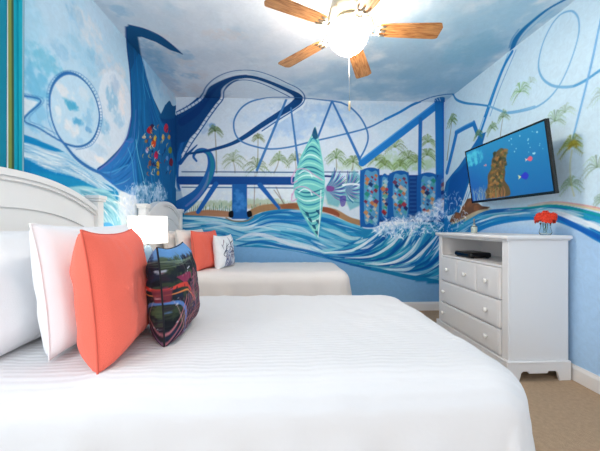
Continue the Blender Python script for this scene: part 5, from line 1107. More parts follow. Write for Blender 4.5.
  ('T',(134,171,114),(2.787,2.157),0.086,(2.828,1.948),0.665,54,0.0077),
  ('T',(134,171,114),(2.941,2.102),0.081,None,0.57,55,0.0101),
  ('T',(134,171,114),(3.163,2.098),0.076,None,0.665,56,0.0109),
  ('T',(169,191,98),(2.099,1.697),0.11,None,0.902,57,0.0095),
  ('T',(210,198,90),(2.084,1.7),0.044,None,0.855,58,0.0116),
  ('T',(143,185,140),(2.099,1.411),0.095,None,0.76,59,0.0073),
  ('T',(163,195,166),(1.916,1.507),0.114,None,0.712,60,0.0067),
  ('T',(122,154,114),(1.871,1.282),0.079,None,0.665,61,0.0072),
  ('T',(163,195,166),(1.871,1.971),0.105,None,0.57,62,0.0052),
  ('L',(196,200,144),[(2.091,1.665),(2.107,1.559),(2.099,1.433),(2.076,1.329)],[0.0117,0.0117,0.0117,0.0116],0.5),
  ('P',(122,90,72),[(3.742,1.147),(3.673,1.234),(3.584,1.281),(3.5,1.265),(3.459,1.334),(3.399,1.377),(3.361,1.42),(3.286,1.425),(3.25,1.366),(3.163,1.359),(3.096,1.322),(2.971,1.304),(3.017,1.276),(3.163,1.272),(3.304,1.223),(3.5,1.169),(3.673,1.134)],1,0,0.008),
  ('B',(165,107,74),(3.542,1.23),(0.063,0.03),0.7),
  ('B',(165,107,74),(3.399,1.319),(0.057,0.029),0.7),
  ('B',(165,107,74),(3.304,1.359),(0.054,0.029),0.7),
  ('B',(165,107,74),(3.197,1.307),(0.051,0.027),0.7),
  ('P',(34,130,192),[(4.02,1.396),(3.719,1.159),(3.479,1.169),(3.304,1.223),(3.163,1.262),(2.941,1.277),(2.735,1.275),(2.437,1.271),(2.301,1.282),(2.187,1.271),(2.084,1.249),(1.896,1.195),(1.576,1.079),(1.576,0.856),(1.896,0.999),(2.039,1.076),(2.187,1.134),(2.301,1.159),(2.578,1.155),(2.927,1.11),(3.18,1.033),(3.399,0.923),(3.719,0.651),(3.839,0.361),(4.02,0.34)],1,1,0.0),
  ('P',(205,187,154),[(3.719,1.134),(3.521,1.181),(3.342,1.235),(3.163,1.278),(2.941,1.287),(3.129,1.249),(3.304,1.194),(3.479,1.145)],0.9,1,0.0),
  ('F',[(26,111,184),(79,176,208),(191,224,234),(47,147,200),(223,234,240),(21,95,174),(42,160,180)],150,0.0229,[[(3.719,1.109),(3.459,1.156),(3.163,1.24),(2.735,1.261),(2.437,1.254),(2.301,1.263),(2.084,1.228),(1.896,1.171),(1.622,1.078)],[(3.719,0.867),(3.399,1.016),(3.163,1.099),(2.828,1.178),(2.578,1.191),(2.301,1.191),(2.146,1.149),(1.996,1.091),(1.896,1.039),(1.622,0.906)]],0.7,61,0.22),
  ('L',(31,160,168),[(2.697,1.269),(2.437,1.267),(2.301,1.272),(2.187,1.26),(2.069,1.234),(1.671,1.112)],[0.0093,0.0203,0.0208,0.0198,0.0216,0.0177],0.95),
  ('L',(211,196,156),[(2.489,1.279),(2.301,1.288),(2.146,1.274),(1.896,1.215),(1.622,1.112)],[0.0052,0.0096,0.012,0.0133,0.0149],0.95),
  ('L',(214,154,148),[(2.489,1.289),(2.301,1.3),(2.146,1.286),(1.896,1.228),(1.622,1.129)],[0.0034,0.0072,0.009,0.0106,0.0115],0.9),
  ('L',(230,237,243),[(2.292,1.226),(2.187,1.206),(2.076,1.162),(1.896,1.092),(1.622,0.94)],[0.0064,0.0342,0.0434,0.0332,0.0344],0.9),
  ('L',(28,95,182),[(2.367,1.209),(2.204,1.176),(2.069,1.115),(1.622,0.906)],[0.0082,0.0268,0.0361,0.0344],0.8),
  ('L',(234,242,246),[(3.129,1.153),(2.898,1.205),(2.697,1.217),(2.468,1.222)],[0.0064,0.02,0.0149,0.0051],0.85),
  ('S',[(255,255,255),(232,238,246),(157,191,228),(207,224,240)],110,0.057,[(3.967,1.46),(3.673,1.536),(3.459,1.417),(3.342,1.224),(3.5,1.061),(3.967,0.973)],0.8,63),
 ],
 'C': [
  ('B',(185,211,227),(-1.356,2.382),(0.386,0.223),0.7),
  ('B',(169,207,226),(-1.976,2.724),(0.35,0.424),0.7),
  ('B',(143,198,220),(-2.486,3.158),(0.314,0.399),0.8),
  ('B',(169,203,224),(-1.073,2.426),(0.316,0.19),0.6),
  ('B',(204,214,224),(-0.751,2.666),(0.525,0.323),0.7),
  ('B',(201,214,226),(-0.362,2.392),(0.474,0.258),0.7),
  ('B',(147,185,210),(-1.185,3.005),(0.245,0.193),0.6),
  ('B',(154,185,208),(-0.817,2.901),(0.333,0.106),0.4),
  ('B',(180,201,218),(-0.232,2.715),(0.359,0.228),0.6),
  ('B',(165,196,219),(0.493,3.331),(0.669,0.355),0.7),
  ('B',(160,196,218),(1.367,3.537),(0.719,0.408),0.8),
  ('B',(155,194,218),(1.713,3.058),(0.627,0.585),0.9),
  ('B',(162,196,218),(1.241,2.722),(0.555,0.391),0.8),
  ('B',(170,206,226),(1.534,2.303),(0.473,0.318),0.8),
  ('B',(182,204,223),(0.148,3.132),(0.522,0.261),0.6),
  ('B',(194,205,217),(-0.554,3.011),(0.496,0.155),0.5),
  ('B',(198,205,216),(-0.849,3.642),(0.144,0.228),0.7),
  ('B',(145,192,216),(1.796,2.696),(0.277,0.234),0.7),
  ('B',(180,208,225),(1.161,2.21),(0.301,0.177),0.6),
  ('B',(170,206,226),(1.806,2.233),(0.308,0.135),0.8),
  ('B',(226,230,237),(-0.862,2.744),(0.989,0.782),0.6),
  ('B',(222,228,237),(-0.047,2.436),(0.728,0.429),0.5),
  ('B',(164,204,224),(-2.124,2.597),(0.385,0.47),0.8),
  ('B',(183,208,225),(-1.784,2.459),(0.247,0.341),0.7),
  ('B',(116,184,214),(-2.898,3.61),(0.426,0.531),0.9),
  ('B',(109,184,210),(-2.362,3.06),(0.185,0.24),0.7),
  ('B',(156,198,220),(-1.912,2.953),(0.152,0.223),0.7),
  ('B',(188,207,223),(-1.468,2.444),(0.176,0.293),0.6),
  ('B',(207,211,220),(-1.836,3.225),(0.181,0.319),0.7),
  ('B',(217,219,224),(-2.088,3.838),(0.292,0.537),0.7),
  ('B',(168,196,216),(-1.939,3.446),(0.113,0.2),0.5),
  ('B',(165,197,220),(-1.332,3.012),(0.143,0.322),0.7),
  ('B',(143,185,214),(-1.411,3.309),(0.168,0.394),0.6),
  ('B',(180,202,219),(-1.185,3.005),(0.078,0.193),0.6),
  ('B',(188,198,214),(-1.362,3.538),(0.127,0.33),0.7),
  ('B',(134,191,220),(-3.685,4.59),(0.535,0.666),0.8),
  ('B',(220,217,220),(-1.962,3.447),(0.101,0.174),0.6),
  ('B',(220,217,220),(-1.731,3.22),(0.062,0.085),0.6),
  ('B',(220,217,220),(-1.09,2.654),(0.078,0.058),0.6),
  ('B',(220,217,220),(-1.065,2.863),(0.065,0.051),0.6),
  ('B',(220,217,220),(-1.317,3.802),(0.087,0.151),0.6),
  ('B',(220,217,220),(-1.061,3.599),(0.095,0.136),0.6),
  ('B',(220,217,220),(-1.001,3.032),(0.079,0.076),0.6),
  ('B',(220,217,220),(-1.626,2.573),(0.1,0.082),0.6),
  ('B',(220,217,220),(-0.926,3.286),(0.108,0.09),0.6),
  ('B',(220,217,220),(-0.519,2.586),(0.171,0.07),0.6),
  ('B',(127,179,210),(-1.626,2.395),(0.081,0.12),0.4),
  ('B',(127,179,210),(-2.089,2.879),(0.083,0.085),0.4),
  ('B',(127,179,210),(-1.246,2.345),(0.061,0.067),0.4),
  ('B',(127,179,210),(-0.96,2.908),(0.095,0.07),0.4),
  ('B',(127,179,210),(-1.246,3.157),(0.073,0.125),0.4),
  ('B',(127,179,210),(-1.041,3.314),(0.098,0.067),0.4),
  ('B',(127,179,210),(-2.114,3.755),(0.135,0.24),0.4),
  ('B',(127,179,210),(-1.256,2.84),(0.076,0.172),0.4),
  ('B',(127,179,210),(-1.872,3.037),(0.079,0.056),0.4),
  ('P',(27,90,136),[(-1.307,2.52),(-1.27,2.494),(-1.164,2.539),(-1.078,2.626),(-1.024,2.752),(-0.983,2.892),(-1.072,2.831),(-1.149,2.714),(-1.239,2.647),(-1.273,2.649),(-1.379,2.927),(-1.508,3.314),(-1.665,3.818),(-1.766,4.237),(-1.818,4.463),(-2.309,5.219),(-2.176,4.328),(-1.681,3.322),(-1.453,2.818)],1,0,0.0),
  ('L',(18,63,124),[(-1.307,2.52),(-1.453,2.818),(-1.681,3.322),(-2.162,4.327),(-2.723,5.348),(-3.345,6.297),(-4.476,7.778),(-5.397,8.892)],[0.0131,0.0146,0.0173,0.0225,0.0278,0.0327,0.0403,0.046],0.8),
  ('L',(18,63,124),[(-1.27,2.494),(-1.164,2.539),(-1.078,2.626),(-1.024,2.752),(-0.983,2.892)],[0.013,0.0132,0.0137,0.0144,0.0152],0.8),
  ('L',(26,79,132),[(-1.796,5.09),(-1.417,4.607),(-1.067,4.067),(-0.874,3.697),(-0.679,3.445),(-0.501,3.31),(-0.349,3.314),(-0.18,3.421),(0.002,3.588),(0.126,3.72),(0.162,3.85),(0.096,4.046),(-0.085,4.362),(-0.385,4.874),(-0.723,5.487),(-1.066,6.002),(-1.503,6.451),(-1.896,6.729),(-2.267,6.933)],[0.5,0.3779,0.2809,0.2069,0.125,0.0766,0.0659,0.0636,0.0717,0.0992,0.1092,0.0944,0.0798,0.0808,0.0817,0.0694,0.0637,0.0531,0.0455],1),
  ('L',(18,62,121),[(-1.629,4.792),(-1.285,4.361),(-1.033,3.937),(-0.825,3.588),(-0.619,3.361),(-0.43,3.263)],[0.1256,0.1002,0.0647,0.0355,0.0222,0.0162],0.5),
  ('L',(213,223,232),[(-1.645,4.494),(-1.373,4.236),(-1.09,3.909),(-0.935,3.606),(-0.794,3.403),(-0.634,3.262),(-0.475,3.198),(-0.307,3.204),(-0.142,3.304),(0.035,3.472),(0.169,3.607),(0.248,3.801),(0.242,4.022),(0.142,4.256),(-0.077,4.652),(-0.401,5.267)],[0.0353,0.0333,0.0308,0.0285,0.0269,0.0258,0.0254,0.0255,0.0264,0.0278,0.0289,0.0305,0.0322,0.0341,0.0371,0.0419],0.9),
  ('L',(213,223,232),[(-2.373,7.034),(-1.848,5.932),(-1.487,5.207),(-1.168,4.553),(-0.952,4.129),(-0.815,3.866),(-0.755,3.637),(-0.666,3.48),(-0.545,3.368),(-0.412,3.362),(-0.264,3.449),(-0.085,3.633),(0.037,3.767)],[0.0599,0.0506,0.0445,0.0389,0.0354,0.0331,0.0312,0.0138,0.0134,0.0134,0.0137,0.0145,0.0151],0.9),
  ('L',(42,94,152),[(-1.636,4.435),(-1.368,4.183),(-1.089,3.864),(-0.936,3.568),(-0.796,3.369),(-0.637,3.23),(-0.48,3.167),(-0.314,3.174),(-0.15,3.272),(0.025,3.436),(0.156,3.568),(0.234,3.758),(0.227,3.973),(0.128,4.201),(-0.089,4.587),(-0.41,5.184)],[0.0145,0.0137,0.0127,0.0117,0.0111,0.0107,0.0105,0.0105,0.0109,0.0114,0.0119,0.0125,0.0133,0.014,0.0153,0.0172],1),
  ('L',(42,94,152),[(-2.379,7.134),(-1.847,6.003),(-1.483,5.262),(-1.16,4.595),(-0.943,4.163),(-0.806,3.896),(-0.746,3.664),(-0.657,3.505),(-0.536,3.391),(-0.401,3.385),(-0.252,3.473),(-0.071,3.659),(0.052,3.796)],[0.0257,0.0217,0.019,0.0166,0.0151,0.0141,0.0133,0.0127,0.0123,0.0123,0.0127,0.0134,0.0139],1),
  ('L',(42,94,152),[(-1.571,4.374),(-1.6,4.553)],[0.0086,0.0089],0.8),
  ('L',(42,94,152),[(-1.493,4.291),(-1.518,4.463)],[0.0084,0.0088],0.8),
  ('L',(42,94,152),[(-1.418,4.212),(-1.44,4.377)],[0.0083,0.0086],0.8),
  ('L',(42,94,152),[(-1.345,4.135),(-1.364,4.294)],[0.0081,0.0085],0.8),
  ('L',(42,94,152),[(-1.275,4.06),(-1.291,4.214)],[0.008,0.0083],0.8),
  ('L',(42,94,152),[(-1.208,3.989),(-1.221,4.137)],[0.0079,0.0082],0.8),
  ('L',(42,94,152),[(-1.142,3.92),(-1.153,4.063)],[0.0077,0.008],0.8),
  ('L',(42,94,152),[(-1.079,3.853),(-1.087,3.991)],[0.0076,0.0079],0.8),
  ('L',(42,94,152),[(-1.018,3.788),(-1.024,3.922)],[0.0075,0.0077],0.8),
  ('L',(74,127,181),[(0.728,3.933),(0.506,3.865),(0.18,3.813),(-0.074,3.807),(-0.265,3.84),(-0.471,3.974),(-0.642,4.238),(-0.805,4.708),(-0.892,5.318),(-0.862,5.816),(-0.671,6.171),(-0.336,6.395),(0.086,6.213),(0.469,5.823),(0.814,5.508),(1.194,5.136),(1.387,4.889),(1.518,4.533),(1.632,4.223),(1.693,3.987),(1.756,3.853),(1.846,3.711),(1.972,3.633),(2.063,3.614)],[0.0211,0.0207,0.0204,0.0203,0.0204,0.0211,0.0224,0.0249,0.0281,0.0308,0.0327,0.034,0.0331,0.0311,0.0295,0.0277,0.0264,0.0245,0.0229,0.0217,0.021,0.0202,0.0198,0.0198],1),
  ('L',(47,118,176),[(1.693,3.987),(1.756,3.853),(1.846,3.711),(1.972,3.633),(2.063,3.614)],[0.0271,0.0262,0.0253,0.0248,0.0247],1),
  ('L',(40,119,182),[(1.972,3.765),(2.926,5.57),(5.071,9.62)],[0.122,0.1806,0.3119],1),
  ('L',(28,98,172),[(2.023,3.763),(5.186,9.615)],[0.0257,0.0657],0.6),
  ('L',(207,224,236),[(1.828,3.727),(1.918,3.83)],[0.0089,0.0091],0.9),
  ('L',(207,224,236),[(1.866,3.725),(1.951,3.828)],[0.0089,0.0091],0.9),
  ('L',(207,224,236),[(1.904,3.723),(1.984,3.826)],[0.0089,0.0091],0.9),
  ('L',(207,224,236),[(1.942,3.721),(2.016,3.825)],[0.0089,0.0091],0.9),
  ('L',(42,134,196),[(2.116,2.713),(2.22,2.955),(2.445,3.383),(2.759,3.954),(3.37,5.061)],[0.0337,0.0408,0.0513,0.068,0.0956],1),
  ('L',(63,143,196),[(2.063,3.614),(2.198,3.77),(2.374,3.872),(2.578,3.912),(2.759,3.954)],[0.0222,0.0284,0.0292,0.0242,0.0245],1),
  ('L',(42,127,184),[(2.119,2.729),(2.016,2.55),(1.971,2.416),(1.96,2.282),(1.968,2.156),(2.019,2.041)],[0.0283,0.044,0.0418,0.0316,0.0255,0.0213],1),
  ('L',(143,192,220),[(2.079,2.606),(2.027,2.453),(2.013,2.315),(2.019,2.185)],[0.0126,0.0119,0.0112,0.0106],0.7),
  ('L',(63,134,188),[(2.041,2.653),(1.968,2.524),(1.926,2.393)],[0.0073,0.007,0.0066],0.9),
 ],
}

wall_paint = paint_mat('mural_paint', var=.06)
ceil_paint = paint_mat('ceiling_paint', rough=.9, bump=.6, bscale=70, var=.04)

def below(cv, zed, col, soft=.03):
    """plain painted lower wall"""
    a = np.clip((zed-cv.V)/soft+.5, 0, 1); cv.blend((slice(None), slice(None)), a, srgb(col))

# left wall with the window opening
WIN = (-.2, 1.05, .92, 2.15)
us = ramp(YF, 1.35, YB, .05, .0065); vs = ramp(0, .6, H, .05, .0065)
cvL = Canvas(us, vs, 'b4d0e1'); cvL.run(MURAL['L']); cvL.enrich()
oL = grid_mesh('wall_left', cvL, lambda u, v: np.column_stack([np.full(u.shape, XL), u, v]), wall_paint, hole=WIN); tag(oL, kind='structure')
# back wall
us = np.linspace(XL, XR, 560); vs = ramp(0, .4, H, .03, .0063)
cvB = Canvas(us, vs, 'cdd9e4'); below(cvB, 1.0, '86b2d6', .25); cvB.run(MURAL['B']); cvB.enrich()  # lower blue kept darker: this wall's shade is put into the colour
oB = grid_mesh('wall_back', cvB, lambda u, v: np.column_stack([u, np.full(u.shape, YB), v]), wall_paint); tag(oB, kind='structure')
# right wall
us = ramp(YF, 1.3, YB, .05, .0065); vs = ramp(0, .8, H, .05, .0065)
cvR = Canvas(us, vs, 'c9dfeb'); below(cvR, 1.14, 'adcbe8', .12); cvR.run(MURAL['R']); cvR.enrich()  # same lower blue, lightened: this wall's brighter light is put into the colour
oR = grid_mesh('wall_right', cvR, lambda u, v: np.column_stack([np.full(u.shape, XR), u, v]), wall_paint); tag(oR, kind='structure')
# ceiling
us = np.linspace(XL, XR, 400); vs = ramp(YF, 1.2, YB, .04, .009)
cvC = Canvas(us, vs, 'dfe8f0', aa=.009); cvC.run(MURAL['C']); cvC.enrich(1.05, 1.02)
oC = grid_mesh('ceiling', cvC, lambda u, v: np.column_stack([u, v, np.full(u.shape, H)]), ceil_paint); tag(oC, kind='structure')

# floor: beige cut-pile carpet
carpet = mat('carpet_beige', 'b59a7e', rough=.95, bump=.9, bscale=260, var=.22, vscale=45, spec=.1)
bm = bmesh.new(); box(bm, XL, XR, YF, YB, -.05, 0)
tag(obj('floor', bm, carpet), kind='structure')
white_trim = mat('white_trim', 'e9e6e3', rough=.4)
def baseboard(name, pts):
    tag(obj(name, pts, white_trim), kind='structure')
prof = [(0, 0), (.016, 0), (.016, .085), (.012, .095), (.007, .103), (.005, .112), (0, .112)]
bm = prism([(XR-a, b) for a, b in prof], YF, YB-.0002, axis=1); baseboard('baseboard_right', bm)
bm = prism([(XL+a, b) for a, b in prof], YF, YB-.0002, axis=1); baseboard('baseboard_left', bm)
bm = prism([(YB-a, b) for a, b in prof], XL+.017, XR-.017, axis=0); baseboard('baseboard_back', bm)

# window in the left wall, behind the curtain (frame, muntin, pane)
wy0, wy1, wz0, wz1 = WIN
bm = bmesh.new()
for (a, b, c, d) in ((wy0, wy0+.05, wz0, wz1), (wy1-.05, wy1, wz0, wz1), (wy0+.05, wy1-.05, wz0, wz0+.05), (wy0+.05, wy1-.05, wz1-.05, wz1), ((wy0+wy1)/2-.02, (wy0+wy1)/2+.02, wz0+.05, wz1-.05)):
    box(bm, XL-.09, XL-.04, a, b, c, d)
wf = tag(obj('window_1', bm, white_trim), kind='structure')
gl = bpy.data.materials.new('window_glass'); gl.use_nodes = True
nt = gl.node_tree; nt.nodes.remove(nt.nodes['Principled BSDF'])
tr = nt.nodes.new('ShaderNodeBsdfTransparent'); go = nt.nodes.new('ShaderNodeBsdfGlossy'); go.inputs['Roughness'].default_value = .02
mx = nt.nodes.new('ShaderNodeMixShader'); mx.inputs[0].default_value = .06
nt.links.new(tr.outputs[0], mx.inputs[1]); nt.links.new(go.outputs[0], mx.inputs[2]); nt.links.new(mx.outputs[0], nt.nodes['Material Output'].inputs['Surface'])
obj('window_pane', bx(XL-.068, XL-.062, wy0+.05, wy1-.05, wz0+.05, wz1-.05), gl, wf)
obj('window_sill', bx(XL-.09, XL+.03, wy0-.03, wy1+.03, wz0-.03, wz0, bev=.004), white_trim, wf)
bm = bmesh.new()
for (a, b, c, d) in ((wy0-.01, wy0, wz0, wz1), (wy1, wy1+.01, wz0, wz1), (wy0, wy1, wz1, wz1+.01)): box(bm, XL-.09, XL, a, b, c, d)
obj('window_jamb', bm, white_trim, wf)

# ------------------------------------------------------------------ curtain: vertical stripes, hanging in folds beside the window
CW = 1.30; ny = 160
us = np.linspace(0, 1, ny*2); vs = np.linspace(0, 1, 14)
cc = Canvas(us, vs, '1d93ae', aa=.002)
def stripe(a, b, c): cc.col[:, (us >= a) & (us < b)] = srgb(c)
pat = [(0, .26, '12849f'), (.26, .38, '0b5d7c'), (.38, .42, 'c3dce4'), (.42, .47, '2c3f57'), (.47, .52, 'd3dde2'), (.52, .60, '7c8f4a'), (.60, .64, '3d5740'), (.64, .96, '109cb2'), (.96, 1.0, '9fb7c6')]
rep = 7
for k in range(rep):
    for a, b, c in pat: stripe((k+a)/rep, (k+b)/rep, c)
def cplace(u, v):
    y = .675+.93*u; x = XL+.038+-.011*np.cos(2*PI*(7*u-.5))+.003*np.sin(u*47+v*3)
    return np.column_stack([x, y+.01*np.sin(u*2*PI*17), .03+2.49*v])
fab = paint_mat('curtain_fabric', rough=.9, bump=.3, bscale=500, var=.03)
cur = empty('curtain', (XL+.038, 1.1, .03), 'striped curtain in teal, white and olive hanging at the far left by the window', 'curtain')
p = grid_mesh('curtain_panel', cc, cplace, fab, parent=None, smooth=True); p.parent = cur; p.location = (-(XL+.038), -1.1, -.03)
sm = p.modifiers.new('thick', 'SOLIDIFY'); sm.thickness = .003
rodm = mat('brushed_nickel', 'a9a59e', rough=.3, metal=1)
bm = tube([(0, -1.40, 2.53), (0, .56, 2.53)], .012, 12)
rod = obj('curtain_rod', bm, rodm, cur, True)
obj('rod_finial', lathe([(.001, -.03), (.02, -.02), (.026, 0), (.018, .02), (.001, .03)], 14, c=(0, .58, 2.53)), rodm, rod, True)
for yy in (-1.3, .42): obj('rod_bracket', tube([(-.037, yy, 2.53), (0, yy, 2.53)], .007, 8), rodm, rod, True)

# ------------------------------------------------------------------ beds
bedwhite = mat('bed_white_paint', 'f1efec', rough=.35, spec=.5)
ticking = mat('mattress_ticking', 'e8e6e0', rough=.9)

def make_bed(label, y0, y1, foot, m0, m1, xo=.005):
    b = empty('bed', (XL+.07, (y0+y1)/2, 0), label, 'bed')
    oy = (y0+y1)/2; hw = (y1-y0)/2; xb = xo-.07+.02; w = hw-.05
    for s in (-1, 1):
        bm = bx(xb, xb+.068, s*w-.031, s*w+.031, 0, 1.275, bev=.004)
        po = obj('post', bm, bedwhite, b)
        bm = bmesh.new(); box(bm, xb-.010, xb+.078, s*w-.041, s*w+.041, 1.276, 1.292, bev=.004); box(bm, xb-.014, xb+.084, s*w-.047, s*w+.047, 1.293, 1.318, bev=.007)
        obj('post_cap', bm, bedwhite, po)
    # arched panel, rising between the posts
    n = 28; arch = lambda t: 1.232+.142*max(0, 1-abs(t)**2.3)
    W = w-.0325
    def band(lo, hi, x0, x1, name, bev=.003):
        ts = [-1+2*i/n for i in range(n+1)]
        pts = [(t*W, lo(t)) for t in ts]+[(t*W, hi(t)) for t in reversed(ts)]
        return obj(name, prism(pts, x0, x1, 0, bev), bedwhite, b)
    band(lambda t: .30, lambda t: arch(t)-.033, xb+.012, xb+.045, 'headboard_panel')
    band(lambda t: arch(t)-.032, arch, xb-.002, xb+.070, 'top_rail', .006)
    band(lambda t: arch(t)-.050, lambda t: arch(t)-.0325, xb+.0455, xb+.060, 'top_molding', .004)
    band(lambda t: arch(t)-.175, lambda t: arch(t)-.160, xb+.0455, xb+.054, 'panel_bead', .003)
    L = foot-(XL+.07); a0, a1 = m0-oy, m1-oy
    for s in (-1, 1):
        obj('side_rail', bx(xb+.07, L-.08, (a0+.03 if s < 0 else a1-.054), (a0+.054 if s < 0 else a1-.03), .18, .32, bev=.003), bedwhite, b)
        obj('leg', bx(L-.15, L-.09, (a0+.06 if s < 0 else a1-.12), (a0+.12 if s < 0 else a1-.06), 0, .178), bedwhite, b)
    obj('box_spring', bx(.06, L-.07, a0+.03, a1-.03, .325, .42, bev=.02), ticking, b)
    obj('mattress', bx(.05, L-.06, a0+.03, a1-.03, .425, .60, bev=.05, seg=4), ticking, b, True)
    return b

def bedspread(label, x0, x1, y0, y1, ztop, m, seed, group=None, zmin=.03, R=.1):
    """cloth laid over the mattress and hanging down on three sides"""
    cx, cy = (x0+x1)/2, (y0+y1)/2; hx, hy = (x1-x0)/2, (y1-y0)/2
    rc = R+.03; drop = ztop-zmin
    st = .022; nx = int((x1-x0+drop+.15)/st); nyy = int((y1-y0+2*drop+.3)/st)
    X = [x0+i*(x1-x0+drop+.15)/nx for i in range(nx+1)]; Y = [y0-drop-.15+i*(y1-y0+2*drop+.3)/nyy for i in range(nyy+1)]
    bm = bmesh.new(); V = {}
    for i, x in enumerate(X):
        for j, y in enumerate(Y):
            ax = max(0, (x-cx)-(hx-rc)); sy = 1 if y > cy else -1; ay = max(0, abs(y-cy)-(hy-rc))
            dd = math.hypot(ax, ay); d = dd-rc
            px, py, pz = x, y, ztop
            if dd > 0: nxv, nyv = ax/dd, sy*ay/dd
            else: nxv, nyv = 0, 0
            if d > -R and dd > 0:
                s = d+R    # arc length from where the edge starts to round
                ex, ey = cx+(hx-rc) if ax > 0 else x, cy+sy*(hy-rc) if ay > 0 else y
                if s < R*PI/2: o = rc-R+R*math.sin(s/R); dz = R*(1-math.cos(s/R)); fl = 0
                else:
                    fl = s-R*PI/2; o = rc+(.10 if abs(nyv) < .9 or nyv < 0 else .0)*fl; dz = R+fl
                    ang = (x*1.0 if abs(nyv) > .9 else y) + math.atan2(nyv, nxv)*.35
                    o += min(1, fl*5)*(.010*math.sin(ang*17+seed)+.008*math.sin(ang*31+seed*2.1))
                px, py = ex+nxv*o, ey+nyv*o; pz = ztop-dz
            fl_ = min(1, max(0, (pz-zmin)*8))
            nz = mn.noise(Vector((x*3.1+seed, y*3.4, seed)))*.008+mn.noise(Vector((x*9+seed, y*5, 2)))*.004
            wr = mn.noise(Vector((x*16+y*9+seed, (y-x)*5, 5)))*.0042
            crown = .006*max(0, 1-((x-cx)/hx)**4)*max(0, 1-((y-cy)/hy)**2)
            pz += nz+wr+crown
            px += nxv*nz*.8; py += nyv*nz*.8
            pz = max(pz, zmin+.004*math.sin(x*40+y*37)+.004)
            V[i, j] = bm.verts.new((px, py, pz))
    for i in range(nx):
        for j in range(nyy):
            f = (V[i, j], V[i+1, j], V[i+1, j+1], V[i, j+1])
            if all(v.co.z < zmin+.009 for v in f): continue
            bm.faces.new(f)
    bmesh.ops.delete(bm, geom=[v for v in bm.verts if not v.link_faces], context='VERTS')
    o = obj('bedspread', bm, m, None, True)
    so = o.modifiers.new('thick', 'SOLIDIFY'); so.thickness = .006; so.offset = 1
    return tag(o, label, 'bedspread', group)

def cloth_mat(name, color, waffle=.5):
    m = mat(name, color, rough=.85, spec=.15, sheen=.15)
    nt = m.node_tree; n = nt.nodes; l = nt.links; b = n['Principled BSDF']
    tc = n['Texture Coordinate']
    w1 = n.new('ShaderNodeTexWave'); w1.bands_direction = 'Y'; w1.inputs['Scale'].default_value = 14; w1.inputs['Distortion'].default_value = .6; w1.inputs['Detail'].default_value = 1
    nz = n.new('ShaderNodeTexNoise'); nz.inputs['Scale'].default_value = 9; nz.inputs['Detail'].default_value = 6
    l.new(tc.outputs['Object'], w1.inputs['Vector']); l.new(tc.outputs['Object'], nz.inputs['Vector'])
    ad = n.new('ShaderNodeMath'); ad.operation = 'MULTIPLY_ADD'; l.new(nz.outputs['Fac'], ad.inputs[0]); ad.inputs[1].default_value = 3.5
    l.new(w1.outputs['Fac'], ad.inputs[2])
    bp = n.new('ShaderNodeBump'); bp.inputs['Strength'].default_value = waffle; bp.inputs['Distance'].default_value = .0035
    l.new(ad.outputs[0], bp.inputs['Height']); l.new(bp.outputs[0], b.inputs['Normal'])
    return m

spread1 = cloth_mat('white_coverlet', 'd5d5d7', .45)
spread2 = cloth_mat('fan_tinted_coverlet', 'e4deda', .15)  # white cloth with the fan's warm light mixed into its colour
make_bed('white bed with an arched headboard, nearest the camera and filling the foreground', .68, 2.15, .79, .90, 2.04, .046)
make_bed('white bed with an arched headboard, farther away against the mural wall', 2.82, YB-.012, .63, 2.92, YB-.11)
bedspread('white textured bedspread with fine ribs on the near bed in the foreground', XL+.165, .79, .86, 2.07, .650, spread1, 3, R=.12)
bedspread('smooth white bedspread, tinted as in warm fan light, on the far bed by the mural wall', XL+.165, .635, 2.87, YB-.095, .655, spread2, 9, R=.10)

# ------------------------------------------------------------------ pillows
def pillow_pts(a, b, T, n, seed, pinch=.09, wr=1.0):
    """front and back point sheets of a stuffed cushion, a x b, thickness T (local x is the thickness)"""
    def sheet(sg):
        def f(u, v):
            u = np.clip(u, -1, 1); v = np.clip(v, -1, 1)
            y = a/2*u*(1-pinch*(1-np.abs(v)**2.5)*np.abs(u)); z = b/2*v*(1-pinch*(1-np.abs(u)**2.5)*np.abs(v))
            t = T/2*np.clip((1-u**4)*(1-v**4), 0, 1)**.48*(1-.10*v)
            y = y+.0*t
            w = np.array([mn.noise(Vector((uu*2.2+seed, vv*2.2, sg*3))) for uu, vv in zip(u, v)])*.10+np.array([mn.noise(Vector((uu*7+seed, vv*4, sg*5))) for uu, vv in zip(u, v)])*.035
            edge = np.clip((np.maximum(abs(u), abs(v))-.55)/.4, 0, 1)
            rad = np.arctan2(v, u); w = w+edge*.02*np.sin(rad*13+seed)*np.clip(1-edge*.2, 0, 1)
            x = sg*(t*(1+w*wr*1.4))
            return np.column_stack([x, y, z])
        return f
    return sheet

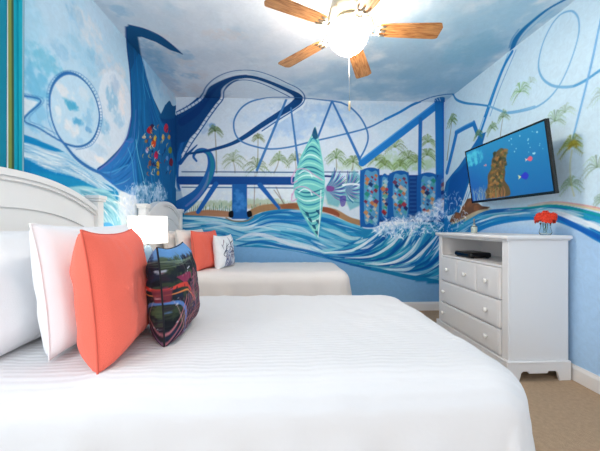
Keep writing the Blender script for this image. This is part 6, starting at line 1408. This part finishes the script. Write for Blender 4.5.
def pillow(label, loc, rot, a, b, T, m, seed, group=None, painter=None, base='ffffff', piping=None, pinch=.09, cat='pillow', name='pillow', backm=None):
    t = empty(name, loc, label, cat, group, rot)
    n = 44; sh = pillow_pts(a, b, T, n, seed, pinch)
    us = np.linspace(-1, 1, 150 if painter else n)
    for sg, nm in ((1, 'front_cover'), (-1, 'back_cover')):
        cv = Canvas(us, us, base, aa=.016)
        if painter: painter(cv, sg)
        o = grid_mesh(nm, cv, sh(sg), (backm if (backm and sg < 0) else m), parent=t, smooth=True, flip=(sg < 0))
    # seam or piping round the edge
    N = 60; P = []
    for k in range(4*N):
        s = k//N; f = -1+2*(k % N)/N
        P.append([(1, f), (-f, 1), (-1, -f), (f, -1)][s])
    P = np.array(P); q = sh(1)(P[:, 0], P[:, 1]); q[:, 0] = 0
    pts = [Vector(x) for x in q]; bm = bmesh.new(); r = .0035; rings = []
    for k, p in enumerate(pts):
        tg = (pts[(k+1) % len(pts)]-pts[k-1]).normalized(); u = Vector((1, 0, 0)); w = tg.cross(u).normalized()
        rings.append([bm.verts.new(p+(u*math.cos(2*PI*i/6)+w*math.sin(2*PI*i/6))*r) for i in range(6)])
    for k in range(len(rings)):
        A, B = rings[k], rings[(k+1) % len(rings)]
        for i in range(6): bm.faces.new((A[i], A[(i+1) % 6], B[(i+1) % 6], B[i]))
    obj('seam', bm, piping or m, t, True)
    return t

white_case = mat('white_pillowcase', 'e8e9ec', rough=.85, bump=.15, bscale=300, spec=.15, sheen=.1)
fan_tint_case = mat('fan_tinted_pillowcase', 'ece3dc', rough=.85, bump=.15, bscale=300, spec=.15, sheen=.1)  # white case again, warm glow of the fan lamp put into the colour
coral = mat('coral_linen', 'f0705e', rough=.9, bump=.5, bscale=420, spec=.1, var=.06, vscale=300, sheen=.1)
coral_dark = mat('coral_piping', 'd9604e', rough=.9)
print_fab = paint_mat('printed_fabric', rough=.8, bump=.2, bscale=500, var=.05)

def park_print(cv, sg):
    """printed photograph: coaster, trees, blue sky band"""
    rng = random.Random(8+sg)
    us0, U0 = cv.us, cv.U
    cv.us = (us0+.35)/.85; cv.U = (U0+.35)/.85
    cv.poly([(-1.2, 1.2), (2.2, 1.2), (2.2, .62), (.4, .74), (-.3, .66), (-1.2, .80)], '5b8cc0', 1, 0, .08)
    for k in range(190):
        x, y = rng.uniform(-1.1, 1.9), rng.uniform(-1, .8)
        cv.blob((x, y), (rng.uniform(.06, .2), rng.uniform(.05, .14)), rng.choice(['1b2028', '232c2c', '33402f', '10141d', '4a5a3e', '1d2a44', '2b2030']), .8)
    for k in range(30): cv.line([(rng.uniform(-1, 1), .66+rng.uniform(-.1, .08)), (rng.uniform(-1, 1), .7)], '7d8f7a', [.01, .01], .5)
    cv.line([(-.95, .1), (-.75, .52)], '9fa8b8', [.03, .03]); cv.line([(-.1, .42), (.3, .5)], 'b8bcc6', [.02, .03])
    cv.poly([(-.6, .36), (-.2, .42), (.25, .38), (.15, .24), (-.4, .20)], '8c2f52', .9, 0)
    cv.line([(-.85, .10), (-.5, .18), (-.15, .10), (.1, -.15), (.15, -.35)], 'c04038', [.03, .09, .10, .07, .03])
    cv.line([(-.75, .02), (-.35, .05), (-.05, -.08), (.05, -.28)], 'd0804a', [.02, .04, .04, .02])
    cv.line([(-.85, -.12), (-.55, -.2), (-.4, -.5), (-.45, -.9)], '4f78b4', [.05, .08, .07, .04])
    for k in range(22):
        x = -.6+k*.11; cv.line([(x-.3, -1), (x+.25, .35-abs(k-8)*.05)], rng.choice(['a8646e', 'b87078', '8a5a78']), [.034, .02], .9)
        cv.line([(x+.2, -1), (x-.1, -.1)], rng.choice(['b79aa6', '8f5f70', 'c79ca4']), [.016, .010], .8)
    for k in range(15):
        y = -.95+k*.09; cv.line([(-.6+k*.06, y), (1.8, y+.22)], rng.choice(['8a5262', 'a0646c', '3a3550']), [.026, .02], .8)
    cv.line([(-.3, -1), (0, -.6), (.25, 0), (.45, .40), (.62, .3), (.75, -.2), (.9, -.8)], '9c5468', [.045]*7, .9)
    cv.poly([(-.9, .1), (-.7, .15), (-.72, -.12), (-.9, -.15)], '7c2f3c', .8, 0)
    for k in range(110):
        x, y = rng.uniform(-.95, .9), rng.uniform(-.95, .45); q = rng.uniform(.02, .05)
        cv.poly([(x, y), (x+q, y+.01), (x+q*.8, y+q*1.2)], rng.choice(['c9ced8', 'b35a4a', '4f6d9c', '5d6c4a', 'c8a0a0', '14181f', '1f2633', '7c3c50', '14181f']), .8, 0)
    cv.us, cv.U = us0, U0

def sketch_print(cv, sg):
    rng = random.Random(5)
    for k in range(34):
        x, y = rng.uniform(-.8, .8), rng.uniform(-.9, .4)
        cv.line([(x, y), (x+rng.uniform(-.2, .3), y+rng.uniform(.1, .4)), (x+rng.uniform(-.1, .5), y+rng.uniform(.1, .6))], rng.choice(['26304c', '3b4f80', '1d2436', '5a6ea0', '7a5a6a']), [.03, .05, .02], .9)
    for k in range(14):
        x = rng.uniform(-.6, .8); cv.line([(x, -1), (x+.15, rng.uniform(-.5, .3))], '2c3f78', [.05, .03], .9)
    cv.line([(.2, .9), (.35, .3), (.6, -.2), (.8, -.9)], '29385f', [.03, .06, .06, .04])

ZB = .660
pillow('plump white pillow leaning on the near headboard, cut by the left edge of the photo', (-1.045, 1.33, ZB+.215), (0, -.20, 0), .66, .46, .17, white_case, 2, 'sleeping pillows on the near bed', pinch=.05)
pillow('white pillow standing on the near bed right behind the large coral pillow', (-.83, 1.36, ZB+.232), (0, -.13, .03), .64, .46, .17, white_case, 12, 'sleeping pillows on the near bed', pinch=.06)
pillow('large coral pink square throw pillow standing on the near bed', (-.635, 1.165, ZB+.217), (0, -.10, .16), .445, .45, .175, coral, 5, 'coral throw pillows', piping=coral_dark, cat='throw pillow', name='throw_pillow')
pillow('dark throw pillow printed with a roller coaster scene on the near bed', (-.485, 1.335, ZB+.183), (0, -.07, .08), .37, .38, .165, print_fab, 7, None, park_print, '1c222c', mat('dark_piping', '1a1d26', rough=.9), cat='throw pillow', name='throw_pillow')
pillow('white pillow leaning on the far headboard behind the others on the far bed', (-1.185, 3.38, ZB+.20), (0, -.20, 0), .60, .42, .15, fan_tint_case, 21, 'sleeping pillows on the far bed', pinch=.06)
pillow('white pillow, tinted as in warm fan light, standing on the far bed right behind the small coral pillow', (-1.00, 3.28, ZB+.207), (0, -.16, -.18), .56, .42, .16, fan_tint_case, 25, 'sleeping pillows on the far bed', pinch=.06)
pillow('small coral pink square throw pillow standing on the far bed', (-.835, 3.17, ZB+.200), (0, -.12, -.36), .41, .41, .14, coral, 31, 'coral throw pillows', piping=coral_dark, cat='throw pillow', name='throw_pillow')
pillow('white throw pillow with dark blue sketched print on the far bed', (-.665, 3.27, ZB+.175), (0, -.10, -.30), .37, .36, .12, print_fab, 37, None, sketch_print, 'eef0f2', white_case, cat='throw pillow', name='throw_pillow')

# ------------------------------------------------------------------ nightstand and lamp between the beds
ns = empty('nightstand', (-1.17, 2.54, 0), 'white nightstand between the two beds under the lit lamp', 'nightstand')
obj('cabinet_body', bx(-.20, .17, -.21, .21, .08, .60, bev=.003), bedwhite, ns)
obj('top_slab', bx(-.21, .19, -.225, .225, .601, .626, bev=.006), bedwhite, ns)
obj('plinth', bx(-.19, .16, -.20, .20, 0, .079), bedwhite, ns)
knobm = mat('white_knob', 'f0efec', rough=.25)
for z0, z1 in ((.12, .34), (.355, .58)):
    d = obj('drawer', bx(.171, .186, -.19, .19, z0, z1, bev=.004), bedwhite, ns)
    bm = tube([(.1865, 0, (z0+z1)/2), (.197, 0, (z0+z1)/2), (.200, 0, (z0+z1)/2), (.212, 0, (z0+z1)/2)], [.007, .007, .015, .013], 12); obj('knob', bm, knobm, d, True)
lp = empty('table_lamp', (-1.13, 2.52, .627), 'lit table lamp with a glowing white drum shade between the beds', 'lamp')
lampm = mat('lamp_base_ceramic', '6d8ba6', rough=.3)
obj('lamp_base', lathe([(.065, 0), (.068, .012), (.03, .02), (.045, .07), (.064, .15), (.058, .23), (.028, .30), (.014, .325)], 24), lampm, lp, True)
obj('lamp_stem', lathe([(.008, .3255), (.008, .40), (.017, .401), (.017, .44), (.004, .441)], 12), rodm, lp, True)
shade = bpy.data.materials.new('lit_shade'); shade.use_nodes = True
b = shade.node_tree.nodes['Principled BSDF']; b.inputs['Base Color'].default_value = (.9, .87, .8, 1); b.inputs['Emission Color'].default_value = (1, .93, .84, 1); b.inputs['Emission Strength'].default_value = 1.5
sh = obj('lamp_shade', lathe([(.150, .345), (.146, .562)], 40, cap=False), shade, lp, True)
so = sh.modifiers.new('thick', 'SOLIDIFY'); so.thickness = .003
bulb = mat('warm_bulb', 'fff2dd', rough=.3, emit='ffd9a8', estr=6)
obj('bulb', lathe([(.012, .442), (.028, .47), (.030, .49), (.018, .515), (.002, .52)], 16), bulb, lp, True)
obj('spider_ring', tube([(-.1445, 0, .545), (0, 0, .53), (.1445, 0, .545)], .0025, 6), rodm, lp, True)

# ------------------------------------------------------------------ dresser
dw = mat('dresser_white', 'e8e6e5', rough=.35, spec=.5)
X0, X1, Y0, Y1 = 1.600, 2.050, 2.085, 3.06
d = empty('dresser', ((X0+X1)/2, (Y0+Y1)/2, 0), 'white chest of drawers with an open shelf against the right wall under the television', 'dresser')
def dpart(name, bm, m=dw, parent=None, smooth=False):
    bmesh.ops.translate(bm, verts=bm.verts, vec=(-(X0+X1)/2, -(Y0+Y1)/2, 0))
    return obj(name, bm, m, parent or d, smooth)
ZS = .818   # shelf height
bm = bmesh.new()
box(bm, X0+.012, X1, Y0, Y0+.022, .14, 1.005, bev=.002); dpart('side_panel', bm)
bm = bmesh.new(); box(bm, X0+.012, X1, Y1-.022, Y1, .14, 1.005, bev=.002); dpart('side_panel', bm)
for ya, yb in ((Y0+.0, Y0+.062), (Y1-.055, Y1)):
    bm = bmesh.new(); box(bm, X0-.003, X0+.0115, ya, yb, .14, 1.005, bev=.003); dpart('stile', bm)
# carcass behind the drawers (closed box below the shelf) and the shelf bay
bm = bmesh.new(); box(bm, X0+.013, X1-.012, Y0+.0225, Y1-.0225, .141, ZS-.02); dpart('carcass', bm)
bm = bmesh.new(); box(bm, X0+.001, X1-.012, Y0+.0625, Y1-.0555, ZS-.0155, ZS, bev=.002); dpart('shelf', bm)
# back panel of the bay leaves the wall showing through its opening, as in the photo
bm = bmesh.new(); box(bm, X1-.011, X1-.004, Y0+.50, Y1-.023, ZS, 1.004); box(bm, X1-.011, X1-.004, Y0+.0225, Y0+.50, ZS, ZS+.012); dpart('back_panel', bm)
bm = bmesh.new(); box(bm, X0, X0+.0115, Y0+.0625, Y1-.0555, .992, 1.005, bev=.002); dpart('front_rail', bm)
bm = bmesh.new(); box(bm, X0-.018, X1+.006, Y0-.012, Y1+.012, 1.006, 1.016, bev=.003); box(bm, X0-.032, X1+.012, Y0-.026, Y1+.026, 1.0165, 1.044, bev=.008, seg=3); dpart('top_slab', bm)
# base with bracket feet and a cut-out on each side
def bracket(L):
    return [(0, 0), (.085, 0), (.094, .03), (.098, .058), (.114, .072), (L/2-.082, .072), (L/2-.076, .054), (L/2+.060, .054), (L/2+.066, .072), (L-.114, .072), (L-.098, .058), (L-.094, .03), (L-.085, 0), (L, 0), (L, .125), (0, .125)]
W = X1-X0+.024; LY = Y1-Y0+.036
for yy in (Y0-.018, Y1+.002):
    bm = prism([(X0-.02+a, b) for a, b in bracket(W)], yy, yy+.016, axis=1, bev=.0015); dpart('base_skirt', bm)
bm = prism([(Y0-.001+a, b) for a, b in bracket(LY-.036+.002)], X0-.02, X0-.004, axis=0, bev=.0015); dpart('base_skirt', bm)
bm = bmesh.new(); box(bm, X0-.023, X1+.004, Y0-.021, Y1+.021, .1255, .1395, bev=.006, seg=3); dpart('base_molding', bm)
def drawer(y0, y1, z0, z1, knobs):
    bm = bmesh.new(); box(bm, X0-.014, X0+.0115, y0, y1, z0, z1, bev=.005)
    box(bm, X0-.017, X0-.0135, y0+.016, y1-.016, z0+.016, z1-.016, bev=.0015)
    dr = dpart('drawer', bm)
    for ky in knobs:
        kz = (z0+z1)/2
        kb = tube([(X0-.0175, ky, kz), (X0-.030, ky, kz), (X0-.033, ky, kz), (X0-.045, ky, kz), (X0-.049, ky, kz)], [.007, .007, .019, .019, .012], 14)
        dpart('knob', kb, knobm, dr, True)
ya, yb = Y0+.066, Y1-.059; w3 = (yb-ya)/3
for k in range(3): drawer(ya+k*w3+.004, ya+(k+1)*w3-.004, 0.567, .798, [ya+(k+.5)*w3])
drawer(ya+.004, yb-.004, 0.352, .556, [ya+.14, yb-.07])
drawer(ya+.004, yb-.004, 0.152, .340, [ya+.14, yb-.07])

# cable box on the shelf
blk = mat('black_plastic', '111214', rough=.35)
cb = empty('cable_box', (X0+.15, 2.74, ZS+.001), 'flat black media player box on the open shelf of the dresser', 'media player')
obj('case', bx(-.10, .10, -.13, .13, .006, .052, bev=.016, seg=3), blk, cb)
obj('faceplate', bx(-.106, -.1005, -.11, .11, .014, .040, bev=.002), mat('gloss_black', '07080a', rough=.1), cb)
for sx in (-1, 1):
    for sy in (-1, 1): obj('foot', bx(sx*.07-.01, sx*.07+.01, sy*.11-.01, sy*.11+.01, 0, .0058), blk, cb)

# flowers in a glass vase on the dresser
TOP = 1.0445
glass = mat('clear_glass', 'eef6f6', rough=.03, trans=1)
glass.node_tree.nodes['Principled BSDF'].inputs['IOR'].default_value = 1.12
VX, VY = 1.935, 2.15
vz = empty('glass_vase', (VX, VY, TOP), 'small clear glass vase of red flowers on the dresser top', 'vase')
obj('vase_body', lathe([(.001, 0), (.034, 0), (.040, .02), (.030, .060), (.035, .090), (.0325, .090), (.0275, .060), (.037, .02), (.030, .006), (.001, .006)], 24, cap=False), glass, vz, True)
red = mat('red_petals', 'e0391c', rough=.7, var=.25, vscale=60)
stem = mat('green_stem', '4d6b3a', rough=.6)
for k in range(7):
    a = k*2*PI/6; r = .042 if k < 6 else 0
    fx, fy, fz = VX+r*math.cos(a), VY+r*math.sin(a), TOP+.118+(.034 if k == 6 else (k % 2)*.018)
    f = empty('red_flower', (fx, fy, fz), 'ruffled red orange flower bunched in the small glass vase', 'flower', 'red flowers in the glass vase')
    bm = bmesh.new()
    for ring, (n, rr, up) in enumerate(((10, .038, .002), (9, .029, .013), (7, .018, .022))):
        for i in range(n):
            t = 2*PI*i/n+ring*.4; c, s = math.cos(t), math.sin(t)
            def q(u, v, w): return bm.verts.new((c*u-s*v, s*u+c*v, w))
            dn = -.016*(2-ring)/2; p0 = q(.001, 0, up-.006); p1 = q(rr*.6, -rr*.42, up); p2 = q(rr, -rr*.2, up+.005+dn); p3 = q(rr*1.02, rr*.18, up+.001+dn); p4 = q(rr*.6, rr*.42, up+.003); p5 = q(rr*.62, 0, up+.009)
            for fc in ((p0, p1, p5), (p1, p2, p5), (p2, p3, p5), (p3, p4, p5), (p4, p0, p5)): bm.faces.new(fc)
    bl = obj('bloom', bm, red, f, True, rot=(-.65*math.sin(a), .65*math.cos(a), 0) if k < 6 else (0, 0, 0)); s2 = bl.modifiers.new('thick', 'SOLIDIFY'); s2.thickness = .0012
    obj('stem', tube([(0, 0, -.003), ((VX-fx)*.6, (VY-fy)*.6, -.04), ((VX-fx)*.8, (VY-fy)*.8, -.104)], .0014, 6), stem, f, True)

# small glass bottle with a pump top, farther along the dresser
bt = empty('glass_bottle', (1.80, 2.79, TOP), 'small pale glass bottle with a thin metal stopper on the dresser top', 'bottle')
obj('bottle_body', lathe([(.001, 0), (.022, 0), (.027, .008), (.028, .05), (.022, .065), (.010, .073), (.010, .08)], 20), mat('pale_bottle', 'b9c3b8', rough=.12, spec=.7), bt, True)
obj('bottle_neck', lathe([(.012, .0805), (.012, .092), (.005, .094), (.005, .118), (.010, .119), (.010, .126), (.002, .14)], 14), rodm, bt, True)
obj('bottle_collar', lathe([(.0245, .059), (.027, .062), (.024, .066)], 20), mat('dark_collar', '4a4f4c', rough=.4), bt, True)

# ------------------------------------------------------------------ television on a tilting wall bracket
tv = empty('television', (1.863, 2.479, 1.603), 'flat television showing a blue underwater scene on the right wall over the dresser', 'television', rot=(0, -.141, .003))
# local frame: -x faces the room, y along the wall, z up
TW, TH = .94, .53
bz = mat('tv_bezel', '0a0b0d', rough=.2)
bm = bmesh.new(); box(bm, -.014, .010, -TW/2, TW/2, -TH/2, TH/2, bev=.004); box(bm, .0105, .05, -.30, .30, -.20, .16, bev=.012)
obj('housing', bm, bz, tv)
bm = bmesh.new()
for (a, b_, c, e) in ((-TW/2, TW/2, TH/2-.014, TH/2), (-TW/2, TW/2, -TH/2, -TH/2+.020), (-TW/2, -TW/2+.014, -TH/2+.0205, TH/2-.0145), (TW/2-.014, TW/2, -TH/2+.0205, TH/2-.0145)):
    box(bm, -.020, -.0145, a, b_, c, e, bev=.0015)
obj('bezel', bm, bz, tv)
us = np.linspace(-TW/2+.0145, TW/2-.0145, 230); vs = np.linspace(-TH/2+.021, TH/2-.015, 130)
sc = Canvas(us, vs, '0f7fb5', aa=.006)
g = (sc.V+TH/2)/TH; hfar = (sc.U+TW/2)/TW
for c in range(3): sc.col[..., c] = (srgb('0f66a8')[c]*(1-g)+srgb('1888bc')[c]*g)
k = np.clip((hfar-.55)*1.6, 0, .7); sc.blend((slice(None), slice(None)), k*(1-g), srgb('1a3f9c'))
rng = random.Random(3)
# canvas u grows away from the camera: the photo's left is +u
sc.blob((.36, .17), (.12, .06), '4fc6dc', .9)
rock = [(.30, -.235), (.25, -.17), (.205, -.12), (.19, -.03), (.13, .03), (.11, .10), (.04, .155), (-.03, .17), (-.06, .12), (-.02, .06), (-.03, -.03), (-.01, -.10), (-.05, -.17), (-.04, -.235), (.10, -.235)]
sc.poly(rock, '5a4a2a', 1, 1)
for _ in range(260):
    t = rng.random(); x = .16*(1-t)-.01*t+rng.uniform(-.075, .075); y = -.22+t*.36+rng.uniform(-.03, .03)
    sc.blob((x, y), (rng.uniform(.008, .022), rng.uniform(.007, .018)), rng.choice(['7d5c2c', '3c3a1c', '96682f', '2f3418', '6a5230', 'a57a3c', '4a5a2c']), .8)
for _ in range(14):
    x = rng.uniform(.0, .2); sc.line([(x, -.235), (x+rng.uniform(-.03, .03), -.19), (x+rng.uniform(-.05, .05), -.15)], rng.choice(['8a5a34', 'a07040', '6c7a4c']), [.014, .010, .004], .9)
for _ in range(60):
    x = rng.uniform(.26, .44); y = -.235; c = rng.choice(['1c5fb0', '3f8fc8', '6a8fa8', '234f9c', '8a9aa0'])
    sc.line([(x, y), (x+rng.uniform(-.02, .02), y+.05), (x+rng.uniform(-.05, .05), y+rng.uniform(.06, .13))], c, [.012, .008, .004], .8)
for (x, y, s, c, c2) in ((-.22, -.10, .042, '2430c0', 'd8d8a0'), (-.29, .02, .028, 'd8607a', 'f0d0c0'), (.20, .07, .016, 'b07a8a', 'd8b0a0')):
    sc.poly([(x-s, y), (x-s*.3, y+s*.7), (x+s*.8, y+s*.15), (x+s*.8, y-s*.15), (x-s*.3, y-s*.7)], c, 1, 1)
    sc.poly([(x+s*.7, y), (x+s*1.5, y+s*.45), (x+s*1.3, y), (x+s*1.5, y-s*.45)], c2, 1, 0)
for _ in range(20): sc.blob((rng.uniform(-.42, -.1), rng.uniform(.02, .22)), (.006, .006), 'a8e0f0', .8)
scm = paint_mat('lit_screen', rough=.3, bump=0, var=.02, emit=.75)
for l_ in [q for q in scm.node_tree.links if q.to_socket.name == 'Base Color']: scm.node_tree.links.remove(l_)
scm.node_tree.nodes['Principled BSDF'].inputs['Base Color'].default_value = (.012, .014, .016, 1)
grid_mesh('screen', sc, lambda u, v: np.column_stack([np.full(u.shape, -.0165), u, v]), scm, parent=tv)
steel = mat('bracket_steel', '1b1c1e', rough=.5, metal=.6)
bm = bmesh.new(); box(bm, .051, .062, -.16, -.12, -.18, .14); box(bm, .051, .062, .12, .16, -.18, .14); box(bm, .0625, .075, -.19, .19, -.02, .03)
br = obj('bracket', bm, steel, tv)
obj('wall_plate', bx(.190, .205, -.14, .14, -.09, .11), steel, tv, rot=(0, .141, 0), loc=(.004, 0, .0))
obj('bracket_arm', tube([(.076, 0, .005), (.14, .07, .01), (.192, 0, .035)], .014, 8), steel, tv)

# ------------------------------------------------------------------ ceiling fan with a light
FX, FY = .43, 2.05
fan = empty('ceiling_fan', (FX, FY, H), 'ceiling fan with five oak brown blades and a lit glass bowl', 'ceiling fan')
fm = mat('fan_cream_metal', 'a39a88', rough=.3, spec=.6)
obj('canopy', lathe([(.075, -.001), (.078, -.012), (.06, -.05), (.022, -.07)], 28), fm, fan, True)
obj('downrod', lathe([(.0125, -.0705), (.0125, -.090)], 14), fm, fan, True)
obj('motor_housing', lathe([(.03, -.0905), (.085, -.095), (.122, -.11), (.130, -.14), (.122, -.175), (.10, -.19), (.085, -.195)], 32), fm, fan, True)
obj('light_fitter', lathe([(.06, -.1955), (.078, -.20), (.086, -.215), (.10, -.228), (.104, -.238)], 32), fm, fan, True)
gm = mat('lit_glass_bowl', 'fff6e8', rough=.3, emit='fff0e0', estr=62)
obj('glass_bowl', lathe([(.100, -.2385), (.124, -.255), (.137, -.29), (.137, -.33), (.120, -.372), (.085, -.412), (.045, -.438), (.016, -.452), (.004, -.462)], 36), gm, fan, True)
wood = bpy.data.materials.new('oak_blade'); wood.use_nodes = True
nt = wood.node_tree; n = nt.nodes; l = nt.links; b = n['Principled BSDF']; b.inputs['Roughness'].default_value = .35
tc = n.new('ShaderNodeTexCoord'); mp = n.new('ShaderNodeMapping'); mp.inputs['Scale'].default_value = (2, 22, 1)
nz = n.new('ShaderNodeTexNoise'); nz.inputs['Scale'].default_value = 5; nz.inputs['Detail'].default_value = 6; nz.inputs['Distortion'].default_value = .8
cr = n.new('ShaderNodeValToRGB'); cr.color_ramp.elements[0].color = lin('94582a') + [1]; cr.color_ramp.elements[1].color = lin('cf965c') + [1]
cr.color_ramp.elements[0].position = .35; cr.color_ramp.elements[1].position = .65
l.new(tc.outputs['Object'], mp.inputs[0]); l.new(mp.outputs[0], nz.inputs['Vector']); l.new(nz.outputs['Fac'], cr.inputs[0]); l.new(cr.outputs[0], b.inputs['Base Color'])
for ang in (-6.5, 65.5, 137.5, 209.5, 281.5):
    ar = math.radians(ang); pitch = math.radians(-8)
    # blade outline: narrow root, wider clipped tip
    out = [(.21, -.045), (.225, -.052), (.30, -.058), (.59, -.070), (.605, -.066), (.622, -.035), (.618, .056), (.61, .064), (.59, .068), (.30, .058), (.225, .052), (.21, .045)]
    bm = prism(out, -.004, .004, axis=2, bev=.0015)
    bl = obj('blade', bm, wood, fan, loc=(0, 0, -.275))
    M = Matrix.Rotation(ar, 4, 'Z') @ Matrix.Rotation(math.radians(3.5), 4, 'Y') @ Matrix.Rotation(pitch, 4, 'X')
    bl.rotation_euler = M.to_euler()
    # ornate blade iron: a scrolled ring and two arms
    bm = bmesh.new()
    ring = [(.185+.028*math.cos(t), .034*math.sin(t), -.006) for t in [2*PI*i/16 for i in range(17)]]
    tube(ring, .007, 8, bm); tube([(.115, 0, .11), (.150, .0, .09), (.165, 0, .03), (.160, 0, -.004)], .012, 8, bm)
    tube([(.195, .012, -.008), (.215, .035, -.009), (.250, .038, -.009)], .007, 8, bm); tube([(.195, -.012, -.008), (.215, -.035, -.009), (.250, -.038, -.009)], .007, 8, bm)
    tube([(.19, 0, -.008), (.25, 0, -.009)], .008, 8, bm)
    obj('blade_iron', bm, fm, bl, True)
ch = obj('pull_chain', tube([(.012, .03, -.455), (.013, .03, -.62), (.014, .03, -.755)], .0016, 6), rodm, fan, True)
obj('chain_fob', lathe([(.002, -.756), (.006, -.762), (.009, -.79), (.007, -.82), (.002, -.826)], 12, c=(.014, .03, 0)), mat('fob_brass', 'c9b490', rough=.3, metal=.6), ch, True)

# ------------------------------------------------------------------ light
def area(name, loc, rot, sx, sy, power, color):
    l = bpy.data.lights.new(name, 'AREA'); l.shape = 'RECTANGLE'; l.size = sx; l.size_y = sy; l.energy = power; l.color = color
    o = bpy.data.objects.new(name, l); o.location = loc; o.rotation_euler = rot; return link(o)
# daylight through the left window
area('window_daylight', (XL-.12, (wy0+wy1)/2, (wz0+wz1)/2), (0, -PI/2, 0), wz1-wz0, wy1-wy0, 38, (.84, .93, 1))
# lamps' bulbs
def point(name, loc, power, color, r):
    l = bpy.data.lights.new(name, 'POINT'); l.energy = power; l.color = color; l.shadow_soft_size = r
    o = bpy.data.objects.new(name, l); o.location = loc; return link(o)
point('lamp_bulb_light', (-1.13, 2.52, 1.06), 1.2, (1, .80, .58), .03)
w = bpy.data.worlds.new('World'); S.world = w; w.use_nodes = True
bg = w.node_tree.nodes['Background']; bg.inputs[0].default_value = (.99, .985, .985, 1); bg.inputs[1].default_value = 1.1

# ------------------------------------------------------------------ camera
cam = bpy.data.cameras.new('camera'); cam.lens = 18; cam.sensor_width = 36; cam.clip_start = .02
co = bpy.data.objects.new('camera', cam); co.location = (0, 0, CAM_Z); co.rotation_euler = (PI/2, 0, -math.radians(2.7)); link(co)
S.camera = co
S.view_settings.view_transform = 'Standard'; S.view_settings.look = 'None'; S.view_settings.gamma = 1; S.view_settings.use_curve_mapping = False
S.view_settings.exposure = .38
S.cycles.max_bounces = 8; S.cycles.diffuse_bounces = 5
